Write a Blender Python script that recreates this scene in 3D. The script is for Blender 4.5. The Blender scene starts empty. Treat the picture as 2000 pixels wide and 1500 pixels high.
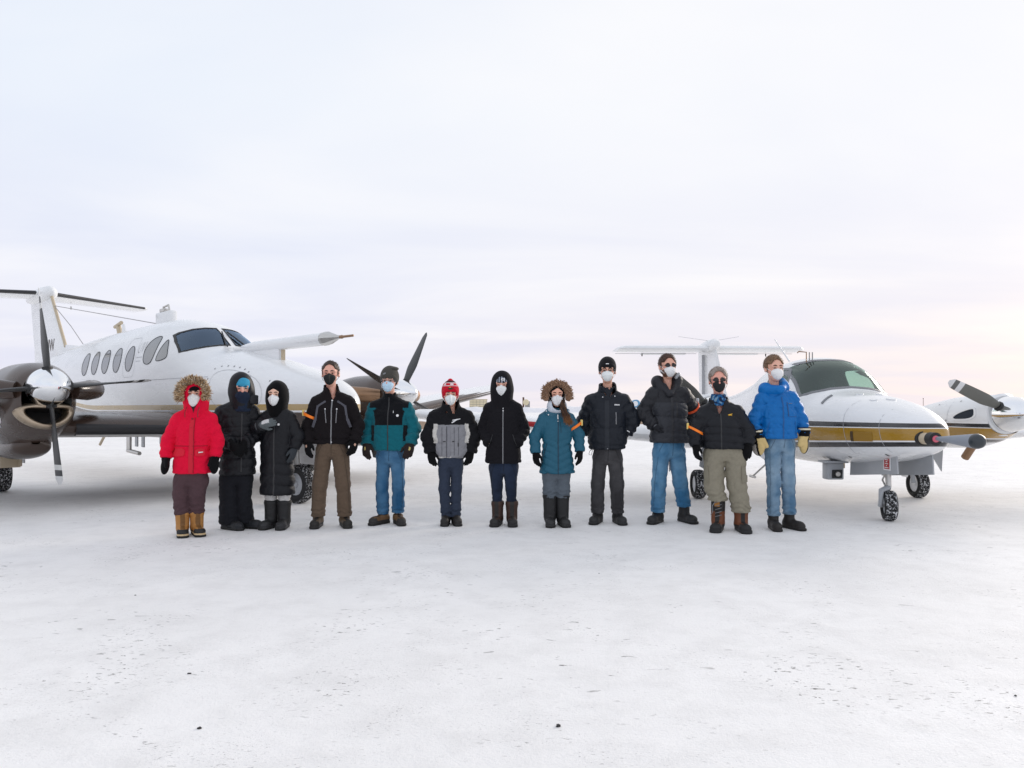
import bpy, bmesh, math, random
import numpy as np
from mathutils import Vector, Matrix
from mathutils.bvhtree import BVHTree

R = math.radians
scene = bpy.context.scene
C = scene.collection

# ------------------------------------------------------------------ camera
cam_d = bpy.data.cameras.new('camera')
cam = bpy.data.objects.new('camera', cam_d)
C.objects.link(cam)
cam.location = (0, 0, 1.25)
cam.rotation_euler = (R(90), 0, 0)
cam_d.sensor_width = 36
cam_d.lens = 27
cam_d.shift_y = 0.024
cam_d.clip_end = 20000
scene.camera = cam

# ------------------------------------------------------------------ world
SUN_AZ, SUN_EL = 48.0, 16.0        # degrees clockwise from straight ahead (+Y), elevation
world = bpy.data.worlds.new('World')
scene.world = world
world.use_nodes = True
nt = world.node_tree
nt.nodes.clear()


def N(tree, kind, **kw):
    n = tree.nodes.new(kind)
    for k, v in kw.items():
        if k.startswith('i_'):
            key = k[2:]
            key = int(key) if key.isdigit() else key.replace('_', ' ')
            n.inputs[key].default_value = v
        else:
            setattr(n, k, v)
    return n


def L(tree, a, b):
    tree.links.new(a, b)


def ramp(tree, stops, interp='LINEAR'):
    n = tree.nodes.new('ShaderNodeValToRGB')
    cr = n.color_ramp
    cr.interpolation = interp
    while len(cr.elements) < len(stops):
        cr.elements.new(0.5)
    for e, (p, c) in zip(cr.elements, stops):
        e.position = p
        e.color = (c[0], c[1], c[2], 1) if len(c) == 3 else c
    return n


def math_n(tree, op, a=None, b=None, c=None, clamp=False):
    n = tree.nodes.new('ShaderNodeMath')
    n.operation = op
    n.use_clamp = clamp
    for i, v in enumerate((a, b, c)):
        if v is None:
            continue
        if isinstance(v, (int, float)):
            n.inputs[i].default_value = v
        else:
            tree.links.new(v, n.inputs[i])
    return n.outputs[0]


def mixc(tree, fac, a, b):
    n = tree.nodes.new('ShaderNodeMix')
    n.data_type = 'RGBA'
    if isinstance(fac, (int, float)):
        n.inputs[0].default_value = fac
    else:
        tree.links.new(fac, n.inputs[0])
    for s, v in ((n.inputs[6], a), (n.inputs[7], b)):
        if isinstance(v, (tuple, list)):
            s.default_value = (v[0], v[1], v[2], 1)
        else:
            tree.links.new(v, s)
    return n.outputs[2]


sky = N(nt, 'ShaderNodeTexSky', sky_type='NISHITA', sun_disc=False)
sky.sun_elevation = R(SUN_EL)
sky.sun_rotation = R(SUN_AZ)
bg_sky = N(nt, 'ShaderNodeBackground', i_Strength=0.12)
L(nt, sky.outputs[0], bg_sky.inputs[0])
# a high even cloud sheet in front of that sky: cool overhead, warmer low down on the sun's side
tc = N(nt, 'ShaderNodeTexCoord')
sep = N(nt, 'ShaderNodeSeparateXYZ')
L(nt, tc.outputs['Generated'], sep.inputs[0])
zpos = math_n(nt, 'MAXIMUM', sep.outputs[2], 0.0)
el_r = ramp(nt, [(0.0, (0.76, 0.745, 0.83)), (0.05, (0.755, 0.75, 0.855)), (0.16, (0.755, 0.785, 0.885)),
                 (0.36, (0.745, 0.82, 0.91)), (0.7, (0.735, 0.79, 0.88)), (1.0, (0.735, 0.785, 0.86))])
L(nt, zpos, el_r.inputs[0])
sunv = (math.sin(R(SUN_AZ)), math.cos(R(SUN_AZ)), 0.0)
dot = N(nt, 'ShaderNodeVectorMath', operation='DOT_PRODUCT')
L(nt, tc.outputs['Generated'], dot.inputs[0])
dot.inputs[1].default_value = sunv
side = math_n(nt, 'SMOOTH_MIN', math_n(nt, 'MULTIPLY_ADD', dot.outputs['Value'], 1.6, -0.72), 1.0, 0.1)
side = math_n(nt, 'MAXIMUM', side, 0.0)
low = ramp(nt, [(0.0, (1, 1, 1)), (0.06, (.85, .85, .85)), (0.16, (.40, .40, .40)), (0.30, (.12, .12, .12)), (0.46, (0, 0, 0))])
L(nt, zpos, low.inputs[0])
warm_f = math_n(nt, 'MULTIPLY', side, low.outputs[0])
# streaky cloud structure
den = math_n(nt, 'ADD', zpos, 0.10)
cx_ = math_n(nt, 'DIVIDE', sep.outputs[0], den)
cy_ = math_n(nt, 'DIVIDE', sep.outputs[1], den)
comb = N(nt, 'ShaderNodeCombineXYZ')
L(nt, math_n(nt, 'MULTIPLY', cx_, 0.55), comb.inputs[0])
L(nt, cy_, comb.inputs[1])
cn = N(nt, 'ShaderNodeTexNoise', i_Scale=0.75, i_Detail=5.0, i_Roughness=0.5, i_Distortion=0.4)
L(nt, comb.outputs[0], cn.inputs['Vector'])
cl = ramp(nt, [(0.39, (0, 0, 0)), (0.61, (1, 1, 1))])
L(nt, cn.outputs[0], cl.inputs[0])
base = mixc(nt, warm_f, el_r.outputs[0], (0.90, 0.735, 0.68))
broad = N(nt, 'ShaderNodeMapRange', i_1=0.15, i_2=1.0, i_3=0.0, i_4=0.75)
broad.interpolation_type = 'SMOOTHSTEP'
L(nt, dot.outputs['Value'], broad.inputs[0])
high = math_n(nt, 'MULTIPLY', broad.outputs[0], math_n(nt, 'SUBTRACT', 1.0, low.outputs[0]))
base = mixc(nt, high, base, (0.935, 0.92, 0.905))
bright = mixc(nt, math_n(nt, 'MULTIPLY', cl.outputs[0], math_n(nt, 'MULTIPLY_ADD', warm_f, -0.30, 0.50)), base, (0.905, 0.885, 0.90))
lav = mixc(nt, math_n(nt, 'MULTIPLY', math_n(nt, 'SUBTRACT', 1.0, cl.outputs[0]), math_n(nt, 'MULTIPLY_ADD', low.outputs[0], 0.30, 0.30)),
           bright, (0.69, 0.705, 0.835))
bg_cl = N(nt, 'ShaderNodeBackground', i_Strength=1.0)
L(nt, lav, bg_cl.inputs[0])
mixw = N(nt, 'ShaderNodeMixShader', i_0=0.96)
L(nt, bg_sky.outputs[0], mixw.inputs[1])
L(nt, bg_cl.outputs[0], mixw.inputs[2])
wo = N(nt, 'ShaderNodeOutputWorld')
L(nt, mixw.outputs[0], wo.inputs[0])

# ------------------------------------------------------------------ sun behind the cloud
sun_d = bpy.data.lights.new('sun', 'SUN')
sun_d.energy = 1.9
sun_d.angle = R(20)
sun_d.color = (1.0, 0.90, 0.80)
sun = bpy.data.objects.new('sun', sun_d)
C.objects.link(sun)
to_sun = Vector((math.sin(R(SUN_AZ)) * math.cos(R(SUN_EL)), math.cos(R(SUN_AZ)) * math.cos(R(SUN_EL)), math.sin(R(SUN_EL))))
sun.rotation_euler = to_sun.to_track_quat('Z', 'Y').to_euler()

scene.view_settings.view_transform = 'Standard'
scene.view_settings.look = 'None'
scene.view_settings.exposure = 0.17
scene.view_settings.gamma = 1.0
scene.view_settings.use_curve_mapping = False


# ------------------------------------------------------------------ small tools
def lin(r, g, b):
    def f(c):
        c = c / 255.0
        return c / 12.92 if c <= 0.04045 else ((c + 0.055) / 1.055) ** 2.4
    return (f(r), f(g), f(b))


def tag(o, label=None, cat=None, group=None, kind=None):
    if label:
        o['label'] = label
    if cat:
        o['category'] = cat
    if group:
        o['group'] = group
    if kind:
        o['kind'] = kind
    return o


def empty(name, loc=(0, 0, 0), rz=0.0):
    o = bpy.data.objects.new(name, None)
    C.objects.link(o)
    o.empty_display_size = 0.2
    o.location = loc
    o.rotation_euler = (0, 0, rz)
    return o


def mesh_obj(name, verts, faces, mat, parent=None, smooth=True, col=None):
    me = bpy.data.meshes.new(name)
    verts = np.asarray(verts, dtype=np.float32).reshape(-1, 3)
    if isinstance(faces, np.ndarray) and len(faces):
        me.vertices.add(len(verts))
        me.vertices.foreach_set('co', verts.ravel())
        k = faces.shape[1]
        me.loops.add(faces.size)
        me.polygons.add(len(faces))
        me.loops.foreach_set('vertex_index', faces.astype(np.int32).ravel())
        me.polygons.foreach_set('loop_start', np.arange(0, faces.size, k, dtype=np.int32))
        me.update(calc_edges=True)
    else:
        me.from_pydata([tuple(v) for v in verts], [], [tuple(f) for f in faces])
        me.update()
    return finish(name, me, mat, parent, smooth, col)


def finish(name, me, mat, parent=None, smooth=True, col=None):
    if col is not None:
        a = me.color_attributes.new('Col', 'FLOAT_COLOR', 'POINT')
        cc = np.ones((len(me.vertices), 4), dtype=np.float32)
        cc[:, :3] = np.asarray(col, dtype=np.float32)
        a.data.foreach_set('color', cc.ravel())
    if smooth:
        me.polygons.foreach_set('use_smooth', np.ones(len(me.polygons), dtype=bool))
    for m in (mat if isinstance(mat, (list, tuple)) else [mat]):
        me.materials.append(m)
    o = bpy.data.objects.new(name, me)
    C.objects.link(o)
    o.parent = parent
    return o


def bm_obj(name, bm, mat, parent=None, smooth=False, autosmooth=None):
    me = bpy.data.meshes.new(name)
    bmesh.ops.recalc_face_normals(bm, faces=bm.faces)
    bm.to_mesh(me)
    bm.free()
    o = finish(name, me, mat, parent, smooth or autosmooth is not None)
    if autosmooth is not None:
        me.set_sharp_from_angle(angle=R(autosmooth))
    return o


def add_box(bm, lo, hi, bevel=0.0, rot=None, mat=0):
    lo = Vector(lo)
    hi = Vector(hi)
    r = bmesh.ops.create_cube(bm, size=1.0)
    vs = r['verts']
    c = (lo + hi) / 2
    d = hi - lo
    for v in vs:
        v.co = Vector((v.co.x * d.x, v.co.y * d.y, v.co.z * d.z))
    if bevel > 0:
        es = list({e for v in vs for e in v.link_edges})
        rb = bmesh.ops.bevel(bm, geom=es, offset=bevel, segments=2, affect='EDGES', profile=0.5)
        vs = list({v for f in rb['faces'] for v in f.verts} | {v for v in vs if v.is_valid})
    for v in vs:
        v.co = (rot @ v.co if rot else v.co) + c
    if mat:
        for f in {f for v in vs for f in v.link_faces}:
            f.material_index = mat
    return vs


def add_tube(bm, pts, rad, n=10, cap=True):
    pts = [Vector(p) for p in pts]
    if not isinstance(rad, (list, tuple)):
        rad = [rad] * len(pts)
    rings = []
    up = Vector((0, 0, 1))
    prev = None
    for i, p in enumerate(pts):
        d = (pts[min(i + 1, len(pts) - 1)] - pts[max(i - 1, 0)]).normalized()
        if prev is None:
            a = d.cross(up)
            if a.length < 0.05:
                a = d.cross(Vector((1, 0, 0)))
        else:
            a = prev - d * prev.dot(d)
        a.normalize()
        prev = a
        b = d.cross(a)
        rings.append([bm.verts.new(p + (a * math.cos(2 * math.pi * k / n) + b * math.sin(2 * math.pi * k / n)) * rad[i]) for k in range(n)])
    for r0, r1 in zip(rings, rings[1:]):
        for k in range(n):
            bm.faces.new((r0[k], r0[(k + 1) % n], r1[(k + 1) % n], r1[k]))
    if cap:
        bm.faces.new(list(reversed(rings[0])))
        bm.faces.new(rings[-1])


def tube(name, pts, rad, mat, parent=None, n=10):
    bm = bmesh.new()
    add_tube(bm, pts, rad, n)
    return bm_obj(name, bm, mat, parent, autosmooth=50)


def add_lathe(bm, prof, n=32, axis='X', org=(0, 0, 0), caps=True):
    org = Vector(org)
    rings = []
    for (x, r) in prof:
        ring = []
        for k in range(n):
            t = 2 * math.pi * k / n
            c, s = r * math.cos(t), r * math.sin(t)
            p = {'X': (x, c, s), 'Y': (c, x, s), 'Z': (c, s, x)}[axis]
            ring.append(bm.verts.new(org + Vector(p)))
        rings.append(ring)
    for r0, r1 in zip(rings, rings[1:]):
        for k in range(n):
            bm.faces.new((r0[k], r0[(k + 1) % n], r1[(k + 1) % n], r1[k]))
    if caps:
        if prof[0][1] > 1e-4:
            bm.faces.new(rings[0])
        if prof[-1][1] > 1e-4:
            bm.faces.new(rings[-1])
    bmesh.ops.remove_doubles(bm, verts=[v for r in (rings[0], rings[-1]) for v in r], dist=1e-5)


def lathe(name, prof, mat, parent=None, n=32, axis='X', org=(0, 0, 0), smooth=40):
    bm = bmesh.new()
    add_lathe(bm, prof, n, axis, org)
    return bm_obj(name, bm, mat, parent, autosmooth=smooth)


def catmull(keys, n):
    """keys: rows of equal length, first column the running coordinate; monotone cubic resampling to n rows"""
    k = np.array(keys, dtype=float)
    x = k[:, 0]
    sgn = 1.0 if x[-1] > x[0] else -1.0
    xs = x * sgn
    q = np.linspace(xs[0], xs[-1], n)
    out = [q * sgn]
    for c in range(1, k.shape[1]):
        y = k[:, c]
        h = np.diff(xs)
        dl = np.diff(y) / h
        m = np.zeros_like(y)
        m[0], m[-1] = dl[0], dl[-1]
        for i in range(1, len(y) - 1):
            if dl[i - 1] * dl[i] <= 0:
                m[i] = 0
            else:
                w1 = 2 * h[i] + h[i - 1]
                w2 = h[i] + 2 * h[i - 1]
                m[i] = (w1 + w2) / (w1 / dl[i - 1] + w2 / dl[i])
        idx = np.clip(np.searchsorted(xs, q, side='right') - 1, 0, len(xs) - 2)
        t = (q - xs[idx]) / h[idx]
        hh = h[idx]
        out.append((2 * t**3 - 3 * t**2 + 1) * y[idx] + (t**3 - 2 * t**2 + t) * hh * m[idx]
                   + (-2 * t**3 + 3 * t**2) * y[idx + 1] + (t**3 - t**2) * hh * m[idx + 1])
    return np.stack(out, 1)


def loft(keys, rings, around, exp=2.3, y0=0.0):
    """keys: (a, ztop, zbot, halfwidth); returns verts and quad faces of a closed superellipse body along x"""
    K = catmull(keys, rings)
    t = np.linspace(0, 2 * math.pi, around, endpoint=False)
    ct, st = np.cos(t), np.sin(t)
    e = 2.0 / exp
    cy = np.sign(ct) * np.abs(ct) ** e
    sz = np.sign(st) * np.abs(st) ** e
    V = np.zeros((rings, around, 3))
    V[:, :, 0] = K[:, 0:1]
    V[:, :, 1] = y0 + K[:, 3:4] * cy
    zc = (K[:, 1:2] + K[:, 2:3]) / 2
    V[:, :, 2] = zc + (K[:, 1:2] - K[:, 2:3]) / 2 * sz
    F = []
    for i in range(rings - 1):
        for j in range(around):
            j2 = (j + 1) % around
            F.append((i * around + j, (i + 1) * around + j, (i + 1) * around + j2, i * around + j2))
    V = V.reshape(-1, 3)
    return V, np.array(F, dtype=np.int32)


def bvh_of(verts, faces):
    return BVHTree.FromPolygons([tuple(v) for v in verts], [tuple(f) for f in faces])


def inside_poly(pts, poly):
    x, y = pts[:, 0], pts[:, 1]
    ins = np.zeros(len(pts), dtype=bool)
    n = len(poly)
    for i in range(n):
        x0, y0 = poly[i]
        x1, y1 = poly[(i + 1) % n]
        if y0 == y1:
            continue
        c = ((y0 > y) != (y1 > y)) & (x < (x1 - x0) * (y - y0) / (y1 - y0) + x0)
        ins ^= c
    return ins


def smooth_poly(poly, it=2):
    for _ in range(it):
        out = []
        for i in range(len(poly)):
            p, q = poly[i], poly[(i + 1) % len(poly)]
            out.append((p[0] * .75 + q[0] * .25, p[1] * .75 + q[1] * .25))
            out.append((p[0] * .25 + q[0] * .75, p[1] * .25 + q[1] * .75))
        poly = out
    return poly


def circle_poly(cx, cy, rx, ry, n=28, rot=0.0):
    c, s = math.cos(rot), math.sin(rot)
    return [(cx + rx * math.cos(2 * math.pi * k / n) * c - ry * math.sin(2 * math.pi * k / n) * s,
             cy + rx * math.cos(2 * math.pi * k / n) * s + ry * math.sin(2 * math.pi * k / n) * c) for k in range(n)]


def grow_poly(poly, d):
    """push an outline outward by d (convex-ish outlines)"""
    n = len(poly)
    area = sum(poly[i][0] * poly[(i + 1) % n][1] - poly[(i + 1) % n][0] * poly[i][1] for i in range(n))
    s = 1 if area > 0 else -1
    out = []
    for i in range(n):
        a, b, c = Vector(poly[i - 1]), Vector(poly[i]), Vector(poly[(i + 1) % n])
        e1, e2 = (b - a), (c - b)
        if e1.length < 1e-9 or e2.length < 1e-9:
            out.append(tuple(b))
            continue
        n1 = Vector((e1.y, -e1.x)).normalized() * s
        n2 = Vector((e2.y, -e2.x)).normalized() * s
        m = (n1 + n2)
        if m.length < 1e-6:
            m = n1
        m.normalize()
        out.append(tuple(b + m * (d / max(0.5, m.dot(n1)))))
    return out


def sheet(bm_in, bvh, to3d, direction, offset, step, skirt):
    """project a flat bmesh drawn in (u, v) onto a surface along 'direction', raised by offset, with a rim"""
    bm = bm_in
    us = [v.co.x for v in bm.verts]
    vs = [v.co.y for v in bm.verts]
    for ax, lo, hi in ((0, min(us), max(us)), (1, min(vs), max(vs))):
        q = lo + step
        while q < hi - step * 0.3:
            pc = Vector((q, 0, 0)) if ax == 0 else Vector((0, q, 0))
            pn = Vector((1, 0, 0)) if ax == 0 else Vector((0, 1, 0))
            bmesh.ops.bisect_plane(bm, geom=bm.verts[:] + bm.edges[:] + bm.faces[:], plane_co=pc, plane_no=pn, dist=1e-6)
            q += step
    bmesh.ops.triangulate(bm, faces=[f for f in bm.faces if len(f.verts) > 4])
    dv = Vector(direction).normalized()
    kill = []
    nrm = {}
    for v in bm.verts:
        o = Vector(to3d(v.co.x, v.co.y))
        hit, n, i, d = bvh.ray_cast(o, dv)
        if hit is None:
            kill.append(v)
            continue
        if n.dot(dv) > 0:
            n = -n
        v.co = hit + n * offset
        nrm[v] = n
    if kill:
        bmesh.ops.delete(bm, geom=kill, context='VERTS')
    if skirt > 0:
        be = [e for e in bm.edges if e.is_boundary]
        r = bmesh.ops.extrude_edge_only(bm, edges=be)
        newv = [g for g in r['geom'] if isinstance(g, bmesh.types.BMVert)]
        for v in newv:
            best = None
            for e in v.link_edges:
                o = e.other_vert(v)
                if o in nrm:
                    best = nrm[o]
                    break
            if best is not None:
                v.co = v.co - best * skirt
    return bm


def patch(name, bvh, poly, to3d, direction, mat, parent=None, offset=0.004, step=0.05, skirt=0.006, hole=None, smooth=True):
    bm = bmesh.new()
    if hole is None:
        vs = [bm.verts.new((p[0], p[1], 0)) for p in poly]
        bm.faces.new(vs)
    else:                                   # ring between two outlines of equal length
        n = len(poly)
        a = [bm.verts.new((p[0], p[1], 0)) for p in poly]
        b = [bm.verts.new((p[0], p[1], 0)) for p in hole]
        for i in range(n):
            bm.faces.new((a[i], a[(i + 1) % n], b[(i + 1) % n], b[i]))
    sheet(bm, bvh, to3d, direction, offset, step, skirt)
    return bm_obj(name, bm, mat, parent, autosmooth=50)


def text_patch(name, body, size, shear, bvh, to3d, direction, mat, parent, offset=0.004, step=0.04, space=1.0, stretch=1.0, thin=0.0):
    cu = bpy.data.curves.new('lettering', 'FONT')
    cu.body = body
    cu.size = size
    cu.shear = shear
    cu.space_character = space
    cu.resolution_u = 3
    cu.offset = thin
    tmp = bpy.data.objects.new('lettering', cu)
    C.objects.link(tmp)
    dg = bpy.context.evaluated_depsgraph_get()
    me = bpy.data.meshes.new_from_object(tmp.evaluated_get(dg))
    bm = bmesh.new()
    bm.from_mesh(me)
    for v in bm.verts:
        v.co.x *= stretch
    bpy.data.objects.remove(tmp)
    bpy.data.curves.remove(cu)
    bpy.data.meshes.remove(me)
    sheet(bm, bvh, to3d, direction, offset, step, 0)
    return bm_obj(name, bm, mat, parent)


# ------------------------------------------------------------------ materials
def principled(name, color, rough=0.5, metal=0.0, spec=0.5, coat=0.0, bump=None, vary=None, sheen=0.0):
    """bump: (scale, strength, distance); vary: (scale, amount)"""
    m = bpy.data.materials.new(name)
    m.use_nodes = True
    t = m.node_tree
    p = t.nodes['Principled BSDF']
    p.inputs['Base Color'].default_value = (color[0], color[1], color[2], 1)
    p.inputs['Roughness'].default_value = rough
    p.inputs['Metallic'].default_value = metal
    p.inputs['Specular IOR Level'].default_value = spec
    p.inputs['Coat Weight'].default_value = coat
    p.inputs['Coat Roughness'].default_value = 0.06
    p.inputs['Sheen Weight'].default_value = sheen
    tcn = N(t, 'ShaderNodeTexCoord')
    if vary:
        nz = N(t, 'ShaderNodeTexNoise', i_Scale=vary[0], i_Detail=5.0, i_Roughness=0.6)
        L(t, tcn.outputs['Object'], nz.inputs['Vector'])
        f = math_n(t, 'MULTIPLY_ADD', nz.outputs[0], 2 * vary[1], 1 - vary[1])
        mul = N(t, 'ShaderNodeVectorMath', operation='SCALE')
        mul.inputs[0].default_value = color
        L(t, f, mul.inputs['Scale'])
        L(t, mul.outputs[0], p.inputs['Base Color'])
        rr = math_n(t, 'MULTIPLY_ADD', nz.outputs[0], 0.25, rough - 0.12, clamp=True)
        L(t, rr, p.inputs['Roughness'])
    if bump:
        nb = N(t, 'ShaderNodeTexNoise', i_Scale=bump[0], i_Detail=4.0)
        L(t, tcn.outputs['Object'], nb.inputs['Vector'])
        bn = N(t, 'ShaderNodeBump', i_Strength=bump[1], i_Distance=bump[2])
        L(t, nb.outputs[0], bn.inputs['Height'])
        L(t, bn.outputs[0], p.inputs['Normal'])
    return m


def fabric(name, rough=0.85, bump=(420.0, 0.5, 0.0015), vary=0.12, sheen=0.15, spec=0.3, wrinkle=(0.55, 0.010)):
    """cloth whose colour comes from the garment's own colour attribute"""
    m = bpy.data.materials.new(name)
    m.use_nodes = True
    t = m.node_tree
    p = t.nodes['Principled BSDF']
    at = N(t, 'ShaderNodeAttribute', attribute_name='Col')
    tcn = N(t, 'ShaderNodeTexCoord')
    nz = N(t, 'ShaderNodeTexNoise', i_Scale=38.0, i_Detail=6.0, i_Roughness=0.7)
    L(t, tcn.outputs['Object'], nz.inputs['Vector'])
    f = math_n(t, 'MULTIPLY_ADD', nz.outputs[0], 2 * vary, 1 - vary)
    mul = N(t, 'ShaderNodeVectorMath', operation='SCALE')
    L(t, at.outputs['Color'], mul.inputs[0])
    L(t, f, mul.inputs['Scale'])
    L(t, mul.outputs[0], p.inputs['Base Color'])
    p.inputs['Roughness'].default_value = rough
    p.inputs['Specular IOR Level'].default_value = spec
    p.inputs['Sheen Weight'].default_value = sheen
    p.inputs['Sheen Roughness'].default_value = 0.5
    nb = N(t, 'ShaderNodeTexNoise', i_Scale=bump[0], i_Detail=3.0)
    L(t, tcn.outputs['Object'], nb.inputs['Vector'])
    # drawn wrinkles: ridged noise, stretched so that the folds run mostly across the garment
    mpw = N(t, 'ShaderNodeMapping')
    mpw.inputs['Scale'].default_value = (0.75, 0.75, 1.3)
    L(t, tcn.outputs['Object'], mpw.inputs[0])
    nw = N(t, 'ShaderNodeTexNoise', i_Scale=10.5, i_Detail=3.0, i_Roughness=0.45, i_Distortion=0.9)
    nw.noise_type = 'RIDGED_MULTIFRACTAL'
    L(t, mpw.outputs[0], nw.inputs['Vector'])
    bw = N(t, 'ShaderNodeBump', i_Strength=wrinkle[0], i_Distance=wrinkle[1])
    L(t, nw.outputs[0], bw.inputs['Height'])
    bn = N(t, 'ShaderNodeBump', i_Strength=bump[1], i_Distance=bump[2])
    L(t, nb.outputs[0], bn.inputs['Height'])
    L(t, bw.outputs[0], bn.inputs['Normal'])
    L(t, bn.outputs[0], p.inputs['Normal'])
    return m
# ================================================================== setting
def snow_material():
    m = bpy.data.materials.new('packed_snow')
    m.use_nodes = True
    t = m.node_tree
    p = t.nodes['Principled BSDF']
    tcn = N(t, 'ShaderNodeTexCoord')
    co = tcn.outputs['Object']
    # worn patches
    big = N(t, 'ShaderNodeTexNoise', i_Scale=0.55, i_Detail=6.0, i_Roughness=0.62, i_Distortion=0.5)
    L(t, co, big.inputs['Vector'])
    wide = ramp(t, [(0.36, (0, 0, 0)), (0.66, (1, 1, 1))])
    L(t, big.outputs[0], wide.inputs[0])
    med = N(t, 'ShaderNodeTexNoise', i_Scale=3.2, i_Detail=7.0, i_Roughness=0.7)
    L(t, co, med.inputs['Vector'])
    medr = ramp(t, [(0.45, (0, 0, 0)), (0.75, (1, 1, 1))])
    L(t, med.outputs[0], medr.inputs[0])
    base = mixc(t, math_n(t, 'MULTIPLY', wide.outputs[0], 0.8), (0.885, 0.875, 0.865), (0.80, 0.79, 0.78))
    base = mixc(t, math_n(t, 'MULTIPLY', medr.outputs[0], 0.62), base, (0.69, 0.68, 0.67))
    # grit scattered over the worn patches: flecks drawn out along the taxi direction
    mpg = N(t, 'ShaderNodeMapping')
    mpg.inputs['Scale'].default_value = (0.5, 1.0, 1.0)
    mpg.inputs['Rotation'].default_value = (0, 0, R(9))
    L(t, co, mpg.inputs[0])
    specks = None
    for sc, lo_, hi_, mlo, mhi, msc, amt, off in ((46.0, 0.61, 0.68, 0.52, 0.66, 0.9, 0.9, 0.0), (95.0, 0.62, 0.70, 0.50, 0.66, 1.5, 0.7, 7.0),
                                                 (21.0, 0.66, 0.70, 0.54, 0.66, 0.6, 0.9, 19.0), (150.0, 0.62, 0.74, 0.42, 0.62, 0.9, 0.5, 31.0)):
        fl = N(t, 'ShaderNodeTexNoise', i_Scale=sc, i_Detail=3.0, i_Roughness=0.55, i_Distortion=0.6)
        L(t, mpg.outputs[0], fl.inputs['Vector'])
        rr = ramp(t, [(lo_, (0, 0, 0)), (hi_, (1, 1, 1))])
        L(t, fl.outputs[0], rr.inputs[0])
        va = N(t, 'ShaderNodeVectorMath', operation='ADD')
        L(t, co, va.inputs[0])
        va.inputs[1].default_value = (off, off * 0.7, 0)
        mk = N(t, 'ShaderNodeTexNoise', i_Scale=msc, i_Detail=5.0, i_Roughness=0.65, i_Distortion=0.8)
        L(t, va.outputs[0], mk.inputs['Vector'])
        mr = ramp(t, [(mlo, (0, 0, 0)), (mhi, (1, 1, 1))])
        L(t, mk.outputs[0], mr.inputs[0])
        s = math_n(t, 'MULTIPLY', math_n(t, 'MULTIPLY', rr.outputs[0], mr.outputs[0]), amt)
        specks = s if specks is None else math_n(t, 'MAXIMUM', specks, s)
    # streaky thin spots where the dark pavement shows
    thin = N(t, 'ShaderNodeTexNoise', i_Scale=17.0, i_Detail=8.0, i_Roughness=0.72, i_Distortion=1.0)
    L(t, co, thin.inputs['Vector'])
    tr = ramp(t, [(0.60, (0, 0, 0)), (0.76, (1, 1, 1))])
    L(t, thin.outputs[0], tr.inputs[0])
    pm = N(t, 'ShaderNodeTexNoise', i_Scale=0.8, i_Detail=4.0, i_Roughness=0.6)
    vadd = N(t, 'ShaderNodeVectorMath', operation='ADD')
    L(t, co, vadd.inputs[0])
    vadd.inputs[1].default_value = (13.0, 5.0, 0)
    L(t, vadd.outputs[0], pm.inputs['Vector'])
    pr = ramp(t, [(0.46, (0, 0, 0)), (0.68, (1, 1, 1))])
    L(t, pm.outputs[0], pr.inputs[0])
    thinm = math_n(t, 'MULTIPLY', math_n(t, 'MULTIPLY', tr.outputs[0], pr.outputs[0]), 0.6)
    col = mixc(t, thinm, base, (0.36, 0.34, 0.33))
    col = mixc(t, specks, col, (0.075, 0.068, 0.062))
    L(t, col, p.inputs['Base Color'])
    p.inputs['Roughness'].default_value = 0.7
    p.inputs['Specular IOR Level'].default_value = 0.35
    fine = N(t, 'ShaderNodeTexNoise', i_Scale=60.0, i_Detail=6.0, i_Roughness=0.7)
    L(t, co, fine.inputs['Vector'])
    hsum = math_n(t, 'MULTIPLY_ADD', med.outputs[0], 2.5, fine.outputs[0])
    bn = N(t, 'ShaderNodeBump', i_Strength=0.35, i_Distance=0.012)
    L(t, hsum, bn.inputs['Height'])
    L(t, bn.outputs[0], p.inputs['Normal'])
    return m


M_SNOW = snow_material()
# one sheet to the horizon
gx = [0, 6, 14, 30, 70, 160, 400, 1000, 2500, 6000]
gx = [-v for v in reversed(gx[1:])] + gx
verts = [(x, y, 0) for y in gx for x in gx]
n_ = len(gx)
faces = [(j * n_ + i, j * n_ + i + 1, (j + 1) * n_ + i + 1, (j + 1) * n_ + i) for j in range(n_ - 1) for i in range(n_ - 1)]
tag(mesh_obj('ground', verts, faces, M_SNOW, smooth=False), kind='structure')

M_BANK = principled('bank_snow', (0.80, 0.80, 0.83), 0.8, bump=(3.0, 0.6, 0.3), vary=(0.4, 0.06))
M_EARTH = principled('frozen_earth', lin(150, 128, 108), 0.9, bump=(4.0, 0.8, 0.2), vary=(1.2, 0.3))


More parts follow.
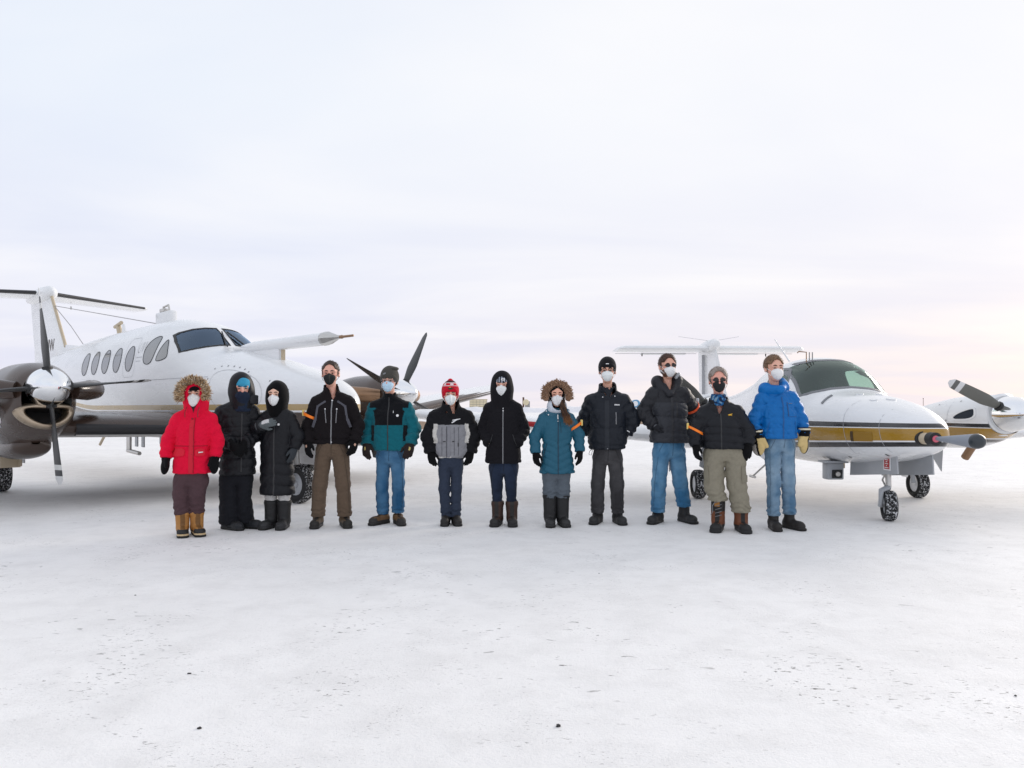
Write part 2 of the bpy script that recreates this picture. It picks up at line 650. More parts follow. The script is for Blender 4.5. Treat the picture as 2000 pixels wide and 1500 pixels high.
def ridge(name, path, h, w, mat, seed, n=160):
    """a low uneven ridge along a path, heights h(t)"""
    rnd = random.Random(seed)
    ph = [rnd.uniform(0, 6.28) for _ in range(8)]
    V, F = [], []
    prof = [(-1, 0), (-.75, .35), (-.45, .85), (-.1, 1.0), (.3, .95), (.7, .4), (1, 0)]
    segs = len(path) - 1
    for i in range(n + 1):
        q = i / n * segs
        k = min(int(q), segs - 1)
        f = q - k
        p0, p1 = Vector(path[k]), Vector(path[k + 1])
        p = p0.lerp(p1, f)
        d = (p1 - p0).normalized()
        nn = Vector((-d.y, d.x))
        hh = h * (1 + .16 * math.sin(i * .31 + ph[0]) + .10 * math.sin(i * .83 + ph[1]) + .07 * math.sin(i * 1.9 + ph[2]) + .05 * rnd.uniform(-1, 1))
        for (s, z) in prof:
            V.append((p.x + nn.x * s * w, p.y + nn.y * s * w, z * hh * (1 + .08 * rnd.uniform(-1, 1)) - 0.01))
    m = len(prof)
    for i in range(n):
        for j in range(m - 1):
            F.append((i * m + j, i * m + j + 1, (i + 1) * m + j + 1, (i + 1) * m + j))
    return tag(mesh_obj(name, V, F, mat), kind='structure')


ridge('snow_bank', [(-900, 255), (-200, 252), (0, 250), (250, 256), (900, 300)], 1.75, 7.0, M_BANK, 3, 700)
ridge('earth_bank', [(-16, 37), (-5.5, 47.5), (10.5, 63), (112, 210), (190, 330)], 0.50, 1.1, M_EARTH, 5, 260)

ridge('hills', [(250, 1560), (700, 1500), (1500, 1500), (2600, 1700)], 3.6, 60, principled('far_brush', lin(128, 120, 118), .9), 9, 300)

# ---- far things beyond the snow bank
M_YEL = principled('faded_yellow_panel', lin(214, 202, 172), 0.7, vary=(0.8, 0.1))
M_GREYP = principled('far_grey_paint', lin(150, 148, 146), 0.6)
M_RUST = principled('far_brown_paint', lin(92, 66, 52), 0.7)
M_BLUEP = principled('far_blue_paint', lin(95, 150, 185), 0.45)
M_WHITEP = principled('far_white_paint', (0.75, 0.76, 0.78), 0.5)

shed = empty('panelled_shed', (-13.2, 300, 0))
tag(shed, 'pale yellow panelled shed far off between red hat and black hooded coat', 'shed')
bm = bmesh.new()
add_box(bm, (-3.4, 0.06, 0), (3.4, 5, 4.75))
bm_obj('wall', bm, M_GREYP, shed)
pm_ = None
for r_ in range(5):
    for c_ in range(5):
        bm = bmesh.new()
        add_box(bm, (-3.32 + c_ * 1.34, -0.05, 0.15 + r_ * 0.93), (-3.32 + c_ * 1.34 + 1.24, 0.05, 0.15 + r_ * 0.93 + 0.8))
        bm_obj('panel', bm, M_YEL, shed)
bm = bmesh.new()
add_box(bm, (-3.6, -0.2, 4.76), (3.6, 5.2, 4.95))
bm_obj('roof', bm, M_YEL, shed)

trl = empty('equipment_trailer', (6.0, 300, 0))
tag(trl, 'far grey trailer with brown mast and round tan dish beside black hooded coat', 'trailer')
bm = bmesh.new()
add_box(bm, (-0.9, 0, 0.5), (1.0, 2.4, 4.1), 0.08)
bm_obj('box', bm, M_GREYP, trl)
bm = bmesh.new()
add_box(bm, (-1.9, -0.2, 0), (-1.2, 0.4, 5.7), 0.05)
bm_obj('mast', bm, M_RUST, trl)
lathe('dish', [(-0.5, 0.0), (-0.45, 0.6), (-0.3, 1.15), (-0.2, 1.2), (-0.15, 1.1), (-0.1, 0.0)], M_YEL, trl, 24, 'Y', (-0.55, 0, 3.7))
for sx in (-0.6, 0.7):
    lathe('wheel', [(-0.12, 0.0), (-0.12, 0.42), (0.12, 0.42), (0.12, 0.0)], M_RUST, trl, 20, 'Y', (sx, -0.14, 0.42))

tank = empty('storage_tank', (48.6, 300, 0))
tag(tank, 'far small blue storage tank seen between two dark jackets', 'tank')
lathe('shell', [(0, 0.0), (0.05, 1.4), (0.2, 1.55), (4.2, 1.55), (4.4, 1.4), (4.45, 0)], M_BLUEP, tank, 28, 'Y', (0, 0, 3.2))
lathe('end_disc', [(-0.06, 0.0), (-0.05, 1.0), (0.0, 1.02)], M_WHITEP, tank, 24, 'Y', (-0.4, 0, 3.2))
for sy in (0.8, 3.6):
    bm = bmesh.new()
    add_box(bm, (-1.2, sy - 0.2, 0), (1.2, sy + 0.2, 2.2))
    bm_obj('cradle', bm, M_RUST, tank)

for k, (x, h) in enumerate(((166, 5.2), (171, 3.0), (160, 2.9))):
    po = empty('marker_pole', (x, 310, 0))
    tag(po, ('tall thin dark marker pole on the horizon right of the gold striped nose', 'short dark marker pole on the horizon just right of the tall one',
             'short dark marker pole on the horizon just left of the tall one')[k], 'pole', 'far marker poles')
    tube('shaft', [(0, 0, 0), (0, 0, h)], 0.09, M_RUST, po, 8)
    tube('cap', [(0, 0, h), (0, 0, h + 0.25)], 0.2, M_RUST, po, 8)
# ================================================================== aircraft
def striped_paint(name, build):
    m = bpy.data.materials.new(name)
    m.use_nodes = True
    t = m.node_tree
    p = t.nodes['Principled BSDF']
    tcn = N(t, 'ShaderNodeTexCoord')
    s = N(t, 'ShaderNodeSeparateXYZ')
    L(t, tcn.outputs['Object'], s.inputs[0])
    col = build(t, s)
    # light grime
    g = N(t, 'ShaderNodeTexNoise', i_Scale=2.2, i_Detail=4.0, i_Roughness=0.55)
    mp = N(t, 'ShaderNodeMapping')
    mp.inputs['Scale'].default_value = (0.5, 1, 2.4)
    L(t, tcn.outputs['Object'], mp.inputs[0])
    L(t, mp.outputs[0], g.inputs['Vector'])
    gr = ramp(t, [(0.48, (0, 0, 0)), (0.8, (1, 1, 1))])
    L(t, g.outputs[0], gr.inputs[0])
    col = mixc(t, math_n(t, 'MULTIPLY', gr.outputs[0], 0.22), col, (0.36, 0.37, 0.38))
    L(t, col, p.inputs['Base Color'])
    L(t, math_n(t, 'MULTIPLY_ADD', g.outputs[0], 0.22, 0.16), p.inputs['Roughness'])
    p.inputs['Coat Weight'].default_value = 0.35
    p.inputs['Coat Roughness'].default_value = 0.08
    # faint oil-canning of the skin
    wv = N(t, 'ShaderNodeTexNoise', i_Scale=2.2, i_Detail=2.0)
    L(t, tcn.outputs['Object'], wv.inputs['Vector'])
    bn = N(t, 'ShaderNodeBump', i_Strength=0.06, i_Distance=0.02)
    L(t, wv.outputs[0], bn.inputs['Height'])
    L(t, bn.outputs[0], p.inputs['Normal'])
    return m


AW = (0.80, 0.81, 0.82)
GOLD1 = lin(178, 150, 96)
GOLD2 = lin(164, 124, 30)
BROWN = lin(66, 51, 43)


def paint1(t, s):
    # white over a thin gold line and a dark brown belly; the line sweeps up towards the tail
    bk = math_n(t, 'MAXIMUM', math_n(t, 'MULTIPLY_ADD', s.outputs[0], -1.0, -4.4), 0.0)
    up = math_n(t, 'MULTIPLY', math_n(t, 'POWER', bk, 2.0), 0.045)
    q = math_n(t, 'SUBTRACT', s.outputs[2], up)
    r = ramp(t, [(0.0, BROWN), (0.520, AW), (0.545, GOLD1), (0.625, AW)], 'CONSTANT')
    L(t, math_n(t, 'SUBTRACT', q, 0.68), r.inputs[0])
    return r.outputs[0]


def stripes2(top, w0, slope, a0):
    def f(t, s):
        w = math_n(t, 'MULTIPLY_ADD', math_n(t, 'SUBTRACT', s.outputs[0], a0), slope, w0)
        q = math_n(t, 'DIVIDE', math_n(t, 'SUBTRACT', top, s.outputs[2]), w)
        q = math_n(t, 'MULTIPLY_ADD', q, 0.5, 0.25)
        K = (0.012, 0.012, 0.015)
        r = ramp(t, [(0.0, AW), (0.25, K), (0.34, AW), (0.362, GOLD2), (0.62, AW), (0.65, K), (0.75, AW)], 'CONSTANT')
        L(t, q, r.inputs[0])
        return r.outputs[0]
    return f


M_P1 = striped_paint('white_gold_brown_paint', paint1)
M_P2 = striped_paint('white_gold_black_paint', stripes2(1.10, 0.335, -0.053, 1.0))
M_P2N = striped_paint('nacelle_striped_paint', stripes2(1.065, 0.235, 0.03, 1.0))
M_AW = striped_paint('aircraft_white', lambda t, s: (lambda r: r.outputs[0])(ramp(t, [(0, AW), (1, AW)])))
M_BRN = principled('brown_gloss_paint', BROWN, 0.28, coat=0.30, spec=0.5, vary=(2.0, 0.15))
M_BOOT = principled('rubber_boot', (0.022, 0.022, 0.025), 0.5, vary=(5.0, 0.2))
M_CHROME = principled('polished_metal', (0.88, 0.89, 0.90), 0.07, 1.0)
M_STEEL = principled('brushed_metal', (0.55, 0.54, 0.52), 0.35, 1.0, vary=(8.0, 0.15))
M_LIP = principled('worn_bright_metal', lin(176, 160, 140), 0.3, 0.9, vary=(7.0, 0.2))
M_EXH = principled('heat_stained_metal', lin(150, 120, 95), 0.38, 0.75, vary=(4.0, 0.3))
M_DARK = principled('dark_interior', (0.014, 0.022, 0.034), 0.8, vary=(3.0, 0.3))
M_SEAT = principled('seat_cloth', (0.05, 0.055, 0.06), 0.9)
M_BLACK = principled('black_rubber', (0.012, 0.012, 0.013), 0.55)
M_GREY = principled('grey_paint', lin(165, 168, 172), 0.4, coat=0.2, vary=(3.0, 0.08))
M_LGREY = principled('letter_grey', lin(120, 122, 126), 0.5)
M_SEAL = principled('window_seal', lin(66, 68, 72), 0.6)
M_BRNL = principled('letter_brown', lin(88, 74, 66), 0.5)
M_RED = principled('red_paint', lin(170, 25, 30), 0.5)
M_REDL = principled('dark_red_paint', lin(120, 20, 24), 0.6)
M_PINK = principled('pink_plug', lin(225, 110, 130), 0.6)
M_TAN = principled('tan_probe', lin(190, 175, 150), 0.4, vary=(9.0, 0.12))
M_PAPER = principled('paper', (0.8, 0.8, 0.8), 0.8)
M_SEAM = principled('panel_seam', (0.46, 0.47, 0.49), 0.6)
M_WIRE = principled('antenna_wire', (0.35, 0.34, 0.34), 0.5)


def glass(name, tint, gloss=0.04, gtint=(.8, .8, .8)):
    m = bpy.data.materials.new(name)
    m.use_nodes = True
    t = m.node_tree
    t.nodes.clear()
    tr = N(t, 'ShaderNodeBsdfTransparent')
    tr.inputs[0].default_value = (*tint, 1)
    gl = N(t, 'ShaderNodeBsdfGlossy', i_Roughness=0.03)
    gl.inputs[0].default_value = (*gtint, 1)
    fr = N(t, 'ShaderNodeFresnel', i_IOR=1.52)
    fac = math_n(t, 'MULTIPLY_ADD', fr.outputs[0], 1.0, gloss, clamp=True)
    mx = N(t, 'ShaderNodeMixShader')
    L(t, fac, mx.inputs[0])
    L(t, tr.outputs[0], mx.inputs[1])
    L(t, gl.outputs[0], mx.inputs[2])
    o = N(t, 'ShaderNodeOutputMaterial')
    L(t, mx.outputs[0], o.inputs[0])
    return m


M_GLASS1 = glass('blue_tinted_glass', (0.40, 0.52, 0.68), 0.10, (.50, .66, .88))
M_GLASS2 = glass('green_tinted_glass', (0.62, 0.82, 0.73), 0.07, (.70, .82, .76))
M_CABIN = principled('cabin_window', (0.27, 0.275, 0.28), 0.06, 0.75, vary=(1.5, 0.15))


def tyre_material():
    m = bpy.data.materials.new('snowy_tyre')
    m.use_nodes = True
    t = m.node_tree
    p = t.nodes['Principled BSDF']
    tcn = N(t, 'ShaderNodeTexCoord')
    nz = N(t, 'ShaderNodeTexNoise', i_Scale=42.0, i_Detail=5.0, i_Roughness=0.7)
    L(t, tcn.outputs['Object'], nz.inputs['Vector'])
    at = N(t, 'ShaderNodeAttribute', attribute_name='Col')
    sc = N(t, 'ShaderNodeSeparateColor')
    L(t, at.outputs['Color'], sc.inputs[0])
    r = ramp(t, [(0.53, (0, 0, 0)), (0.60, (1, 1, 1))])
    L(t, nz.outputs[0], r.inputs[0])
    f = math_n(t, 'MULTIPLY', r.outputs[0], sc.outputs[0])
    L(t, mixc(t, f, (0.013, 0.013, 0.014), (0.72, 0.73, 0.75)), p.inputs['Base Color'])
    p.inputs['Roughness'].default_value = 0.8
    return m


M_TYRE = tyre_material()


def wheel(parent, center, r, w, turn=0.0, rim_mat=None):
    """tyre with packed-snow tread and a rim, axle along y"""
    e = mesh_wheel(parent, r, w, rim_mat or M_GREY)
    e.location = center
    e.rotation_euler = (0, 0, turn)
    return e


def mesh_wheel(parent, r, w, rim_mat):
    prof = [(-.30, .56), (-.46, .62), (-.52, .74), (-.47, .88), (-.36, .965), (-.24, .995), (-.22, .965), (-.17, .965), (-.15, 1.0),
            (-.04, 1.0), (-.02, .968), (.02, .968), (.04, 1.0), (.15, 1.0), (.17, .965), (.22, .965), (.24, .995), (.36, .965), (.47, .88), (.52, .74), (.46, .62), (.30, .56)]
    n = 48
    V, F, col = [], [], []
    for (y, q) in prof:
        for k in range(n):
            a = 2 * math.pi * k / n
            V.append((q * r * math.cos(a), y * w, q * r * math.sin(a)))
            col.append((1 if q > .955 else 0.0, 0, 0))
    m = len(prof)
    for i in range(m - 1):
        for k in range(n):
            F.append((i * n + k, i * n + (k + 1) % n, (i + 1) * n + (k + 1) % n, (i + 1) * n + k))
    ty = mesh_obj('wheel', V, F, M_TYRE, parent, True, col)
    bm = bmesh.new()
    add_lathe(bm, [(-.34 * w, 0.0), (-.34 * w, .16 * r), (-.26 * w, .2 * r), (-.22 * w, .42 * r), (-.33 * w, .50 * r), (-.33 * w, .60 * r),
                   (.33 * w, .60 * r), (.33 * w, .50 * r), (.22 * w, .42 * r), (.26 * w, .2 * r), (.34 * w, .16 * r), (.34 * w, 0)], 32, 'Y')
    bm_obj('rim', bm, rim_mat, ty, autosmooth=35)
    return ty


def airfoil(n, th, x0=0.0, x1=1.0):
    """outline from upper x1 round the nose to lower x1"""
    def yt(x):
        return 5 * th * (0.2969 * math.sqrt(x) - 0.1260 * x - 0.3516 * x * x + 0.2843 * x**3 - 0.1036 * x**4)
    xs = [x0 + (x1 - x0) * (1 - math.cos(math.pi * i / n / 1.0)) / 2 if x0 == 0 and x1 == 1 else x0 + (x1 - x0) * (i / n) ** 2 for i in range(n + 1)]
    up = [(x, yt(x)) for x in reversed(xs)]
    lo = [(x, -yt(x) * 0.85) for x in xs[1:]]
    return up + lo


def wing_mesh(secs, prof, off=0.0):
    """secs: (y, le_a, chord, z, thickness, twist_deg)"""
    V, F = [], []
    m = None
    for (y, le, ch, z, th, tw) in secs:
        P = prof(th)
        m = len(P)
        c, s = math.cos(R(tw)), math.sin(R(tw))
        for (x, zz) in P:
            px, pz = -(x * ch), zz * ch
            if off:
                L_ = math.hypot(x - 0.03, zz) or 1
                px += -(x - 0.06) / max(0.06, L_) * off
                pz += (1 if zz >= 0 else -1) * off
            V.append((le + px * c - pz * s * 0, y, z + pz * c + px * s))
    k = len(secs)
    for i in range(k - 1):
        for j in range(m - 1):
            F.append((i * m + j, i * m + j + 1, (i + 1) * m + j + 1, (i + 1) * m + j))
    return V, F, m


def wing(name, secs, mat, parent, n=14):
    V, F, m = wing_mesh(secs, lambda th: airfoil(n, th))
    k = len(secs)
    F = list(F)
    for i in range(k - 1):
        F.append((i * m + m - 1, i * m, (i + 1) * m, (i + 1) * m + m - 1))
    F.append(tuple(range(m)))
    F.append(tuple(reversed(range((k - 1) * m, k * m))))
    o = mesh_obj(name, V, F, mat, parent)
    bm = bmesh.new()
    bm.from_mesh(o.data)
    bmesh.ops.recalc_face_normals(bm, faces=bm.faces)
    bm.to_mesh(o.data)
    bm.free()
    o.data.set_sharp_from_angle(angle=R(50))
    return o


def boot(name, secs, mat, parent, frac=0.09, off=0.004):
    V, F, m = wing_mesh(secs, lambda th: airfoil(8, th, 0.0, frac), off)
    return mesh_obj(name, V, F, mat, parent)


def blade_mesh(Rr, r0, chord, pitch_root, pitch_tip, n=16):
    """blade along +z, axis of rotation x; pitch measured from the disc plane towards the axis"""
    V, F = [], []
    m = 12
    for i in range(n + 1):
        f = i / n
        z = r0 + (Rr - r0) * f
        w = chord * (0.42 + 0.58 * min(1, f / 0.35) ** 1.2) if f < 0.35 else chord * (1 - 0.30 * ((f - 0.35) / 0.65) ** 1.6)
        if f > 0.93:
            w *= math.sqrt(max(0.04, 1 - ((f - 0.93) / 0.075) ** 2))
        th = 0.05 * (1 - f) ** 1.5 + 0.011
        if f < 0.12:
            th = 0.05
            w = min(w, 0.10)
        pt = R(pitch_root + (pitch_tip - pitch_root) * f)
        for k in range(m):
            a = 2 * math.pi * k / m
            u, v = w / 2 * math.cos(a), th / 2 * math.sin(a)
            V.append((u * math.sin(pt) + v * math.cos(pt), u * math.cos(pt) - v * math.sin(pt), z))
    for i in range(n):
        for k in range(m):
            F.append((i * m + k, i * m + (k + 1) % m, (i + 1) * m + (k + 1) % m, (i + 1) * m + k))
    F.append(tuple(reversed(range(m))))
    F.append(tuple(range(n * m, n * m + m)))
    return V, F


def blade_paint(name, base, Rr, bands):
    m = bpy.data.materials.new(name)
    m.use_nodes = True
    t = m.node_tree
    p = t.nodes['Principled BSDF']
    tcn = N(t, 'ShaderNodeTexCoord')
    s = N(t, 'ShaderNodeSeparateXYZ')
    L(t, tcn.outputs['Object'], s.inputs[0])
    r = ramp(t, [(0.0, base)] + bands, 'CONSTANT')
    L(t, math_n(t, 'DIVIDE', s.outputs[2], Rr), r.inputs[0])
    nz = N(t, 'ShaderNodeTexNoise', i_Scale=7.0, i_Detail=6.0)
    L(t, tcn.outputs['Object'], nz.inputs['Vector'])
    L(t, mixc(t, math_n(t, 'MULTIPLY', nz.outputs[0], 0.25), r.outputs[0], (0.10, 0.10, 0.10)), p.inputs['Base Color'])
    p.inputs['Roughness'].default_value = 0.45
    return m


def propeller(parent, hub, Rr, nbl, phi0, chord, pitch, mat, spin_r, spin_l, collar=True):
    root = empty('propeller')
    root.parent = parent
    root.location = hub
    V, F = blade_mesh(Rr, spin_r * 0.55, chord, *pitch)
    first = None
    for k in range(nbl):
        if first is None:
            b = mesh_obj('blade', V, F, mat, root)
            b.data.set_sharp_from_angle(angle=R(60))
            first = b
        else:
            b = first.copy()
            C.objects.link(b)
            b.parent = root
        # rotate +z towards +y by phi
        b.rotation_euler = (-R(phi0 + 360.0 / nbl * k), 0, 0)
        ph = R(phi0 + 360.0 / nbl * k)
        if collar:
            d = Vector((0, math.sin(ph), math.cos(ph)))
            tube('blade_cuff', [d * spin_r * 0.7, d * (spin_r * 1.05)], [0.062, 0.058], M_BLACK, root, 16)
    prof = []
    for i in range(15):
        f = i / 14
        prof.append((-0.10 + (spin_l + 0.10) * f, spin_r * (1 - f ** 2.1) ** 0.62 if f < 1 else 0.0))
    prof.insert(0, (-0.13, spin_r * 0.97))
    lathe('spinner', prof, M_CHROME, root, 40, 'X', (0, 0, 0), 60)
    return root


def cut_open(V, F, tests):
    """drop faces whose centre lies inside any of the window outlines; tests: (axis pair, sign test, outline)"""
    Cn = V[F].mean(axis=1)
    kill = np.zeros(len(F), dtype=bool)
    for ax, cond, poly in tests:
        kill |= inside_poly(Cn[:, list(ax)], poly) & cond(Cn)
    return F[~kill]


def fuselage_part(name, V, F, mat, parent):
    o = mesh_obj(name, V, F, mat, parent)
    return o


def cockpit_interior(parent, keys, shrink, a_lo, a_hi, tests, mat=None):
    K = [(a, (t + b) / 2 + (t - b) / 2 * shrink, (t + b) / 2 - (t - b) / 2 * shrink, w * shrink) for (a, t, b, w) in keys]
    V, F = loft(K, 220, 120)
    Cn = V[F].mean(axis=1)
    F = F[(Cn[:, 0] > a_lo) & (Cn[:, 0] < a_hi)]
    F = cut_open(V, F, tests)
    return mesh_obj('cabin_lining', V, F, mat or M_DARK, parent)


# ------------------------------------------------------------------ the big twin on the left
A1 = empty('airplane', (-3.81, 11.14, 0), R(-45))
tag(A1, 'large white twin turboprop with brown engines and gold line, nose boom pointing right', 'airplane')
K1 = [(2.62, 1.30, 1.26, 0.02), (2.58, 1.41, 1.14, 0.15), (2.45, 1.52, 1.02, 0.26), (2.15, 1.64, 0.93, 0.39), (1.65, 1.76, 0.86, 0.51), (0.9, 1.93, 0.80, 0.62),
      (0.2, 2.05, 0.77, 0.69), (-0.42, 2.15, 0.75, 0.72), (-0.72, 2.32, 0.75, 0.735), (-1.02, 2.49, 0.74, 0.75), (-1.45, 2.62, 0.74, 0.765), (-2.3, 2.715, 0.74, 0.775),
      (-4.0, 2.70, 0.75, 0.775), (-5.6, 2.66, 0.82, 0.76), (-7.2, 2.58, 1.05, 0.68), (-9.0, 2.48, 1.50, 0.46), (-10.6, 2.38, 1.9, 0.23), (-11.4, 2.32, 2.12, 0.07)]
V1, F1 = loft(K1, 420, 200)
B1 = bvh_of(V1, F1)
front = lambda y, z: (6.0, y, z)
stbd = lambda a, z: (a, -3.0, z)
port = lambda a, z: (a, 3.0, z)
ws_s = [(-0.045, 2.195), (-0.045, 2.478), (-0.20, 2.475), (-0.36, 2.45), (-0.50, 2.40), (-0.555, 2.36), (-0.60, 2.25), (-0.64, 2.08), (-0.54, 2.115), (-0.38, 2.155), (-0.2, 2.185)]
ws_p = [(-y, z) for (y, z) in reversed(ws_s)]
fcond = lambda c: c[:, 0] > -1.75
F1c = cut_open(V1, F1, [((1, 2), fcond, ws_s), ((1, 2), fcond, ws_p)])
fus1 = fuselage_part('fuselage', V1, F1c, M_P1, A1)
cockpit_interior(A1, K1, 0.965, -3.2, 0.0, [((1, 2), fcond, grow_poly(ws_s, .02)), ((1, 2), fcond, grow_poly(ws_p, .02))])
bm = bmesh.new()
add_box(bm, (-3.2, -0.5, 1.0), (-3.15, 0.5, 2.5))
bm_obj('bulkhead', bm, M_DARK, A1)
bm = bmesh.new()
add_box(bm, (-1.05, -0.50, 1.6), (-0.75, 0.50, 2.02), 0.05)
bm_obj('instrument_panel', bm, M_DARK, A1)
for sy in (-0.32, 0.32):
    bm = bmesh.new()
    add_box(bm, (-1.85, sy - 0.22, 1.3), (-1.72, sy + 0.22, 2.1), 0.05)
    add_box(bm, (-1.83, sy - 0.11, 2.1), (-1.74, sy + 0.11, 2.32), 0.04)
    bm_obj('seat', bm, M_SEAT, A1, autosmooth=40)
bm = bmesh.new()
add_box(bm, (-0.80, 0.18, 2.09), (-0.79, 0.38, 2.2), 0, Matrix.Rotation(0.3, 3, 'X'))
bm_obj('paper_sheet', bm, M_PAPER, A1)
for poly in (ws_s, ws_p):
    g = patch('windshield', B1, poly, front, (-1, 0, 0), M_GLASS1, A1, 0.003, 0.05, 0)
    patch('frame', B1, grow_poly(poly, 0.007), front, (-1, 0, 0), M_BLACK, g, 0.008, 0.06, 0.012, hole=grow_poly(poly, -0.008))
for sgn, to3, dr in ((-1, stbd, (0, 1, 0)), (1, port, (0, -1, 0))):
    for a in (-4.97, -4.40, -3.83, -3.25, -2.66):
        w = patch('cabin_window', B1, circle_poly(a, 2.06, 0.175, 0.20), to3, dr, M_CABIN, A1, 0.004, 0.06, 0.004)
        patch('frame', B1, circle_poly(a, 2.06, 0.185, 0.21), to3, dr, M_SEAL, w, 0.007, 0.08, 0.008, hole=circle_poly(a, 2.06, 0.175, 0.20))
    sw = smooth_poly([(-2.04, 1.98), (-2.07, 2.14), (-1.98, 2.29), (-1.80, 2.37), (-1.62, 2.36), (-1.63, 2.18), (-1.70, 1.98), (-1.86, 1.93)], 2)
    w = patch('side_window', B1, sw, to3, dr, M_CABIN, A1, 0.004, 0.06, 0.004)
    patch('frame', B1, grow_poly(sw, 0.010), to3, dr, M_SEAL, w, 0.007, 0.08, 0.008, hole=sw)
    tw = smooth_poly([(-1.56, 2.02), (-1.43, 2.27), (-1.36, 2.30), (-1.20, 2.06), (-1.23, 2.0), (-1.53, 1.97)], 2)
    w = patch('quarter_window', B1, tw, to3, dr, M_CABIN, A1, 0.004, 0.05, 0.004)
    patch('frame', B1, grow_poly(tw, 0.010), to3, dr, M_SEAL, w, 0.007, 0.08, 0.008, hole=tw)
    # emergency exit seam round the foremost cabin window, nose bay seam
    ex = smooth_poly([(-2.92, 1.76), (-2.92, 2.1), (-2.92, 2.40), (-2.66, 2.40), (-2.40, 2.40), (-2.40, 2.1), (-2.40, 1.76), (-2.66, 1.76)], 3)
    patch('exit_seam', B1, grow_poly(ex, 0.0025), to3, dr, M_SEAM, A1, 0.003, 0.08, 0, hole=grow_poly(ex, -0.0025))
    bay = smooth_poly([(0.25, 1.30), (0.15, 1.72), (0.55, 1.80), (1.35, 1.62), (1.5, 1.3), (0.9, 1.2)], 2)
    patch('bay_seam', B1, grow_poly(bay, 0.0025), to3, dr, M_SEAM, A1, 0.003, 0.08, 0, hole=grow_poly(bay, -0.0025))
    patch('skin_seam', B1, [(-1.9, 1.685), (0.1, 1.685), (0.1, 1.693), (-1.9, 1.693)], to3, dr, M_SEAM, A1, 0.003, 0.1, 0)
    for (a, z) in ((0.18, 1.80), (0.30, 1.83), (0.44, 1.83), (0.58, 1.82), (0.72, 1.80), (0.86, 1.77), (0.98, 1.73), (0.12, 1.66), (1.08, 1.66), (0.1, 1.45), (1.5, 1.6), (1.9, 1.48)):
        patch('fastener', B1, circle_poly(a, z, 0.011, 0.011, 8), to3, dr, M_LGREY, A1, 0.004, 0.1, 0)
text_patch('lettering', 'UW', 0.30, 0.35, B1, lambda u, v: (-2.38 + u * .85, -3.0, 2.13 + v * .9), (0, 1, 0), M_LGREY, A1, 0.004, 0.05, 0.95, 0.80, -0.009)
for k, ln in enumerate((0.30, 0.24)):
    patch('small_print', B1, [(-2.36, 2.06 - k * .06), (-2.36 + ln * .8, 2.06 - k * .06), (-2.36 + ln * .8, 2.069 - k * .06), (-2.36, 2.069 - k * .06)], stbd, (0, 1, 0), M_SEAM, A1, 0.004, 0.08, 0)
# wipers and centre post
for (y0, y1) in ((-0.14, -0.03), (0.20, 0.05)):
    pts = []
    for q in range(6):
        f = q / 5
        h, n_, i_, d_ = B1.ray_cast(Vector((6, y0 + (y1 - y0) * f, 2.14 + 0.26 * f)), Vector((-1, 0, 0)))
        if h is not None:
            pts.append(h + n_ * 0.028)
    tube('wiper', pts, 0.011, M_BLACK, A1, 6)
# nose boom on its pylon
bm = bmesh.new()
pyl = [(-0.30, 2.10), (0.35, 2.18), (0.98, 2.14), (0.98, 1.70), (0.6, 1.75), (0.0, 1.9)]
for s in (-0.05, 0.05):
    bm.faces.new([bm.verts.new((a, s, z)) for (a, z) in pyl])
bm.verts.ensure_lookup_table()
for i in range(6):
    j = (i + 1) % 6
    bm.faces.new((bm.verts[i], bm.verts[j], bm.verts[6 + j], bm.verts[6 + i]))
bmesh.ops.bevel(bm, geom=bm.edges[:], offset=0.02, segments=2, affect='EDGES')
bo = bm_obj('boom_pylon', bm, M_AW, A1, autosmooth=40)
bm = bmesh.new()
add_box(bm, (0.982, -0.03, 1.72), (0.994, 0.03, 2.05), 0.004)
bm_obj('edge_strip', bm, M_TAN, bo)
boom = lathe('nose_boom', [(-0.2, 0.0), (-0.19, 0.05), (0.2, 0.082), (2.02, 0.082)], M_AW, A1, 28, 'X', (0, 0, 2.13))
lathe('boom_cone', [(2.022, 0.084), (2.05, 0.09), (2.14, 0.086), (2.34, 0.03), (2.40, 0.022)], M_STEEL, boom, 8, 'X', (0, 0, 2.13), 20)
lathe('boom_tip', [(2.40, 0.020), (2.44, 0.024), (2.47, 0.016), (2.68, 0.015), (2.69, 0.0)], M_EXH, boom, 16, 'X', (0, 0, 2.13))
# roof fittings
bm = bmesh.new()
for k, (y, s) in enumerate(((-0.06, 1), (0.06, 1))):
    pass
add_box(bm, (-3.42, -0.07, 2.64), (-2.78, 0.07, 2.93), 0.03)
bm_obj('roof_fairing', bm, M_AW, A1, autosmooth=40)
bm = bmesh.new()
add_tube(bm, [(-3.22, 0, 2.92), (-3.22, 0, 3.02), (-3.0, 0, 3.04), (-2.95, 0, 2.92)], 0.018, 8)
add_box(bm, (-3.28, -0.05, 2.93), (-3.1, 0.05, 2.99), 0.01)
bm_obj('fairing_probe', bm, M_STEEL, A1, autosmooth=40)
tube('sampling_inlet', [(-5.35, 0, 2.62), (-5.52, 0, 2.88)], [0.06, 0.045], M_TAN, A1, 12)
tube('inlet_head', [(-5.70, 0, 2.86), (-5.34, 0, 2.92)], [0.035, 0.035], M_TAN, A1, 12)
bm = bmesh.new()
vs = [bm.verts.new(p) for p in ((-5.3, -.012, 2.66), (-5.05, -.012, 2.66), (-5.18, -.008, 2.88), (-5.28, -.008, 2.88), (-5.3, .012, 2.66), (-5.05, .012, 2.66), (-5.18, .008, 2.88), (-5.28, .008, 2.88))]
for f in ((0, 1, 2, 3), (7, 6, 5, 4), (0, 4, 5, 1), (1, 5, 6, 2), (2, 6, 7, 3), (3, 7, 4, 0)):
    bm.faces.new([vs[i] for i in f])
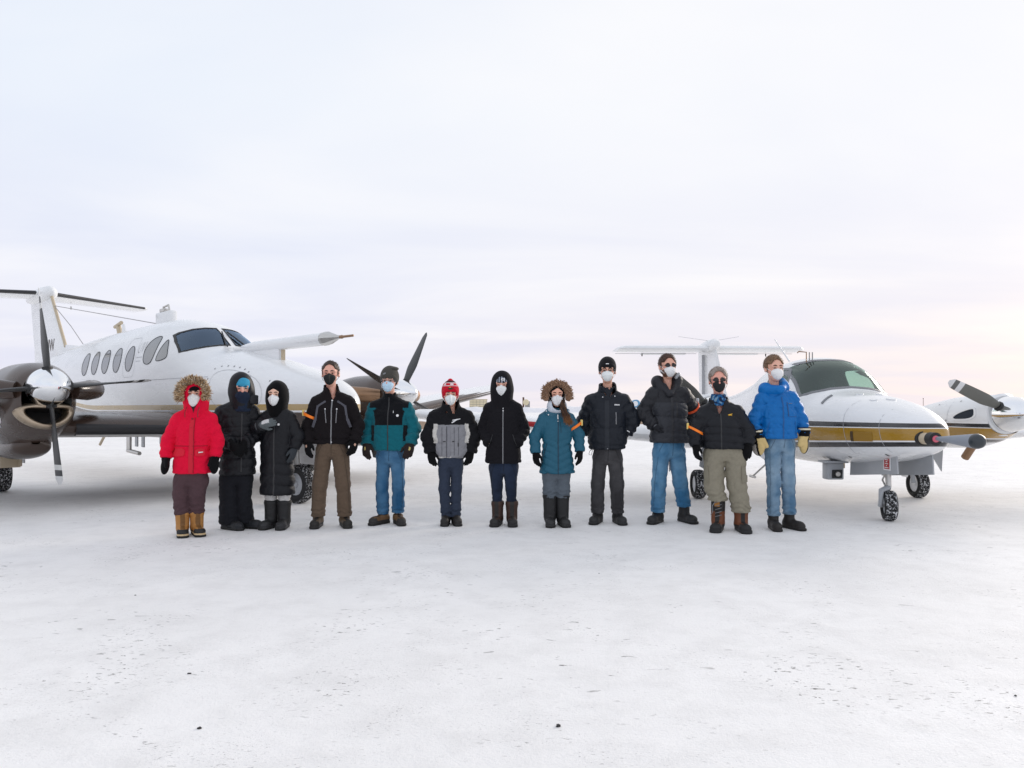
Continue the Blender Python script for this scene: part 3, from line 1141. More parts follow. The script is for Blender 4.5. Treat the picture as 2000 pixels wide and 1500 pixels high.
bm_obj('blade_antenna', bm, M_AW, A1)
tube('antenna_wire', [(-10.05, 0, 3.70), (-7.0, 0, 3.26), (-3.55, 0, 2.76)], 0.009, M_WIRE, A1, 6)
tube('antenna_wire', [(-9.95, 0, 3.70), (-8.6, 0, 3.1), (-7.6, 0, 2.58)], 0.009, M_WIRE, A1, 6)
# fin, dorsal fillet, T tail
def fin_mesh(name, secs, mat, parent):
    """secs: (z, le_a, te_a, thickness)"""
    V, F = [], []
    P = airfoil(10, 0.11)
    m = len(P)
    for (z, le, te, th) in secs:
        ch = le - te
        for (x, q) in P:
            V.append((le - x * ch, q / 0.11 * th, z))
    for i in range(len(secs) - 1):
        for j in range(m):
            F.append((i * m + j, i * m + (j + 1) % m, (i + 1) * m + (j + 1) % m, (i + 1) * m + j))
    F.append(tuple(range(m)))
    F.append(tuple(range((len(secs) - 1) * m, len(secs) * m)))
    o = mesh_obj(name, V, F, mat, parent)
    bm_ = bmesh.new()
    bm_.from_mesh(o.data)
    bmesh.ops.recalc_face_normals(bm_, faces=bm_.faces)
    bm_.to_mesh(o.data)
    bm_.free()
    o.data.set_sharp_from_angle(angle=R(50))
    return o, V, F


fin, FV, FF = fin_mesh('fin', [(2.2, -8.75, -11.6, 0.15), (2.72, -9.05, -11.65, 0.14), (3.95, -10.15, -12.0, 0.115)], M_AW, A1)
fin_mesh('dorsal_fillet', [(2.35, -6.9, -9.6, 0.08), (2.56, -7.3, -9.6, 0.06), (2.70, -8.9, -9.6, 0.035)], M_AW, A1)
tube('fin_edge', [(-8.99, 0, 2.66), (-9.05, 0, 2.74), (-10.13, 0, 3.94)], 0.035, M_TAN, A1, 12)
BF = bvh_of(FV, FF)
text_patch('lettering', 'UW', 0.42, 0.0, BF, lambda u, v: (-10.36 + u * 0.95, -2.0, 2.60 + v), (0, 1, 0), M_BRNL, A1, 0.006, 0.1, 1.0, 1.0)
lathe('tail_bullet', [(0.18, 0.0), (0.12, 0.10), (-0.05, 0.165), (-0.5, 0.19), (-1.3, 0.17), (-1.9, 0.09), (-2.15, 0.0)], M_AW, A1, 24, 'X', (-10.2, 0, 4.02))
for s in (-1, 1):
    se = [(s * 0.05, -10.45, 1.55, 4.04, 0.10, 0), (s * 2.75, -11.75, 1.02, 4.04, 0.09, 0), (s * 2.84, -11.95, 0.75, 4.04, 0.07, 0)]
    wing('stabilizer', se, M_AW, A1)
    boot('deice_boot', [(s * 0.22, -10.45 - 0.082, 1.52, 4.04, 0.10, 0), (s * 2.70, -11.72, 1.03, 4.04, 0.09, 0)], M_BOOT, A1, 0.06, 0.004)
    a = lambda f: -10.53 - 1.19 * f
    bm = bmesh.new()
    for f0, f1 in ((0.05, 1.0),):
        y0, y1 = s * (0.22 + 2.48 * f0), s * (0.22 + 2.48 * f1)
        z0 = 3.985
        q = [(a(f0) - 0.96, y0, 3.995), (a(f1) - 0.66, y1, 4.0), (a(f1) - 0.675, y1, 4.0), (a(f0) - 0.98, y0, 3.995)]
        vs = [bm.verts.new((p[0], p[1], p[2] - 0.028)) for p in q]
        bm.faces.new(vs)
    bm_obj('elevator_gap', bm, M_SEAM, A1)
    tube('tab_horn', [(-12.3, s * 1.0, 3.98), (-12.28, s * 1.0, 3.9)], 0.02, M_STEEL, A1, 6)
# wings
for s in (-1, 1):
    wing('inner_wing', [(s * 0.55, -0.15, 2.5, 1.00, 0.155, 0), (s * 2.6, -0.25, 2.4, 1.03, 0.155, 0)], M_BRN, A1)
    wing('outer_wing', [(s * 2.55, -0.27, 2.35, 1.06, 0.15, 0), (s * 5.8, -0.95, 1.55, 1.60, 0.13, 0), (s * 6.55, -1.12, 1.3, 1.72, 0.11, 0), (s * 6.7, -1.35, 0.9, 1.745, 0.08, 0)], M_AW, A1)
    boot('deice_boot', [(s * 0.95, -0.17, 2.48, 0.975, 0.155, 0), (s * 2.2, -0.23, 2.42, 1.0, 0.155, 0)], M_BOOT, A1, 0.045, 0.006)
    boot('deice_boot', [(s * 3.15, -0.39, 2.20, 1.16, 0.15, 0), (s * 6.5, -1.11, 1.31, 1.712, 0.11, 0)], M_BRN, A1, 0.07, 0.005)
    tube('wing_root_fillet', [(-0.05, s * 0.72, 0.98), (-0.3, s * 0.84, 1.16), (-0.7, s * 0.83, 1.2)], [0.03, 0.05, 0.04], M_BRN, A1, 12)
    tube('edge_trim', [(-0.19, s * 0.95, 0.885), (-0.25, s * 2.2, 0.91)], 0.009, M_STEEL, A1, 8)
    # teardrop fairing on the belly side
    V, F = loft([(0.62, 0.93, 0.90, 0.01), (0.50, 1.04, 0.82, 0.09), (0.1, 1.12, 0.76, 0.16), (-0.6, 1.1, 0.78, 0.15), (-1.2, 0.98, 0.86, 0.02)], 40, 28, 2.0, s * 0.70)
    mesh_obj('belly_fairing', V, F, M_GREY, A1)
# nacelles
NK = [(0.06, 1.70, 1.04, 0.27), (-0.05, 1.75, 0.98, 0.34), (-0.35, 1.82, 0.86, 0.42), (-0.9, 1.83, 0.72, 0.46), (-1.7, 1.73, 0.70, 0.46), (-2.6, 1.50, 0.74, 0.42), (-3.6, 1.30, 0.86, 0.29), (-4.6, 1.2, 1.02, 0.08)]
M_BL1 = blade_paint('dark_blade_paint', (0.03, 0.031, 0.033), 1.18, [(0.79, (0.72, 0.72, 0.70)), (0.845, (0.04, 0.04, 0.042)), (0.91, (0.72, 0.72, 0.72))])
M_BL1B = blade_paint('plain_blade_paint', (0.03, 0.031, 0.033), 1.18, [(0.99, (0.04, 0.04, 0.042))])
for s, ph in ((-1, -5.5), (1, 27.0)):
    yc = s * 2.6
    V, F = loft(NK, 110, 72, 2.25, yc)
    nac = mesh_obj('nacelle', V, F, M_BRN, A1)
    BN = bvh_of(V, F)
    fr2 = lambda y, z: (3.0, y, z)
    # oval chin inlet: dark throat with a bright lip
    op = circle_poly(yc, 1.165, 0.215, 0.082, 36)
    lip = bmesh.new()
    rings = []
    for (k, dx, g) in ((0, 0.0, 1.42), (1, 0.10, 1.30), (2, 0.15, 1.12), (3, 0.13, 0.96), (4, 0.05, 0.92), (5, -0.10, 0.90)):
        rg = []
        for i in range(36):
            t_ = 2 * math.pi * i / 36
            yy, zz = 0.235 * g * math.cos(t_), 0.10 * (g if g < 1 else 1 + (g - 1) * 1.5) * math.sin(t_)
            rg.append(lip.verts.new((0.02 + dx - 0.10 * abs(math.cos(t_)) ** 3, yc + yy, 1.16 + zz - 0.03 * math.cos(t_) ** 2 * 0 + 0.06 * math.cos(t_) ** 2)))
        rings.append(rg)
    for r0, r1 in zip(rings, rings[1:]):
        for i in range(36):
            lip.faces.new((r0[i], r0[(i + 1) % 36], r1[(i + 1) % 36], r1[i]))
    lo_ = bm_obj('inlet_lip', lip, M_LIP, A1, smooth=True)
    bm = bmesh.new()
    vs = [bm.verts.new((-0.02 - 0.10 * abs(math.cos(2 * math.pi * i / 36)) ** 3, yc + 0.22 * math.cos(2 * math.pi * i / 36), 1.16 + 0.095 * math.sin(2 * math.pi * i / 36) + 0.06 * math.cos(2 * math.pi * i / 36) ** 2)) for i in range(36)]
    bm.faces.new(vs)
    bm_obj('inlet_throat', bm, M_BLACK, lo_)
    # exhaust stacks
    for q in (-1, 1):
        y0, y1 = yc + q * 0.30, yc + q * 0.66
        bm = bmesh.new()
        add_tube(bm, [(-0.02, y0, 1.47), (-0.16, yc + q * 0.50, 1.48), (-0.42, y1, 1.50), (-0.85, yc + q * 0.74, 1.51)], [0.10, 0.125, 0.125, 0.12], 20)
        ex = bm_obj('exhaust_stack', bm, M_EXH if s > 0 else M_BRN, A1, autosmooth=50)
        tube('exhaust_mouth', [(-0.84, yc + q * 0.738, 1.51), (-0.90, yc + q * 0.748, 1.511)], [0.128, 0.128], M_BLACK, ex, 20)
    # side louvre and stripe
    sd = (lambda a, z, yc=yc: (a, yc - 2.0, z)) if s < 0 else (lambda a, z, yc=yc: (a, yc - 2.0, z))
    patch('cowl_stripe', BN, [(-2.6, 1.02), (-0.45, 1.06), (-0.45, 1.10), (-2.6, 1.06)], sd, (0, 1, 0), principled('cowl_gold', GOLD1, 0.35), A1, 0.004, 0.1, 0)
    patch('cowl_stripe', BN, [(-2.6, 0.985), (-0.45, 1.025), (-0.45, 1.055), (-2.6, 1.015)], sd, (0, 1, 0), M_AW, A1, 0.004, 0.1, 0)
    patch('side_scoop', BN, circle_poly(-0.75, 1.33, 0.20, 0.10), sd, (0, 1, 0), M_GREY, A1, 0.02, 0.06, 0.025)
    patch('scoop_mouth', BN, circle_poly(-0.66, 1.33, 0.07, 0.055), sd, (0, 1, 0), M_BLACK, A1, 0.026, 0.06, 0)
    # chin bulge with the oil cooler door
    V, F = loft([(-0.45, 0.86, 0.80, 0.05), (-0.62, 0.90, 0.66, 0.22), (-1.2, 0.92, 0.58, 0.28), (-1.9, 0.88, 0.62, 0.25), (-2.3, 0.85, 0.74, 0.05)], 40, 36, 2.4, yc)
    mesh_obj('chin_fairing', V, F, M_BRN, A1)
    bm = bmesh.new()
    add_box(bm, (-1.75, yc - 0.12, 0.44), (-1.73, yc + 0.12, 0.64), 0.005)
    add_box(bm, (-1.73, yc + 0.09, 0.46), (-1.60, yc + 0.11, 0.63), 0.004)
    bm_obj('cooler_door', bm, M_TAN, A1)
    propeller(A1, (0.16, yc, 1.505), 1.18, 4, ph, 0.235, (76, 104), M_BL1 if s < 0 else M_BL1B, 0.235, 0.40)
    # main gear, twin wheels
    tube('gear_leg', [(-3.12, yc, 0.95), (-3.12, yc, 0.42), (-3.10, yc, 0.28)], [0.06, 0.055, 0.045], M_STEEL, A1, 12)
    for q in (-0.17, 0.17):
        wheel(A1, (-3.10, yc + q, 0.27), 0.27, 0.20)
    tube('axle', [(-3.10, yc - 0.18, 0.27), (-3.10, yc + 0.18, 0.27)], 0.03, M_STEEL, A1, 10)
    for q in (-0.36, 0.36):
        bm = bmesh.new()
        add_box(bm, (-3.7, yc + q - 0.012, 0.44), (-2.6, yc + q + 0.012, 0.84), 0.008)
        bm_obj('gear_door', bm, M_AW, A1)
# nose gear
tube('gear_leg', [(1.28, 0, 0.95), (1.35, 0, 0.42)], [0.055, 0.045], M_STEEL, A1, 12)
for q in (-0.11, 0.11):
    tube('fork', [(1.35, q * 0.5, 0.50), (1.40, q, 0.44), (1.40, q, 0.26)], 0.025, M_AW, A1, 8)
wheel(A1, (1.40, 0, 0.255), 0.255, 0.18, R(12))
for q in (-0.2, 0.2):
    bm = bmesh.new()
    add_box(bm, (0.75, q - 0.01, 0.50), (1.6, q + 0.01, 0.84), 0.006)
    bm_obj('gear_door', bm, M_AW, A1)
# belly antennas and probes
bm = bmesh.new()
add_box(bm, (-4.05, -0.34, 0.48), (-3.88, -0.30, 0.80), 0.008)
add_tube(bm, [(-4.02, -0.32, 0.50), (-3.45, -0.32, 0.47)], 0.035, 12)
bm_obj('belly_probe', bm, M_STEEL, A1, autosmooth=40)
tube('drain_mast', [(-4.6, -0.5, 0.82), (-4.95, -0.5, 0.58)], 0.025, M_TAN, A1, 8)
for a in (-3.3, -3.0, -2.2, -1.5):
    bm = bmesh.new()
    add_box(bm, (a, -0.45, 0.60 if a < -2.9 else 0.68), (a + 0.12, -0.43, 0.80), 0.006)
    bm_obj('belly_antenna', bm, M_GREY, A1)

# ------------------------------------------------------------------ the small twin on the right
A2 = empty('airplane', (4.15, 10.64, 0), R(-88.5))
tag(A2, 'small white twin with T tail and gold and black stripes along its nose', 'airplane')
K2 = [(2.97, 1.00, 0.96, 0.02), (2.94, 1.065, 0.885, 0.13), (2.84, 1.135, 0.81, 0.225), (2.62, 1.225, 0.745, 0.33), (2.25, 1.32, 0.675, 0.44), (1.80, 1.395, 0.625, 0.535), (1.45, 1.44, 0.60, 0.58),
      (1.22, 1.485, 0.585, 0.60), (1.0, 1.635, 0.565, 0.612), (0.78, 1.80, 0.55, 0.62), (0.52, 1.90, 0.54, 0.627), (0.2, 1.94, 0.535, 0.63), (-0.5, 1.90, 0.54, 0.615), (-1.3, 1.72, 0.60, 0.54), (-3.0, 1.50, 0.80, 0.34), (-4.5, 1.42, 1.0, 0.2), (-5.6, 1.36, 1.2, 0.05)]
V2, F2 = loft(K2, 400, 200, 2.5)
B2 = bvh_of(V2, F2)
w2_s = [(0.004, 1.515), (0.004, 1.882), (-0.20, 1.878), (-0.36, 1.845), (-0.455, 1.79), (-0.51, 1.70), (-0.555, 1.41), (-0.45, 1.452), (-0.25, 1.495)]
w2_p = [(-y, z) for (y, z) in reversed(w2_s)]
sd2 = smooth_poly([(0.66, 1.45), (0.50, 1.76), (0.26, 1.78), (-0.12, 1.78), (-0.14, 1.46), (0.3, 1.44)], 2)
sd2b = smooth_poly([(-0.16, 1.46), (-0.16, 1.80), (-0.7, 1.79), (-0.95, 1.68), (-0.9, 1.47)], 2)
fc2 = lambda c: c[:, 0] > 0.30
ts2 = [((1, 2), fc2, w2_s), ((1, 2), fc2, w2_p)] + [((0, 2), (lambda c: np.abs(c[:, 1]) > 0.2), p) for p in (sd2,)]
fus2 = fuselage_part('fuselage', V2, cut_open(V2, F2, ts2), M_P2, A2)
cockpit_interior(A2, K2, 0.97, -1.9, 1.5, [((1, 2), fc2, grow_poly(w2_s, .02)), ((1, 2), fc2, grow_poly(w2_p, .02))] +
                 [((0, 2), (lambda c: np.abs(c[:, 1]) > 0.2), grow_poly(p, .01)) for p in (sd2,)], principled('grey_green_lining', (.10, .115, .105), .8))
bm = bmesh.new()
add_box(bm, (-1.9, -0.3, 0.8), (-1.86, 0.3, 1.5))
bm_obj('bulkhead', bm, M_DARK, A2)
bm = bmesh.new()
add_box(bm, (0.78, -0.48, 1.05), (1.0, 0.48, 1.40), 0.04)
bm_obj('instrument_panel', bm, M_DARK, A2)
for sy in (-0.27, 0.27):
    bm = bmesh.new()
    add_box(bm, (-0.2, sy - 0.2, 0.9), (-0.08, sy + 0.2, 1.48), 0.05)
    add_box(bm, (-0.18, sy - 0.11, 1.49), (-0.09, sy + 0.11, 1.66), 0.04)
    bm_obj('seat', bm, M_SEAT, A2, autosmooth=40)
    tube('yoke', [(0.78, sy, 1.36), (0.58, sy, 1.38), (0.57, sy - 0.1, 1.46)], 0.012, M_BLACK, A2, 6)
for poly in ([q for q in w2_s if q[0] < -.1] + [(-.0, 1.515)] + [q for q in w2_p if q[0] > .1] + [(0.0, 1.883)],):
    g = patch('windshield', B2, poly, lambda y, z: (6.0, y, z), (-1, 0, 0), M_GLASS2, A2, 0.003, 0.05, 0)
    patch('frame', B2, grow_poly(poly, 0.012), lambda y, z: (6.0, y, z), (-1, 0, 0), M_LGREY, g, 0.006, 0.06, 0.012, hole=grow_poly(poly, -0.010))
for sgn, to3, dr in ((-1, stbd, (0, 1, 0)), (1, port, (0, -1, 0))):
    for p in (sd2,):
        w = patch('side_window', B2, p, to3, dr, M_GLASS2, A2, 0.003, 0.06, 0)
        patch('frame', B2, grow_poly(p, 0.018), to3, dr, M_LGREY, w, 0.006, 0.08, 0.010, hole=grow_poly(p, -0.012))
    for (a, ap) in ((2.10, 0.0), (2.62, 0.0)):
        patch('nose_seam', B2, [(a, 0.70), (a + 0.006, 0.70), (a + 0.006 - .14, 1.34), (a - .14, 1.34)], to3, dr, M_SEAM, A2, 0.003, 0.06, 0)
    # nose landing light recess in the gold band, its shade painted as darker patches
    patch('light_recess', B2, [(2.14, 0.89), (2.14, 1.00), (2.46, 1.0), (2.46, 0.90)], to3, dr, principled('recess_gold_shaded', lin(150, 112, 26), 0.4), A2, 0.004, 0.06, 0)
    patch('recess_shadow_edge', B2, [(2.14, 0.89), (2.14, 1.00), (2.185, 1.0), (2.185, 0.89)], to3, dr, principled('recess_edge_shade', lin(70, 50, 18), 0.6), A2, 0.006, 0.06, 0)  # dark strip painted for the shadow along the recess edge
    for (a, z) in ((1.3, 0.66), (1.9, 0.70), (2.5, 0.76)):
        patch('fastener', B2, circle_poly(a, z, 0.012, 0.012, 8), to3, dr, M_BLACK, A2, 0.005, 0.1, 0)
# nose top fittings: cover plates and a raised grab edge
dn = lambda a, y: (a, y, 4.0)
for (a, y, r_) in ((1.60, -0.10, 0.05), (1.66, 0.10, 0.045), (2.05, -0.16, 0.05), (2.08, 0.02, 0.06)):
    patch('cover_plate', B2, circle_poly(a, y, r_, r_ * 0.8, 20), dn, (0, 0, -1), M_AW, A2, 0.010, 0.05, 0.012)
patch('vent_lip', B2, [(1.42, -0.48), (1.46, -0.48), (1.40, -0.33), (1.36, -0.33)], dn, (0, 0, -1), M_LGREY, A2, 0.012, 0.05, 0.014)
# probe on the nose, covered tip
pr = tube('nose_probe', [(2.66, -0.10, 0.948), (3.08, -0.10, 0.952)], [0.064, 0.056], M_TAN, A2, 20)
tube('probe_collar', [(2.80, -0.10, 0.949), (2.945, -0.10, 0.951)], [0.085, 0.072], M_BLACK, pr, 24)
tube('probe_ring', [(3.06, -0.10, 0.952), (3.15, -0.10, 0.953)], [0.066, 0.064], M_BLACK, pr, 20)
tube('probe_plug', [(3.15, -0.10, 0.953), (3.165, -0.10, 0.953)], [0.034, 0.030], M_PINK, pr, 16)
cv = lathe('probe_cover', [(3.16, 0.0), (3.162, 0.018), (3.20, 0.022), (3.74, 0.066), (3.76, 0.068)], principled('grey_foam_cover', lin(140, 146, 156), 0.6, vary=(9, .08)), A2, 28, 'X', (0, -0.095, 0.957))
lathe('cover_cap', [(3.76, 0.0681), (3.78, 0.069), (3.82, 0.060), (3.845, 0.04), (3.855, 0.0)], principled('dark_cap', (0.03, 0.038, 0.045), 0.3), cv, 28, 'X', (0, -0.095, 0.957))
# tail
fin2, f2v, f2f = fin_mesh('fin', [(1.2, -3.4, -5.75, 0.09), (1.55, -3.85, -5.75, 0.085), (2.45, -4.55, -5.85, 0.075)], M_AW, A2)
bm = bmesh.new()
add_box(bm, (-5.28, -0.078, 1.5), (-5.265, 0.078, 2.36))
bm_obj('rudder_gap', bm, M_SEAM, A2)
lathe('tail_bullet', [(0.14, 0.0), (0.10, 0.07), (-0.05, 0.12), (-0.4, 0.13), (-1.0, 0.09), (-1.35, 0.0)], M_AW, A2, 24, 'X', (-4.58, 0, 2.52))
for s in (-1, 1):
    wing('stabilizer', [(s * 0.04, -4.68, 1.10, 2.46, 0.13, 0), (s * 1.78, -4.72, 1.02, 2.46, 0.13, 0), (s * 1.88, -4.85, 0.85, 2.455, 0.09, 0)], M_AW, A2)
    bm = bmesh.new()
    add_box(bm, (-5.42, min(s * .16, s * 1.86), 2.392), (-5.405, max(s * .16, s * 1.86), 2.40))
    bm_obj('elevator_gap', bm, M_SEAM, A2)
    bm = bmesh.new()
    add_box(bm, (-5.92, min(s * .3, s * 1.25), 2.405), (-5.72, max(s * .3, s * 1.25), 2.43), 0.004)
    bm_obj('trim_tab', bm, M_AW, A2)
    tube('whip_antenna', [(-4.85, s * 0.08, 2.62), (-5.05, s * 0.62, 2.72)], 0.0032, M_GREY, A2, 5)
    tube('hinge_horn', [(-5.4, s * 1.3, 2.40), (-5.4, s * 1.3, 2.34)], 0.012, M_BLACK, A2, 6)
tube('roof_antenna', [(0.1, -0.35, 1.90), (-0.15, -0.46, 2.22)], [0.012, 0.006], M_AW, A2, 8)
tube('roof_hook', [(0.55, -0.30, 1.86), (0.55, -0.30, 1.99), (0.55, -0.40, 2.0), (0.55, -0.42, 1.98)], 0.008, M_EXH, A2, 6)
for y in (-0.26, -0.22):
    tube('roof_peg', [(0.55, y, 1.88), (0.55, y, 1.99)], 0.008, M_WIRE, A2, 6)
# wings, nacelles, props, gear
NK2 = [(1.42, 1.40, 0.94, 0.235), (1.36, 1.42, 0.92, 0.27), (1.1, 1.425, 0.82, 0.335), (0.7, 1.41, 0.74, 0.36), (0.2, 1.35, 0.72, 0.35), (-0.5, 1.24, 0.76, 0.30), (-1.3, 1.12, 0.86, 0.17), (-1.9, 1.04, 0.94, 0.03)]
M_BL2 = blade_paint('grey_blade_paint', lin(104, 104, 98), 0.88, [(0.80, (0.75, 0.75, 0.76)), (0.87, (0.12, 0.12, 0.115)), (0.93, (0.75, 0.75, 0.76))])
for s in (-1, 1):
    yc = s * 1.78
    secs = [(s * 0.5, 0.62, 1.9, 0.76, 0.15, 0), (s * 1.78, 0.52, 1.75, 0.86, 0.15, 0), (s * 5.1, 0.42, 1.25, 1.145, 0.15, 0), (s * 5.42, 0.36, 1.1, 1.172, 0.13, 0), (s * 5.52, 0.18, 0.8, 1.18, 0.08, 0)]
    wing('wing', secs, M_AW, A2)
    boot('red_edge_stripe', [(s * 3.55, 0.47, 1.49, 1.012, 0.15, 0), (s * 4.25, 0.45, 1.38, 1.072, 0.15, 0)], M_RED, A2, 0.012, 0.004)
    V, F = loft(NK2, 90, 64, 2.4, yc)
    mesh_obj('nacelle', V, F, M_P2N, A2)
    BN = bvh_of(V, F)
    for q, to3, dr in ((-1, (lambda a, z, yc=yc: (a, yc - 2.0, z)), (0, 1, 0)), (1, (lambda a, z, yc=yc: (a, yc + 2.0, z)), (0, -1, 0))):
        inl = smooth_poly([(0.92, 1.14), (1.02, 1.19), (1.22, 1.245), (1.27, 1.24), (1.27, 1.13), (0.95, 1.115)], 2)
        patch('cooling_inlet_lip', BN, grow_poly(inl, 0.022), to3, dr, M_AW, A2, 0.012, 0.05, 0.014, hole=inl)
        patch('cooling_inlet', BN, inl, to3, dr, M_DARK, A2, 0.003, 0.05, 0)
        patch('cowl_seam', BN, [(0.80, 0.80), (0.806, 0.80), (0.806, 1.34), (0.80, 1.34)], to3, dr, M_SEAM, A2, 0.003, 0.06, 0)
        for (a, z) in ((0.45, 1.10), (0.72, 1.10), (0.78, 1.10), (0.5, 1.3), (0.95, 1.34)):
            patch('fastener', BN, circle_poly(a, z, 0.010, 0.010, 8), to3, dr, M_LGREY, A2, 0.005, 0.1, 0)
    tube('exhaust_pipe', [(0.95, yc - s * 0.10, 0.80), (0.80, yc - s * 0.12, 0.62)], [0.05, 0.05], M_EXH, A2, 14)
    propeller(A2, (1.56, yc, 1.185), 0.88, 2, (-64.0 if s > 0 else -50.0), 0.155, (50, 18), M_BL2, 0.215, 0.36, True)
    lathe('cowl_front', [(1.36, 0.26), (1.415, 0.235), (1.43, 0.15), (1.43, 0.0)], M_AW, A2, 40, 'X', (0, yc, 1.175))
    # main gear
    leg = tube('gear_leg', [(-0.12, s * 1.45, 0.80), (-0.12, s * 1.50, 0.45), (-0.02, s * 1.42, 0.40), (0.02, s * 1.42, 0.22)], [0.04, 0.035, 0.03, 0.028], M_GREY, A2, 10)
    wheel(A2, (-0.10, s * 1.55, 0.20), 0.20, 0.16, 0, M_WHITEP)
    bm = bmesh.new()
    dv = [(0.16, 0.80), (-0.30, 0.80), (-0.26, 0.45), (-0.1, 0.30), (0.02, 0.30)]
    y_ = s * 1.34
    aa = [bm.verts.new((a, y_, z)) for (a, z) in dv]
    bb = [bm.verts.new((a, y_ - s * 0.02, z)) for (a, z) in dv]
    bm.faces.new(aa)
    bm.faces.new(list(reversed(bb)))
    for i in range(5):
        bm.faces.new((aa[i], bb[i], bb[(i + 1) % 5], aa[(i + 1) % 5]))
    bm_obj('gear_door', bm, M_AW, A2)
    bm = bmesh.new()
    aa = [bm.verts.new((-0.2 + dx, s * (1.72 + dy), z)) for (dx, dy, z) in ((0, 0, 0.72), (0, 0.24, 0.72), (0, 0.22, 0.36))]
    bb = [bm.verts.new((v.co.x + 0.02, v.co.y, v.co.z)) for v in aa]
    bm.faces.new(aa)
    bm.faces.new(list(reversed(bb)))
    for i in range(3):
        bm.faces.new((aa[i], bb[i], bb[(i + 1) % 3], aa[(i + 1) % 3]))
    bm_obj('gear_flap', bm, M_GREY, A2)
tube('step_strut', [(0.3, -0.55, 0.68), (0.1, -0.86, 0.32)], 0.012, M_STEEL, A2, 8)
tube('step_tread', [(0.0, -0.86, 0.32), (0.2, -0.86, 0.32)], 0.018, M_STEEL, A2, 8)
# nose gear and its long doors
for (y, a0, a1, m_) in ((-0.17, 1.52, 2.55, M_GREY), (0.17, 1.60, 2.62, M_GREY)):
    bm = bmesh.new()
    q = [(a0, 0.66), (a1, 0.77), (a1 + 0.02, 0.56), (a0 - 0.02, 0.46)]
    aa = [bm.verts.new((a, y, z)) for (a, z) in q]
    bb = [bm.verts.new((a, y + 0.016, z)) for (a, z) in q]
    bm.faces.new(aa)
    bm.faces.new(list(reversed(bb)))
    for i in range(4):
        bm.faces.new((aa[i], bb[i], bb[(i + 1) % 4], aa[(i + 1) % 4]))
    dr_ = bm_obj('gear_door', bm, m_, A2)
    if y < 0:
        bm = bmesh.new()
        add_box(bm, (2.29, -0.1745, 0.585), (2.44, -0.1715, 0.725))
        bm_obj('placard', bm, M_PAPER, dr_)
        bm = bmesh.new()
        add_box(bm, (2.31, -0.1775, 0.60), (2.42, -0.1750, 0.712))
        bm_obj('placard_field', bm, M_RED, dr_)
        for k, w_ in enumerate((0.07, 0.03, 0.06, 0.02, 0.08)):
            bm = bmesh.new()
            add_box(bm, (2.365 - w_ / 2, -0.1800, 0.695 - k * 0.021), (2.365 + w_ / 2, -0.1780, 0.703 - k * 0.021))
            bm_obj('placard_line', bm, M_PAPER, dr_)
tube('gear_leg', [(2.02, 0, 0.66), (2.06, 0, 0.47), (2.07, 0, 0.37)], [0.045, 0.032, 0.030], M_STEEL, A2, 12)
tube('torque_link', [(1.98, 0.0, 0.50), (1.93, 0.0, 0.44), (2.0, 0.0, 0.38)], 0.012, M_STEEL, A2, 6)
tube('fork', [(2.07, 0.0, 0.37), (2.10, -0.10, 0.34), (2.12, -0.115, 0.24), (2.08, -0.10, 0.165)], [0.035, 0.03, 0.024, 0.026], M_GREY, A2, 10)
wheel(A2, (2.08, 0, 0.168), 0.168, 0.135, R(-16))
tube('axle', [(2.08, -0.1, 0.168), (2.08, 0.09, 0.168)], 0.02, M_STEEL, A2, 8)
# camera pod and little masts under the belly
bm = bmesh.new()
add_box(bm, (1.30, -0.42, 0.40), (1.46, -0.22, 0.60), 0.015)
add_box(bm, (1.27, -0.46, 0.60), (1.49, -0.18, 0.625), 0.006)
pod = bm_obj('camera_pod', bm, M_GREY, A2, autosmooth=40)
bm = bmesh.new()
add_box(bm, (1.461, -0.37, 0.42), (1.48, -0.25, 0.52), 0.006)
bm_obj('pod_window_frame', bm, M_BLACK, pod)
lathe('pod_lens', [(1.48, 0.03), (1.50, 0.028), (1.502, 0.0)], M_STEEL, pod, 16, 'X', (0, -0.31, 0.47))
for (a, h, m_) in ((1.72, 0.53, M_REDL), (1.80, 0.50, M_TAN), (1.2, 0.52, M_TAN)):
    bm = bmesh.new()
    add_box(bm, (a, -0.16, h), (a + 0.05, -0.11, 0.66), 0.006)
    bm_obj('belly_mast', bm, m_, A2)
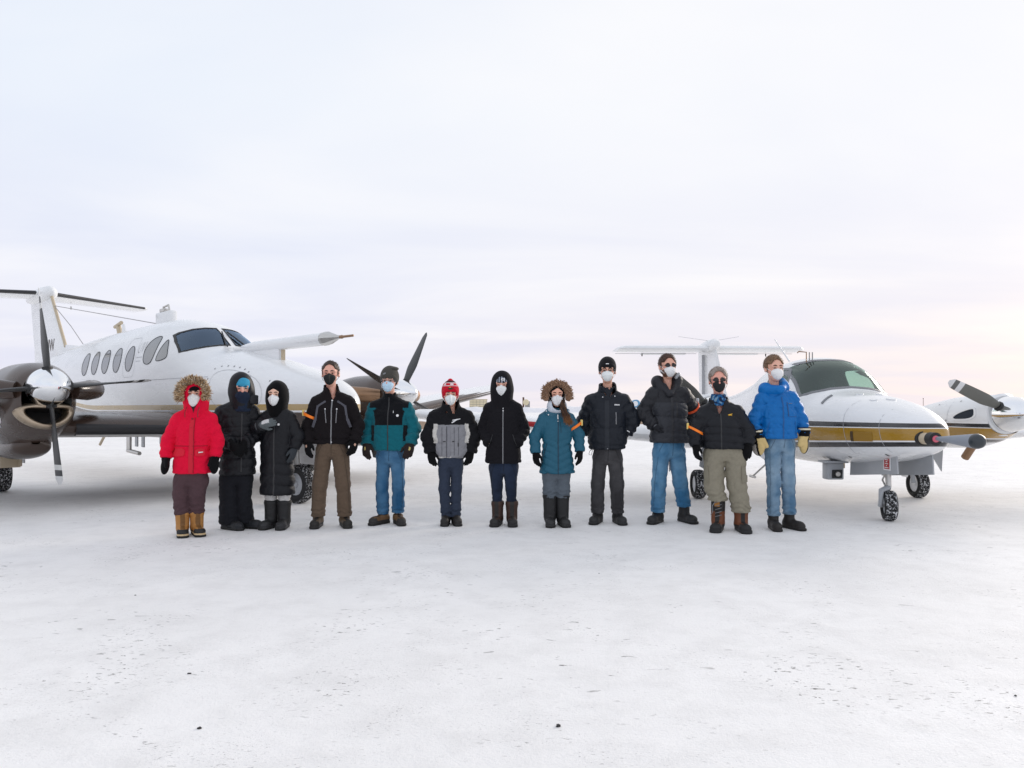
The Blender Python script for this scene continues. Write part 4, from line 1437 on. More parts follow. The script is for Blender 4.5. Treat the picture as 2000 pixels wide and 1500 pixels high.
# ================================================================== people
# ---- distance-field modelling on a numpy grid, surfaced with naive surface nets
def surface_net(f, xs, ys, zs):
    nx, ny, nz = f.shape
    s = f < 0
    c = np.zeros((nx - 1, ny - 1, nz - 1), dtype=np.uint8)
    for dx in (0, 1):
        for dy in (0, 1):
            for dz in (0, 1):
                c += s[dx:nx - 1 + dx, dy:ny - 1 + dy, dz:nz - 1 + dz]
    act = (c > 0) & (c < 8)
    idx = -np.ones(act.shape, dtype=np.int32)
    I, J, K = np.nonzero(act)
    n = len(I)
    idx[I, J, K] = np.arange(n)
    acc = np.zeros((n, 3))
    cnt = np.zeros(n)
    corners = [(a, b, d) for a in (0, 1) for b in (0, 1) for d in (0, 1)]
    ax = (xs, ys, zs)
    for p in corners:
        for k in range(3):
            if p[k] == 1:
                continue
            q = list(p)
            q[k] = 1
            f0 = f[I + p[0], J + p[1], K + p[2]]
            f1 = f[I + q[0], J + q[1], K + q[2]]
            m = (f0 < 0) != (f1 < 0)
            t = np.where(m, f0 / np.where(m, f0 - f1, 1), 0)
            P0 = np.stack([xs[I + p[0]], ys[J + p[1]], zs[K + p[2]]], 1)
            P1 = np.stack([xs[I + q[0]], ys[J + q[1]], zs[K + q[2]]], 1)
            acc += np.where(m[:, None], P0 + (P1 - P0) * t[:, None], 0)
            cnt += m
    V = acc / np.maximum(cnt, 1)[:, None]
    Q = []
    # x edges
    e = s[:-1, 1:-1, 1:-1] != s[1:, 1:-1, 1:-1]
    i, j, k = np.nonzero(e)
    q = np.stack([idx[i, j, k], idx[i, j + 1, k], idx[i, j + 1, k + 1], idx[i, j, k + 1]], 1)
    fl = s[i, j + 1, k + 1]
    q[~fl] = q[~fl][:, ::-1]
    Q.append(q)
    e = s[1:-1, :-1, 1:-1] != s[1:-1, 1:, 1:-1]
    i, j, k = np.nonzero(e)
    q = np.stack([idx[i, j, k], idx[i, j, k + 1], idx[i + 1, j, k + 1], idx[i + 1, j, k]], 1)
    fl = s[i + 1, j, k + 1]
    q[~fl] = q[~fl][:, ::-1]
    Q.append(q)
    e = s[1:-1, 1:-1, :-1] != s[1:-1, 1:-1, 1:]
    i, j, k = np.nonzero(e)
    q = np.stack([idx[i, j, k], idx[i + 1, j, k], idx[i + 1, j + 1, k], idx[i, j + 1, k]], 1)
    fl = s[i + 1, j + 1, k]
    q[~fl] = q[~fl][:, ::-1]
    Q.append(q)
    Q = np.concatenate(Q)
    return V, Q


def sdf_mesh(fn, lo, hi, h, zs=None):
    xs = np.arange(lo[0], hi[0] + h, h)
    ys = np.arange(lo[1], hi[1] + h, h)
    if zs is None:
        zs = np.arange(lo[2], hi[2] + h, h)
    f = np.ones((len(xs), len(ys), len(zs)), dtype=np.float64)
    # coarse pass: only the blocks the surface can reach are evaluated finely
    b = 6
    sl = [[(i, min(i + b, len(a))) for i in range(0, len(a), b)] for a in (xs, ys, zs)]
    cen = [np.array([(a[i] + a[j - 1]) / 2 for i, j in q]) for a, q in zip((xs, ys, zs), sl)]
    half = [np.array([(a[j - 1] - a[i]) / 2 for i, j in q]) for a, q in zip((xs, ys, zs), sl)]
    Gc = np.stack(np.meshgrid(*cen, indexing='ij'), -1).reshape(-1, 3).astype(np.float32)
    Hc = np.stack(np.meshgrid(*half, indexing='ij'), -1).reshape(-1, 3)
    rad = np.sqrt((Hc * Hc).sum(1))
    fc = fn(Gc)
    near = np.abs(fc) < rad * 1.25 + .022
    bi = np.stack(np.meshgrid(*[np.arange(len(q)) for q in sl], indexing='ij'), -1).reshape(-1, 3)
    fx = (np.arange(len(xs)) // b)
    fy = (np.arange(len(ys)) // b)
    fz = (np.arange(len(zs)) // b)
    shp = tuple(len(q) for q in sl)
    f = np.where(fc < 0, -1.0, 1.0).reshape(shp)[np.ix_(fx, fy, fz)]
    nm = near.reshape(shp)[np.ix_(fx, fy, fz)]
    I, J_, K_ = np.nonzero(nm)
    G = np.stack([xs[I], ys[J_], zs[K_]], 1).astype(np.float32)
    f[I, J_, K_] = fn(G)
    # keep the border outside so that the surface closes
    f[0], f[-1] = np.maximum(f[0], 1e-3), np.maximum(f[-1], 1e-3)
    f[:, 0], f[:, -1] = np.maximum(f[:, 0], 1e-3), np.maximum(f[:, -1], 1e-3)
    f[:, :, 0], f[:, :, -1] = np.maximum(f[:, :, 0], 1e-3), np.maximum(f[:, :, -1], 1e-3)
    return surface_net(f, xs, ys, zs)


def relax(V, Q, it=1, lam=0.5):
    e = np.concatenate([Q[:, [0, 1]], Q[:, [1, 2]], Q[:, [2, 3]], Q[:, [3, 0]]])
    for _ in range(it):
        acc = np.zeros_like(V)
        cnt = np.zeros(len(V))
        np.add.at(acc, e[:, 0], V[e[:, 1]])
        np.add.at(acc, e[:, 1], V[e[:, 0]])
        np.add.at(cnt, e[:, 0], 1)
        np.add.at(cnt, e[:, 1], 1)
        V = V + lam * (acc / np.maximum(cnt, 1)[:, None] - V)
    return V


def smin(a, b, k):
    h = np.clip(0.5 + 0.5 * (b - a) / k, 0, 1)
    return b + (a - b) * h - k * h * (1 - h)


def smax(a, b, k):
    return -smin(-a, -b, k)


def ellip(P, c, r):
    q = (P - np.array(c, dtype=np.float32)) / np.array(r, dtype=np.float32)
    k0 = np.sqrt((q * q).sum(1))
    q2 = q / np.array(r, dtype=np.float32)
    k1 = np.sqrt((q2 * q2).sum(1)) + 1e-9
    return k0 * (k0 - 1) / k1


def caps(P, a, b, ra, rb, fold=None, flat=None):
    """tapered capsule; fold: (amplitude, waves per metre, phase); flat: (axis vector, factor) squashes across the limb"""
    a = np.array(a, dtype=np.float32)
    b = np.array(b, dtype=np.float32)
    d = b - a
    L2 = float((d * d).sum())
    w = P - a
    t = np.clip((w @ d) / L2, 0, 1)
    r = w - t[:, None] * d
    if flat is not None:
        ax = np.array(flat[0], dtype=np.float32)
        r = r + (r @ ax)[:, None] * ax * (flat[1] - 1)
    dist = np.sqrt((r * r).sum(1))
    rad = ra + (rb - ra) * t
    if fold is not None:
        s = t * math.sqrt(L2)
        rad = rad + fold[0] * np.sin(2 * math.pi * fold[1] * s + fold[2] + 1.3 * np.sin(r[:, 0] * 34 + fold[2]) + 1.1 * np.sin(r[:, 1] * 29))
    return dist - rad


def loft_sdf(P, keys, e=2.4, dense=48):
    """keys rows (z, cx, cy, hw, hd) bottom to top"""
    K = catmull(keys, dense)
    z = P[:, 2]
    cx, cy, hw, hd = (np.interp(z, K[:, 0], K[:, i]) for i in range(1, 5))
    n = (np.abs((P[:, 0] - cx) / hw) ** e + np.abs((P[:, 1] - cy) / hd) ** e) ** (1 / e)
    d = (n - 1) * np.minimum(hw, hd)
    return smax(d, np.maximum(K[0, 0] - z, z - K[-1, 0]), 0.02)


def wav(P, fr, seed, aniso=(1, 1, 1)):
    r = np.random.RandomState(seed)
    out = np.zeros(len(P), dtype=np.float32)
    W = P + 0.03 * np.sin(P[:, [1, 2, 0]] * fr * 0.6 + r.uniform(0, 6, 3).astype(np.float32))
    for i in range(5):
        k = r.normal(size=3)
        k = k / np.linalg.norm(k) * fr * r.uniform(0.7, 1.5) * np.array(aniso)
        out += np.sin(W @ k.astype(np.float32) + r.uniform(0, 6.28))
    return out / 3.0


def cloth(P, seed, amp):
    """soft billows, smaller ripples and a net of drawn creases"""
    d = wav(P, 20, seed, (1, 1, .8)) * amp * .8 + wav(P, 66, seed + 3, (1, 1, .55)) * amp * .38
    w = wav(P, 27, seed + 5, (1, .9, 1.25))
    d = d + amp * 1.3 * np.exp(-(w / .14) ** 2)
    w2 = wav(P, 44, seed + 7, (.8, .8, 1.5))
    return d + amp * 1.0 * np.exp(-(w2 / .18) ** 2)


M_FAB = fabric('matte_cloth', 0.85, (420.0, 0.5, 0.0015), 0.2, 0.03, 0.15)
M_PUFF = fabric('quilted_nylon', 0.52, (300.0, 0.35, 0.0012), 0.18, 0.0, 0.28, (0.4, 0.008))
M_DENIM = fabric('denim_cloth', 0.9, (650.0, 0.6, 0.0012), 0.22, 0.1, 0.2, (0.7, 0.014))
M_FLEECE = fabric('fleece_cloth', 0.95, (230.0, 0.8, 0.002), 0.2, 0.12, 0.10, (0.4, 0.008))
M_LEATHER = fabric('boot_leather', 0.6, (120.0, 0.4, 0.0015), 0.18, 0.0, 0.4, (0.35, 0.005))
M_SKIN = fabric('skin', 0.5, (180.0, 0.15, 0.0008), 0.06, 0.0, 0.45, (0.0, 0.001))
M_SKIN.node_tree.nodes['Principled BSDF'].inputs['Subsurface Weight'].default_value = 0.12
M_SKIN.node_tree.nodes['Principled BSDF'].inputs['Subsurface Radius'].default_value = (0.01, 0.004, 0.002)
M_MASK = fabric('mask_fibre', 0.8, (500.0, 0.3, 0.001), 0.03, 0.0, 0.3, (0.15, 0.003))
M_HAIR = fabric('hair', 0.55, (160.0, 0.8, 0.003), 0.3, 0.0, 0.4, (0.2, 0.004))
M_FUR = fabric('fur', 0.8, (300.0, 0.2, 0.001), 0.25, 0.2, 0.3, (0.0, 0.001))
M_METAL_W = principled('white_trim', (0.82, 0.82, 0.82), 0.5)
M_ZIP = principled('dark_zip', (0.02, 0.02, 0.022), 0.4)
M_ZIPG = principled('grey_zip', (0.22, 0.22, 0.23), 0.35, 0.5)
M_ORANGE = principled('orange_band', lin(255, 130, 20), 0.5)
M_YBAND = principled('yellow_band', lin(230, 205, 120), 0.6)
M_GOLDT = principled('gold_thread', lin(215, 165, 40), 0.5)
M_LENS = principled('sunglass_lens', (0.012, 0.010, 0.010), 0.08)
M_SNAP = principled('snap_metal', (0.7, 0.7, 0.72), 0.25, 0.8)
M_EYE = principled('eye', (0.03, 0.02, 0.016), 0.15)
M_EYEW = principled('eye_white', (0.42, 0.36, 0.34), 0.3)

BLK = lin(20, 21, 26)
BLK2 = lin(13, 13, 15)
CHAR = lin(44, 45, 48)


def flat_col(c):
    c = np.array(c, dtype=np.float32)
    return lambda V, parts: np.tile(c, (len(V), 1))


class Person:
    def __init__(self, at, label, J, seed, rz=0.0, lean=0.0):
        self.root = empty('person', (at[0], at[1], 0), rz)
        tag(self.root, label, 'person', 'people standing in a row')
        self.J = {k: (Vector((v[0], v[2] if len(v) > 2 else 0.0, v[1]))) for k, v in J.items()}
        self.seed = seed
        self.rnd = random.Random(seed)

    def v(self, k):
        return self.J[k]

    # ------------------------------------------------ body: one continuous figure
    def body(self, skin, crotch, hs=1.0, female=False):
        J = self.J
        hs = hs * 1.085
        J['hd'] = J['hd'] + Vector((0, 0, -.006))
        h = J['hd']
        H = np.array((h.x, h.y, h.z), dtype=np.float32)
        shz = (J['sL'].z + J['sR'].z) / 2
        mx = (J['sL'].x + J['sR'].x) / 2
        hipx = (J['kL'].x + J['kR'].x) / 2 * 0.6
        self.mx, self.shz = mx, shz

        def head(P):
            p = (P - H) / hs
            d = ellip(p, (0, .018, .034), (.079, .096, .084))
            d = smin(d, ellip(p, (0, -.022, -.045), (.062, .068, .070)), .035)
            d = smin(d, caps(p, (0, -.060, -.088), (0, -.048, -.092), .030, .034), .03)      # chin
            d = smin(d, caps(p, (-.042, -.066, .022), (.042, -.066, .022), .016, .016), .02)  # brow
            d = smax(d, -ellip(p, (-.031, -.100, .002), (.021, .020, .014)), .012)
            d = smax(d, -ellip(p, (.031, -.100, .002), (.021, .020, .014)), .012)
            d = smin(d, caps(p, (0, -.086, .008), (0, -.108, -.030), .009, .014), .012)        # nose
            d = smin(d, caps(p, (-.020, -.089, -.062), (.020, -.089, -.062), .007, .007), .010)  # lips
            for s in (-1, 1):
                ear = ellip(p, (s * .080, .016, -.006), (.011, .022, .034))
                ear = smax(ear, -ellip(p, (s * .090, .010, -.004), (.008, .012, .020)), .006)
                d = smin(d, ear, .010)
            return d * hs

        def fn(P):
            d = head(P)
            nb = (mx * 0.6 + h.x * 0.4, .03, shz + .03)
            d = smin(d, caps(P, (h.x, h.y + .022, h.z - .07), nb, .050, .050), .02)
            t = loft_sdf(P, [(crotch + .04, hipx, .01, .08, .055), (crotch + .12, hipx, .01, .115, .072), (crotch + .30, mx * .6, .01, .105, .070),
                             (shz - .16, mx, .012, .125, .080), (shz - .05, mx, .015, .11, .060), (shz + .02, mx, .02, .06, .045)], 2.2)
            d = smin(d, t, .04)
            for s in 'LR':
                S, E = J['s' + s] + Vector((.03 if s == 'L' else -.03, .01, -.035)), J['e' + s]
                W = E.lerp(J['w' + s], .85)
                K, A = J['k' + s], J['a' + s]
                d = smin(d, caps(P, S, E, .036, .030), .03)
                d = smin(d, caps(P, E, W, .030, .022), .02)
                Wd = (W - E).normalized()
                d = smin(d, caps(P, W, W + Wd * .02, .024, .020), .02)
                hx = hipx + (-.07 if s == 'L' else .07)
                d = smin(d, caps(P, (hx, .01, crotch + .07), K, .055, .042), .02)
                d = smin(d, caps(P, K, (A.x, A.y + .01, .10), .038, .024), .02)
            return d
        ztop = h.z + .14
        zs = np.concatenate([np.arange(-.01, h.z - .17, .024), np.arange(h.z - .17, ztop, .0052)])
        V, Q = sdf_mesh(fn, (-.42, -.34, 0), (.42, .34, 0), .0095, zs)
        # finer head: rebuild the crown zone on a fine grid is not needed for the hidden limbs
        skin = np.array(skin, dtype=np.float32)
        col = np.tile(skin, (len(V), 1))
        p = (V - H) / hs
        cheek = np.exp(-(((np.abs(p[:, 0]) - .045) / .022) ** 2 + ((p[:, 2] + .03) / .025) ** 2)) * (p[:, 1] < -.03)
        nose = np.exp(-((p[:, 0] / .016) ** 2 + ((p[:, 2] + .025) / .02) ** 2)) * (p[:, 1] < -.08)
        fl = np.clip(cheek + nose, 0, 1)[:, None]
        col = col * (1 - fl * .35) + fl * .35 * np.array(lin(215, 110, 95), dtype=np.float32)
        lip = ((np.abs(p[:, 0]) < .024) & (np.abs(p[:, 2] + .062) < .009) & (p[:, 1] < -.075))
        col[lip] = np.array(lin(165, 85, 80), dtype=np.float32)
        self.body_o = mesh_obj('body', V, Q, M_SKIN, self.root, True, col)
        self.H, self.hs = H, hs
        return self

    def face(self, brow, glasses=None, lens=None):
        H, hs = self.H, self.hs
        for s in (-1, 1):
            bm = bmesh.new()
            bmesh.ops.create_uvsphere(bm, u_segments=14, v_segments=10, radius=.0125 * hs)
            for f in bm.faces:
                f.smooth = True
                c = f.calc_center_median()
                if c.y < -.0082 * hs:
                    f.material_index = 1
            for v in bm.verts:
                v.co = Vector((v.co.x * 1.15, v.co.y, v.co.z * .42)) + Vector((H[0] + s * .031 * hs, H[1] - .0755 * hs, H[2] + .000 * hs))
            me = bpy.data.meshes.new('eye')
            bm.to_mesh(me)
            bm.free()
            me.materials.append(M_EYEW)
            me.materials.append(M_EYE)
            o = bpy.data.objects.new('eye', me)
            C.objects.link(o)
            o.parent = self.root
            pts = [Vector((H[0] + s * x * hs, H[1] + y * hs, H[2] + z * hs)) for (x, y, z) in ((.013, -.088, .020), (.030, -.088, .025), (.048, -.076, .020))]
            bm = bmesh.new()
            add_tube(bm, pts, [.004 * hs, .0052 * hs, .003 * hs], 8)
            me2 = bm_obj('eyebrow', bm, M_HAIR, self.root, smooth=True)
            a = me2.data.color_attributes.new('Col', 'FLOAT_COLOR', 'POINT')
            a.data.foreach_set('color', np.tile(np.array((*brow, 1), dtype=np.float32), (len(me2.data.vertices), 1)).ravel())
            if glasses:
                rim = []
                n = 16
                for k in range(n + 1):
                    t = 2 * math.pi * k / n
                    rim.append(Vector((H[0] + (s * .033 + .025 * math.cos(t)) * hs, H[1] + (-.103 + abs(.033 + .026 * math.cos(t) * s) * .25) * hs, H[2] + (.003 + .014 * math.sin(t)) * hs)))
                g = bm_obj('glasses_rim', (lambda b: (add_tube(b, rim, .0022, 6, False), b)[1])(bmesh.new()), glasses, self.root, smooth=True)
                tube('glasses_arm', [rim[0 if s > 0 else n // 2], (H[0] + s * .079 * hs, H[1] - .03 * hs, H[2] + .006 * hs), (H[0] + s * .082 * hs, H[1] + .02 * hs, H[2] + .006 * hs)], .002, glasses, g, 5)
                if lens:
                    bm = bmesh.new()
                    bm.faces.new([bm.verts.new(r_ + Vector((0, -.001, 0))) for r_ in rim[:-1]])
                    bm_obj('lens', bm, lens, g)
        return self

    # ------------------------------------------------ head wear
    def shell(self, name, fn, mat, colfn, h=.006, ext=.24, zlo=-.24, zhi=.2, sub=None):
        H, hs = self.H, self.hs
        V, Q = sdf_mesh(lambda P: fn((P - H) / hs) * hs, (H[0] - ext, H[1] - .24, H[2] + zlo), (H[0] + ext, H[1] + .24, H[2] + zhi), h)
        V = relax(V, Q, 1, .4)
        return mesh_obj(name, V, Q, mat, self.root, True, colfn((V - H) / hs))

    def mask(self, color, kind='cup', straps=True, tail=0.0):
        def fn(p):
            d = ellip(p, (0, -.062, -.044), (.059, .050, .040))
            d = smin(d, ellip(p, (0, -.068, -.078), (.040, .042, .036)), .025)
            if kind == 'cup':
                d = smin(d, ellip(p, (0, -.094, -.052), (.030, .032, .034)), .03)
                d = d - np.exp(-((p[:, 2] + .045 + .3 * np.abs(p[:, 0])) / .004) ** 2) * .0022
            elif kind == 'fold':
                d = smin(d, ellip(p, (0, -.092, -.056), (.012, .044, .046)), .018)
                d = d - np.exp(-(p[:, 0] / .005) ** 2) * .004
                d = d - np.exp(-((p[:, 2] + .028 + .25 * np.abs(p[:, 0])) / .004) ** 2) * .0016
            else:
                d = smin(d, ellip(p, (0, -.088, -.055), (.036, .030, .040)), .03)
                d = d - .0018 * np.sin(p[:, 2] * 420)
            if tail:
                d = smin(d, caps(p, (0, -.084, -.09), (0, -.070, -.09 - tail), .034, .016), .02)
            d = smin(d, caps(p, (0, -.096, -.008), (0, -.098, -.02), .008, .012), .014)
            d = smax(d, p[:, 1] + .052 - .35 * np.abs(p[:, 0]), .006)
            return d
        c = np.array(color, dtype=np.float32)
        o = self.shell('mask', fn, M_MASK, lambda p: np.tile(c, (len(p), 1)), .0045, .10, -.14 - tail, .06)
        if straps:
            H, hs = self.H, self.hs
            for s in (-1, 1):
                for (z0, z1) in ((-.030, .006), (-.075, -.030)):
                    pts = [(s * .058, -.064, z0), (s * .074, -.030, (z0 + z1) / 2), (s * .083, .006, z1)]
                    st = tube('mask_strap', [H + np.array(q, dtype=np.float32) * hs for q in pts], .0022, M_METAL_W if sum(color) > .6 else M_BLACK, o, 5)
        return self

    def hair(self, color, front=.062, length=-.05, vol=.010, color2=None):
        c = np.array(color, dtype=np.float32)
        c2 = np.array(color2 if color2 else color, dtype=np.float32)
        sd = self.seed

        def fn(p):
            d = ellip(p, (0, .020, .036), (.078 + vol, .099 + vol, .086 + vol))
            d = d + wav(p, 70, sd, (1, .6, .5)) * .0030 + wav(p, 210, sd + 2, (1.4, .4, .4)) * .0022
            d = smax(d, -(ellip(p, (0, -.120, front - .110), (.070, .125, .100))), .006)
            side = p[:, 1] + .022
            d = smax(d, length - p[:, 2], .01)
            d = smax(d, np.minimum(-side - .0, .035 - p[:, 2]), .01)
            return d

        def cf(p):
            k = np.clip(.5 + .5 * wav(p, 160, sd + 4, (1, .5, .4)), 0, 1)[:, None]
            return c * (1 - k) + c2 * k
        o = self.shell('hair', fn, M_HAIR, cf, .0045, .14, -.12, .18)
        # loose strands that break up the outline
        me = o.data
        nv = len(me.vertices)
        co = np.zeros(nv * 3)
        me.vertices.foreach_get('co', co)
        co = co.reshape(-1, 3)
        H, hs, rnd = self.H, self.hs, self.rnd
        V, F, col = [], [], []
        for i in range(1100):
            k = rnd.randrange(nv)
            b = Vector(co[k])
            n = (b - Vector((H[0], H[1] + .02, H[2] + .02))).normalized()
            if n.z < -.35:
                continue
            d = (n * .55 + Vector((rnd.gauss(0, .5), rnd.gauss(-.25, .45), rnd.gauss(.25, .35)))).normalized()
            ln = rnd.uniform(.008, .020)
            w = .0022
            t1 = d.cross(n + Vector((.01, .02, .03))).normalized() * w
            q = len(V)
            b = b - n * .004
            V += [b + t1, b - t1, b + n * w * 1.5, b + d * ln]
            F += [(q, q + 1, q + 3), (q + 1, q + 2, q + 3), (q + 2, q, q + 3)]
            cc = c if rnd.random() < .5 else c2
            col += [cc * rnd.uniform(.7, 1.25)] * 4
        mesh_obj('hair_strands', V, F, M_HAIR, o, True, np.array(col))
        return self

    def beanie(self, colfn, mat=None, brim=.036, back=-.045, vol=.014, tall=0.0, cuff=.004, peak=None):
        def fn(p):
            d = ellip(p, (0, .018, .036 + tall * .4), (.079 + vol, .099 + vol, .088 + vol + tall))
            edge = p[:, 2] - (brim + (back - brim) * np.clip((p[:, 1] + .10) / .13, 0, 1))
            d = d - cuff * np.exp(-((edge - .022) / .022) ** 4)
            d = smax(d, -edge, .006)
            if peak:
                d = smin(d, ellip(p, *peak), .012)
            return d + wav(p, 45, self.seed) * .0012
        self.hat_o = self.shell('hat', fn, mat or M_FLEECE, colfn, .005, .14, -.1, .2 + tall)
        return self

    def hood(self, colfn, mat=None, r=(.118, .128, .142), c=(0, .030, .012), opening=((0, -.160, -.012), (.078, .140, .098)), neck=.105, name='hood', shift=0.0):
        H = self.H
        nz = (self.shz + .0 - H[2])

        def fn(p):
            d = ellip(p, c, r)
            d = smin(d, caps(p, (shift * .5, .02, -.07), (shift, .022, nz + .01), neck, neck * .88), .05)
            d = smax(d, -ellip(p, *opening), .018)
            d = smax(d, nz - .05 - p[:, 2], .01)
            return d + wav(p, 32, self.seed + 9) * .003
        self.hood_o = self.shell(name, fn, mat or M_FAB, colfn, .0065, .2, nz - .08, .22)
        return self

    def ruff(self, rx, rz, cz, y, colors, a0, a1, n=1500, length=.055, thick=.022, tilt=0.0, fwd=.5):
        """a fur edge round the face: many short tapering tufts on an arc, angles measured from the top"""
        H, hs, rnd = self.H, self.hs, self.rnd
        V, F, col = [], [], []
        for i in range(n):
            a = R(rnd.uniform(a0, a1))
            ca, sa = math.cos(a), math.sin(a)
            rr = rnd.gauss(0, thick * .5)
            b = Vector((sa * (rx + rr), y + rnd.gauss(0, thick * .5) + tilt * ca, cz + ca * (rz + rr)))
            out = Vector((sa, -fwd + rnd.gauss(0, .35), ca)) + Vector((rnd.gauss(0, .35), 0, rnd.gauss(0, .3)))
            out.normalize()
            ln = length * rnd.uniform(.5, 1.15)
            w = rnd.uniform(.0035, .0065)
            t1 = out.cross(Vector((rnd.gauss(0, 1), rnd.gauss(0, 1), rnd.gauss(0, 1)))).normalized() * w
            t2 = out.cross(t1).normalized() * w
            bend = Vector((rnd.gauss(0, .25), rnd.gauss(0, .2), rnd.gauss(-.2, .25))) * ln * .35
            base = len(V)
            for q in (t1, -t1 * .5 + t2 * .87, -t1 * .5 - t2 * .87):
                V.append(Vector(H) + (b + q) * hs)
            mid = b + out * ln * .55
            for q in (t1 * .75, (-t1 * .5 + t2 * .87) * .75, (-t1 * .5 - t2 * .87) * .75):
                V.append(Vector(H) + (mid + q) * hs)
            V.append(Vector(H) + (b + out * ln + bend) * hs)
            for k in range(3):
                k2 = (k + 1) % 3
                F.append((base + k, base + k2, base + 3 + k2, base + 3 + k))
                F.append((base + 3 + k, base + 3 + k2, base + 6))
            c0 = np.array(rnd.choice(colors[0]))
            c1 = np.array(rnd.choice(colors[1]))
            col += [c0] * 3 + [(c0 + c1) / 2] * 3 + [c1]
        o = mesh_obj('fur_ruff', V, F, M_FUR, self.root, True, np.array(col))
        # the dense under-fur the tufts grow from
        tilt_ = tilt

        def core(p):
            ang = np.arctan2(p[:, 0], p[:, 2] - cz)
            an = np.clip(ang, R(a0), R(a1))
            q = np.stack([np.sin(an) * rx, y + tilt_ * np.cos(an), cz + np.cos(an) * rz], 1)
            d = np.sqrt(((p - q) ** 2).sum(1)) - thick * 1.05
            return d + wav(p, 110, self.seed + 2) * .0035
        k0 = np.array(colors[0], dtype=np.float32)
        def cc(p):
            w = np.clip(.5 + .5 * wav(p.astype(np.float32), 120, self.seed + 6), 0, .999)
            return k0[(w * len(k0)).astype(int)]
        self.shell('under_fur', core, M_FUR, cc, .006, .22, -.16, .22)
        return o

    # ------------------------------------------------ jacket
    def jacket(self, hem, prof, arm, colfn, mat=None, quilt=None, folds=.0035, collar=None, h=.0085, armq=None, elbow_fold=.004, open_front=None, waistband=0.0):
        """prof rows (z, cx, hw, hd) from hem to armpit; arm radii (shoulder, elbow, wrist)"""
        J = self.J
        mx, shz = self.mx, self.shz
        sd = self.seed
        keys = [(z, cx, .005, hw, hd) for (z, cx, hw, hd) in prof]
        shw = (J['sR'].x - J['sL'].x) / 2
        keys += [(shz - .07, mx, .008, shw + .018, .118), (shz + .01, mx, .015, shw - .045, .085)]
        nx = (mx + self.H[0]) / 2

        def parts(P):
            t = loft_sdf(P, keys, 2.3)
            if quilt:
                L_, B_, che, zt = quilt
                q = (P[:, 2] - che * np.abs(P[:, 0] - mx) + .010 * np.sin(P[:, 0] * 9 + sd)) / L_
                g = (1 - np.abs(np.sin(math.pi * q)) ** .45)
                t = t + 1.5 * B_ * g * np.clip((zt - P[:, 2]) / .05, 0, 1)
            if waistband:
                t = t + waistband * np.exp(-((P[:, 2] - hem - .055) / .012) ** 2)
            SL, SR = J['sL'] + Vector((.014, 0, -.022)), J['sR'] + Vector((-.014, 0, -.022))
            yoke = smin(caps(P, (nx - .02, .018, shz + .062), tuple(SL), .066, arm[0] * .93),
                        caps(P, (nx + .02, .018, shz + .062), tuple(SR), .066, arm[0] * .93), .03)
            arms = []
            for i, s in enumerate('LR'):
                S, E, W = (SL, SR)[i], J['e' + s], J['w' + s]
                a = caps(P, S, E, arm[0], arm[1], (elbow_fold * .6, 11, sd + i))
                b = caps(P, E, W, arm[1], arm[2], (elbow_fold, 13, sd * 2 + i))
                d = smin(a, b, .02)
                wd = np.array((W - E).normalized(), dtype=np.float32)
                d = smax(d, np.where(((P - np.array(E, dtype=np.float32)) @ wd) > 0, (P - np.array(W, dtype=np.float32)) @ wd - .012, -1.0), .012)
                if armq:
                    L_, B_ = armq
                    dv = np.array((W - S).normalized(), dtype=np.float32)
                    q = ((P - np.array(S, dtype=np.float32)) @ dv) / L_
                    d = d + 1.5 * B_ * (1 - np.abs(np.sin(math.pi * q)) ** .45)
                arms.append(d)
            return t, yoke, arms[0], arms[1]

        def fn(P):
            t, y, a, b = parts(P)
            d = smin(t, y, .045)
            d = smin(d, smin(a, b, .01), .009)
            if collar:
                cz0, cz1, cr, tiltv = collar
                cc = caps(P, (nx, .018, shz + cz0), (self.H[0] * .8 + nx * .2, .012, shz + cz1), cr + .012, cr)
                top = P[:, 2] - (shz + cz1 + tiltv * P[:, 1])
                cc = smax(cc, top, .012)
                inner = caps(P, (nx, .010, shz + .02), (self.H[0], .0, shz + .3), cr - .022, cr - .018)
                d = smin(d, cc, .02)
                d = np.where(P[:, 2] > shz + cz0 * .5, smax(d, -inner, .01), d)
            if open_front:
                (vx, vz0, vz1, vw) = open_front
                v = np.abs(P[:, 0] - vx) - vw * np.clip((P[:, 2] - vz0) / (vz1 - vz0), 0, 1.4)
                v = np.maximum(v, np.maximum(vz0 - P[:, 2], P[:, 1] + .0))
                d = smax(d, -v, .012)
            d = d + cloth(P, sd, folds)
            return smax(d, hem - P[:, 2] if False else np.where(parts_hem(P), hem - P[:, 2], -1.0), .01)

        def parts_hem(P):
            # the straight hem cuts the trunk, not the sleeves
            return np.abs(P[:, 0] - mx) < prof[0][2] + .03
        xs = [J[k].x for k in ('eL', 'wL', 'sL')] + [mx - prof[0][2]]
        xe = [J[k].x for k in ('eR', 'wR', 'sR')] + [mx + prof[0][2]]
        ys = [J[k].y for k in ('eL', 'eR', 'wL', 'wR')]
        zl = min(hem - .02, J['wL'].z - .09, J['wR'].z - .09)
        V, Q = sdf_mesh(fn, (min(xs) - .11, min(-.20, min(ys) - .10), zl), (max(xe) + .11, max(.20, max(ys) + .1), shz + (collar[1] + .06 if collar else .14)), h)
        V = relax(V, Q, 1, .35)
        self.jparts = parts
        t, y, a, b = parts(V.astype(np.float32))
        t = np.minimum(t, y)
        part = np.where((a < t - .004) & (a < b), 1, np.where((b < t - .004), 2, 0))
        col = colfn(V, part)
        self.jk = mesh_obj('jacket', V, Q, mat or M_FAB, self.root, True, col)
        self.jb = BVHTree.FromPolygons([tuple(p) for p in V], [tuple(q) for q in Q])
        return self

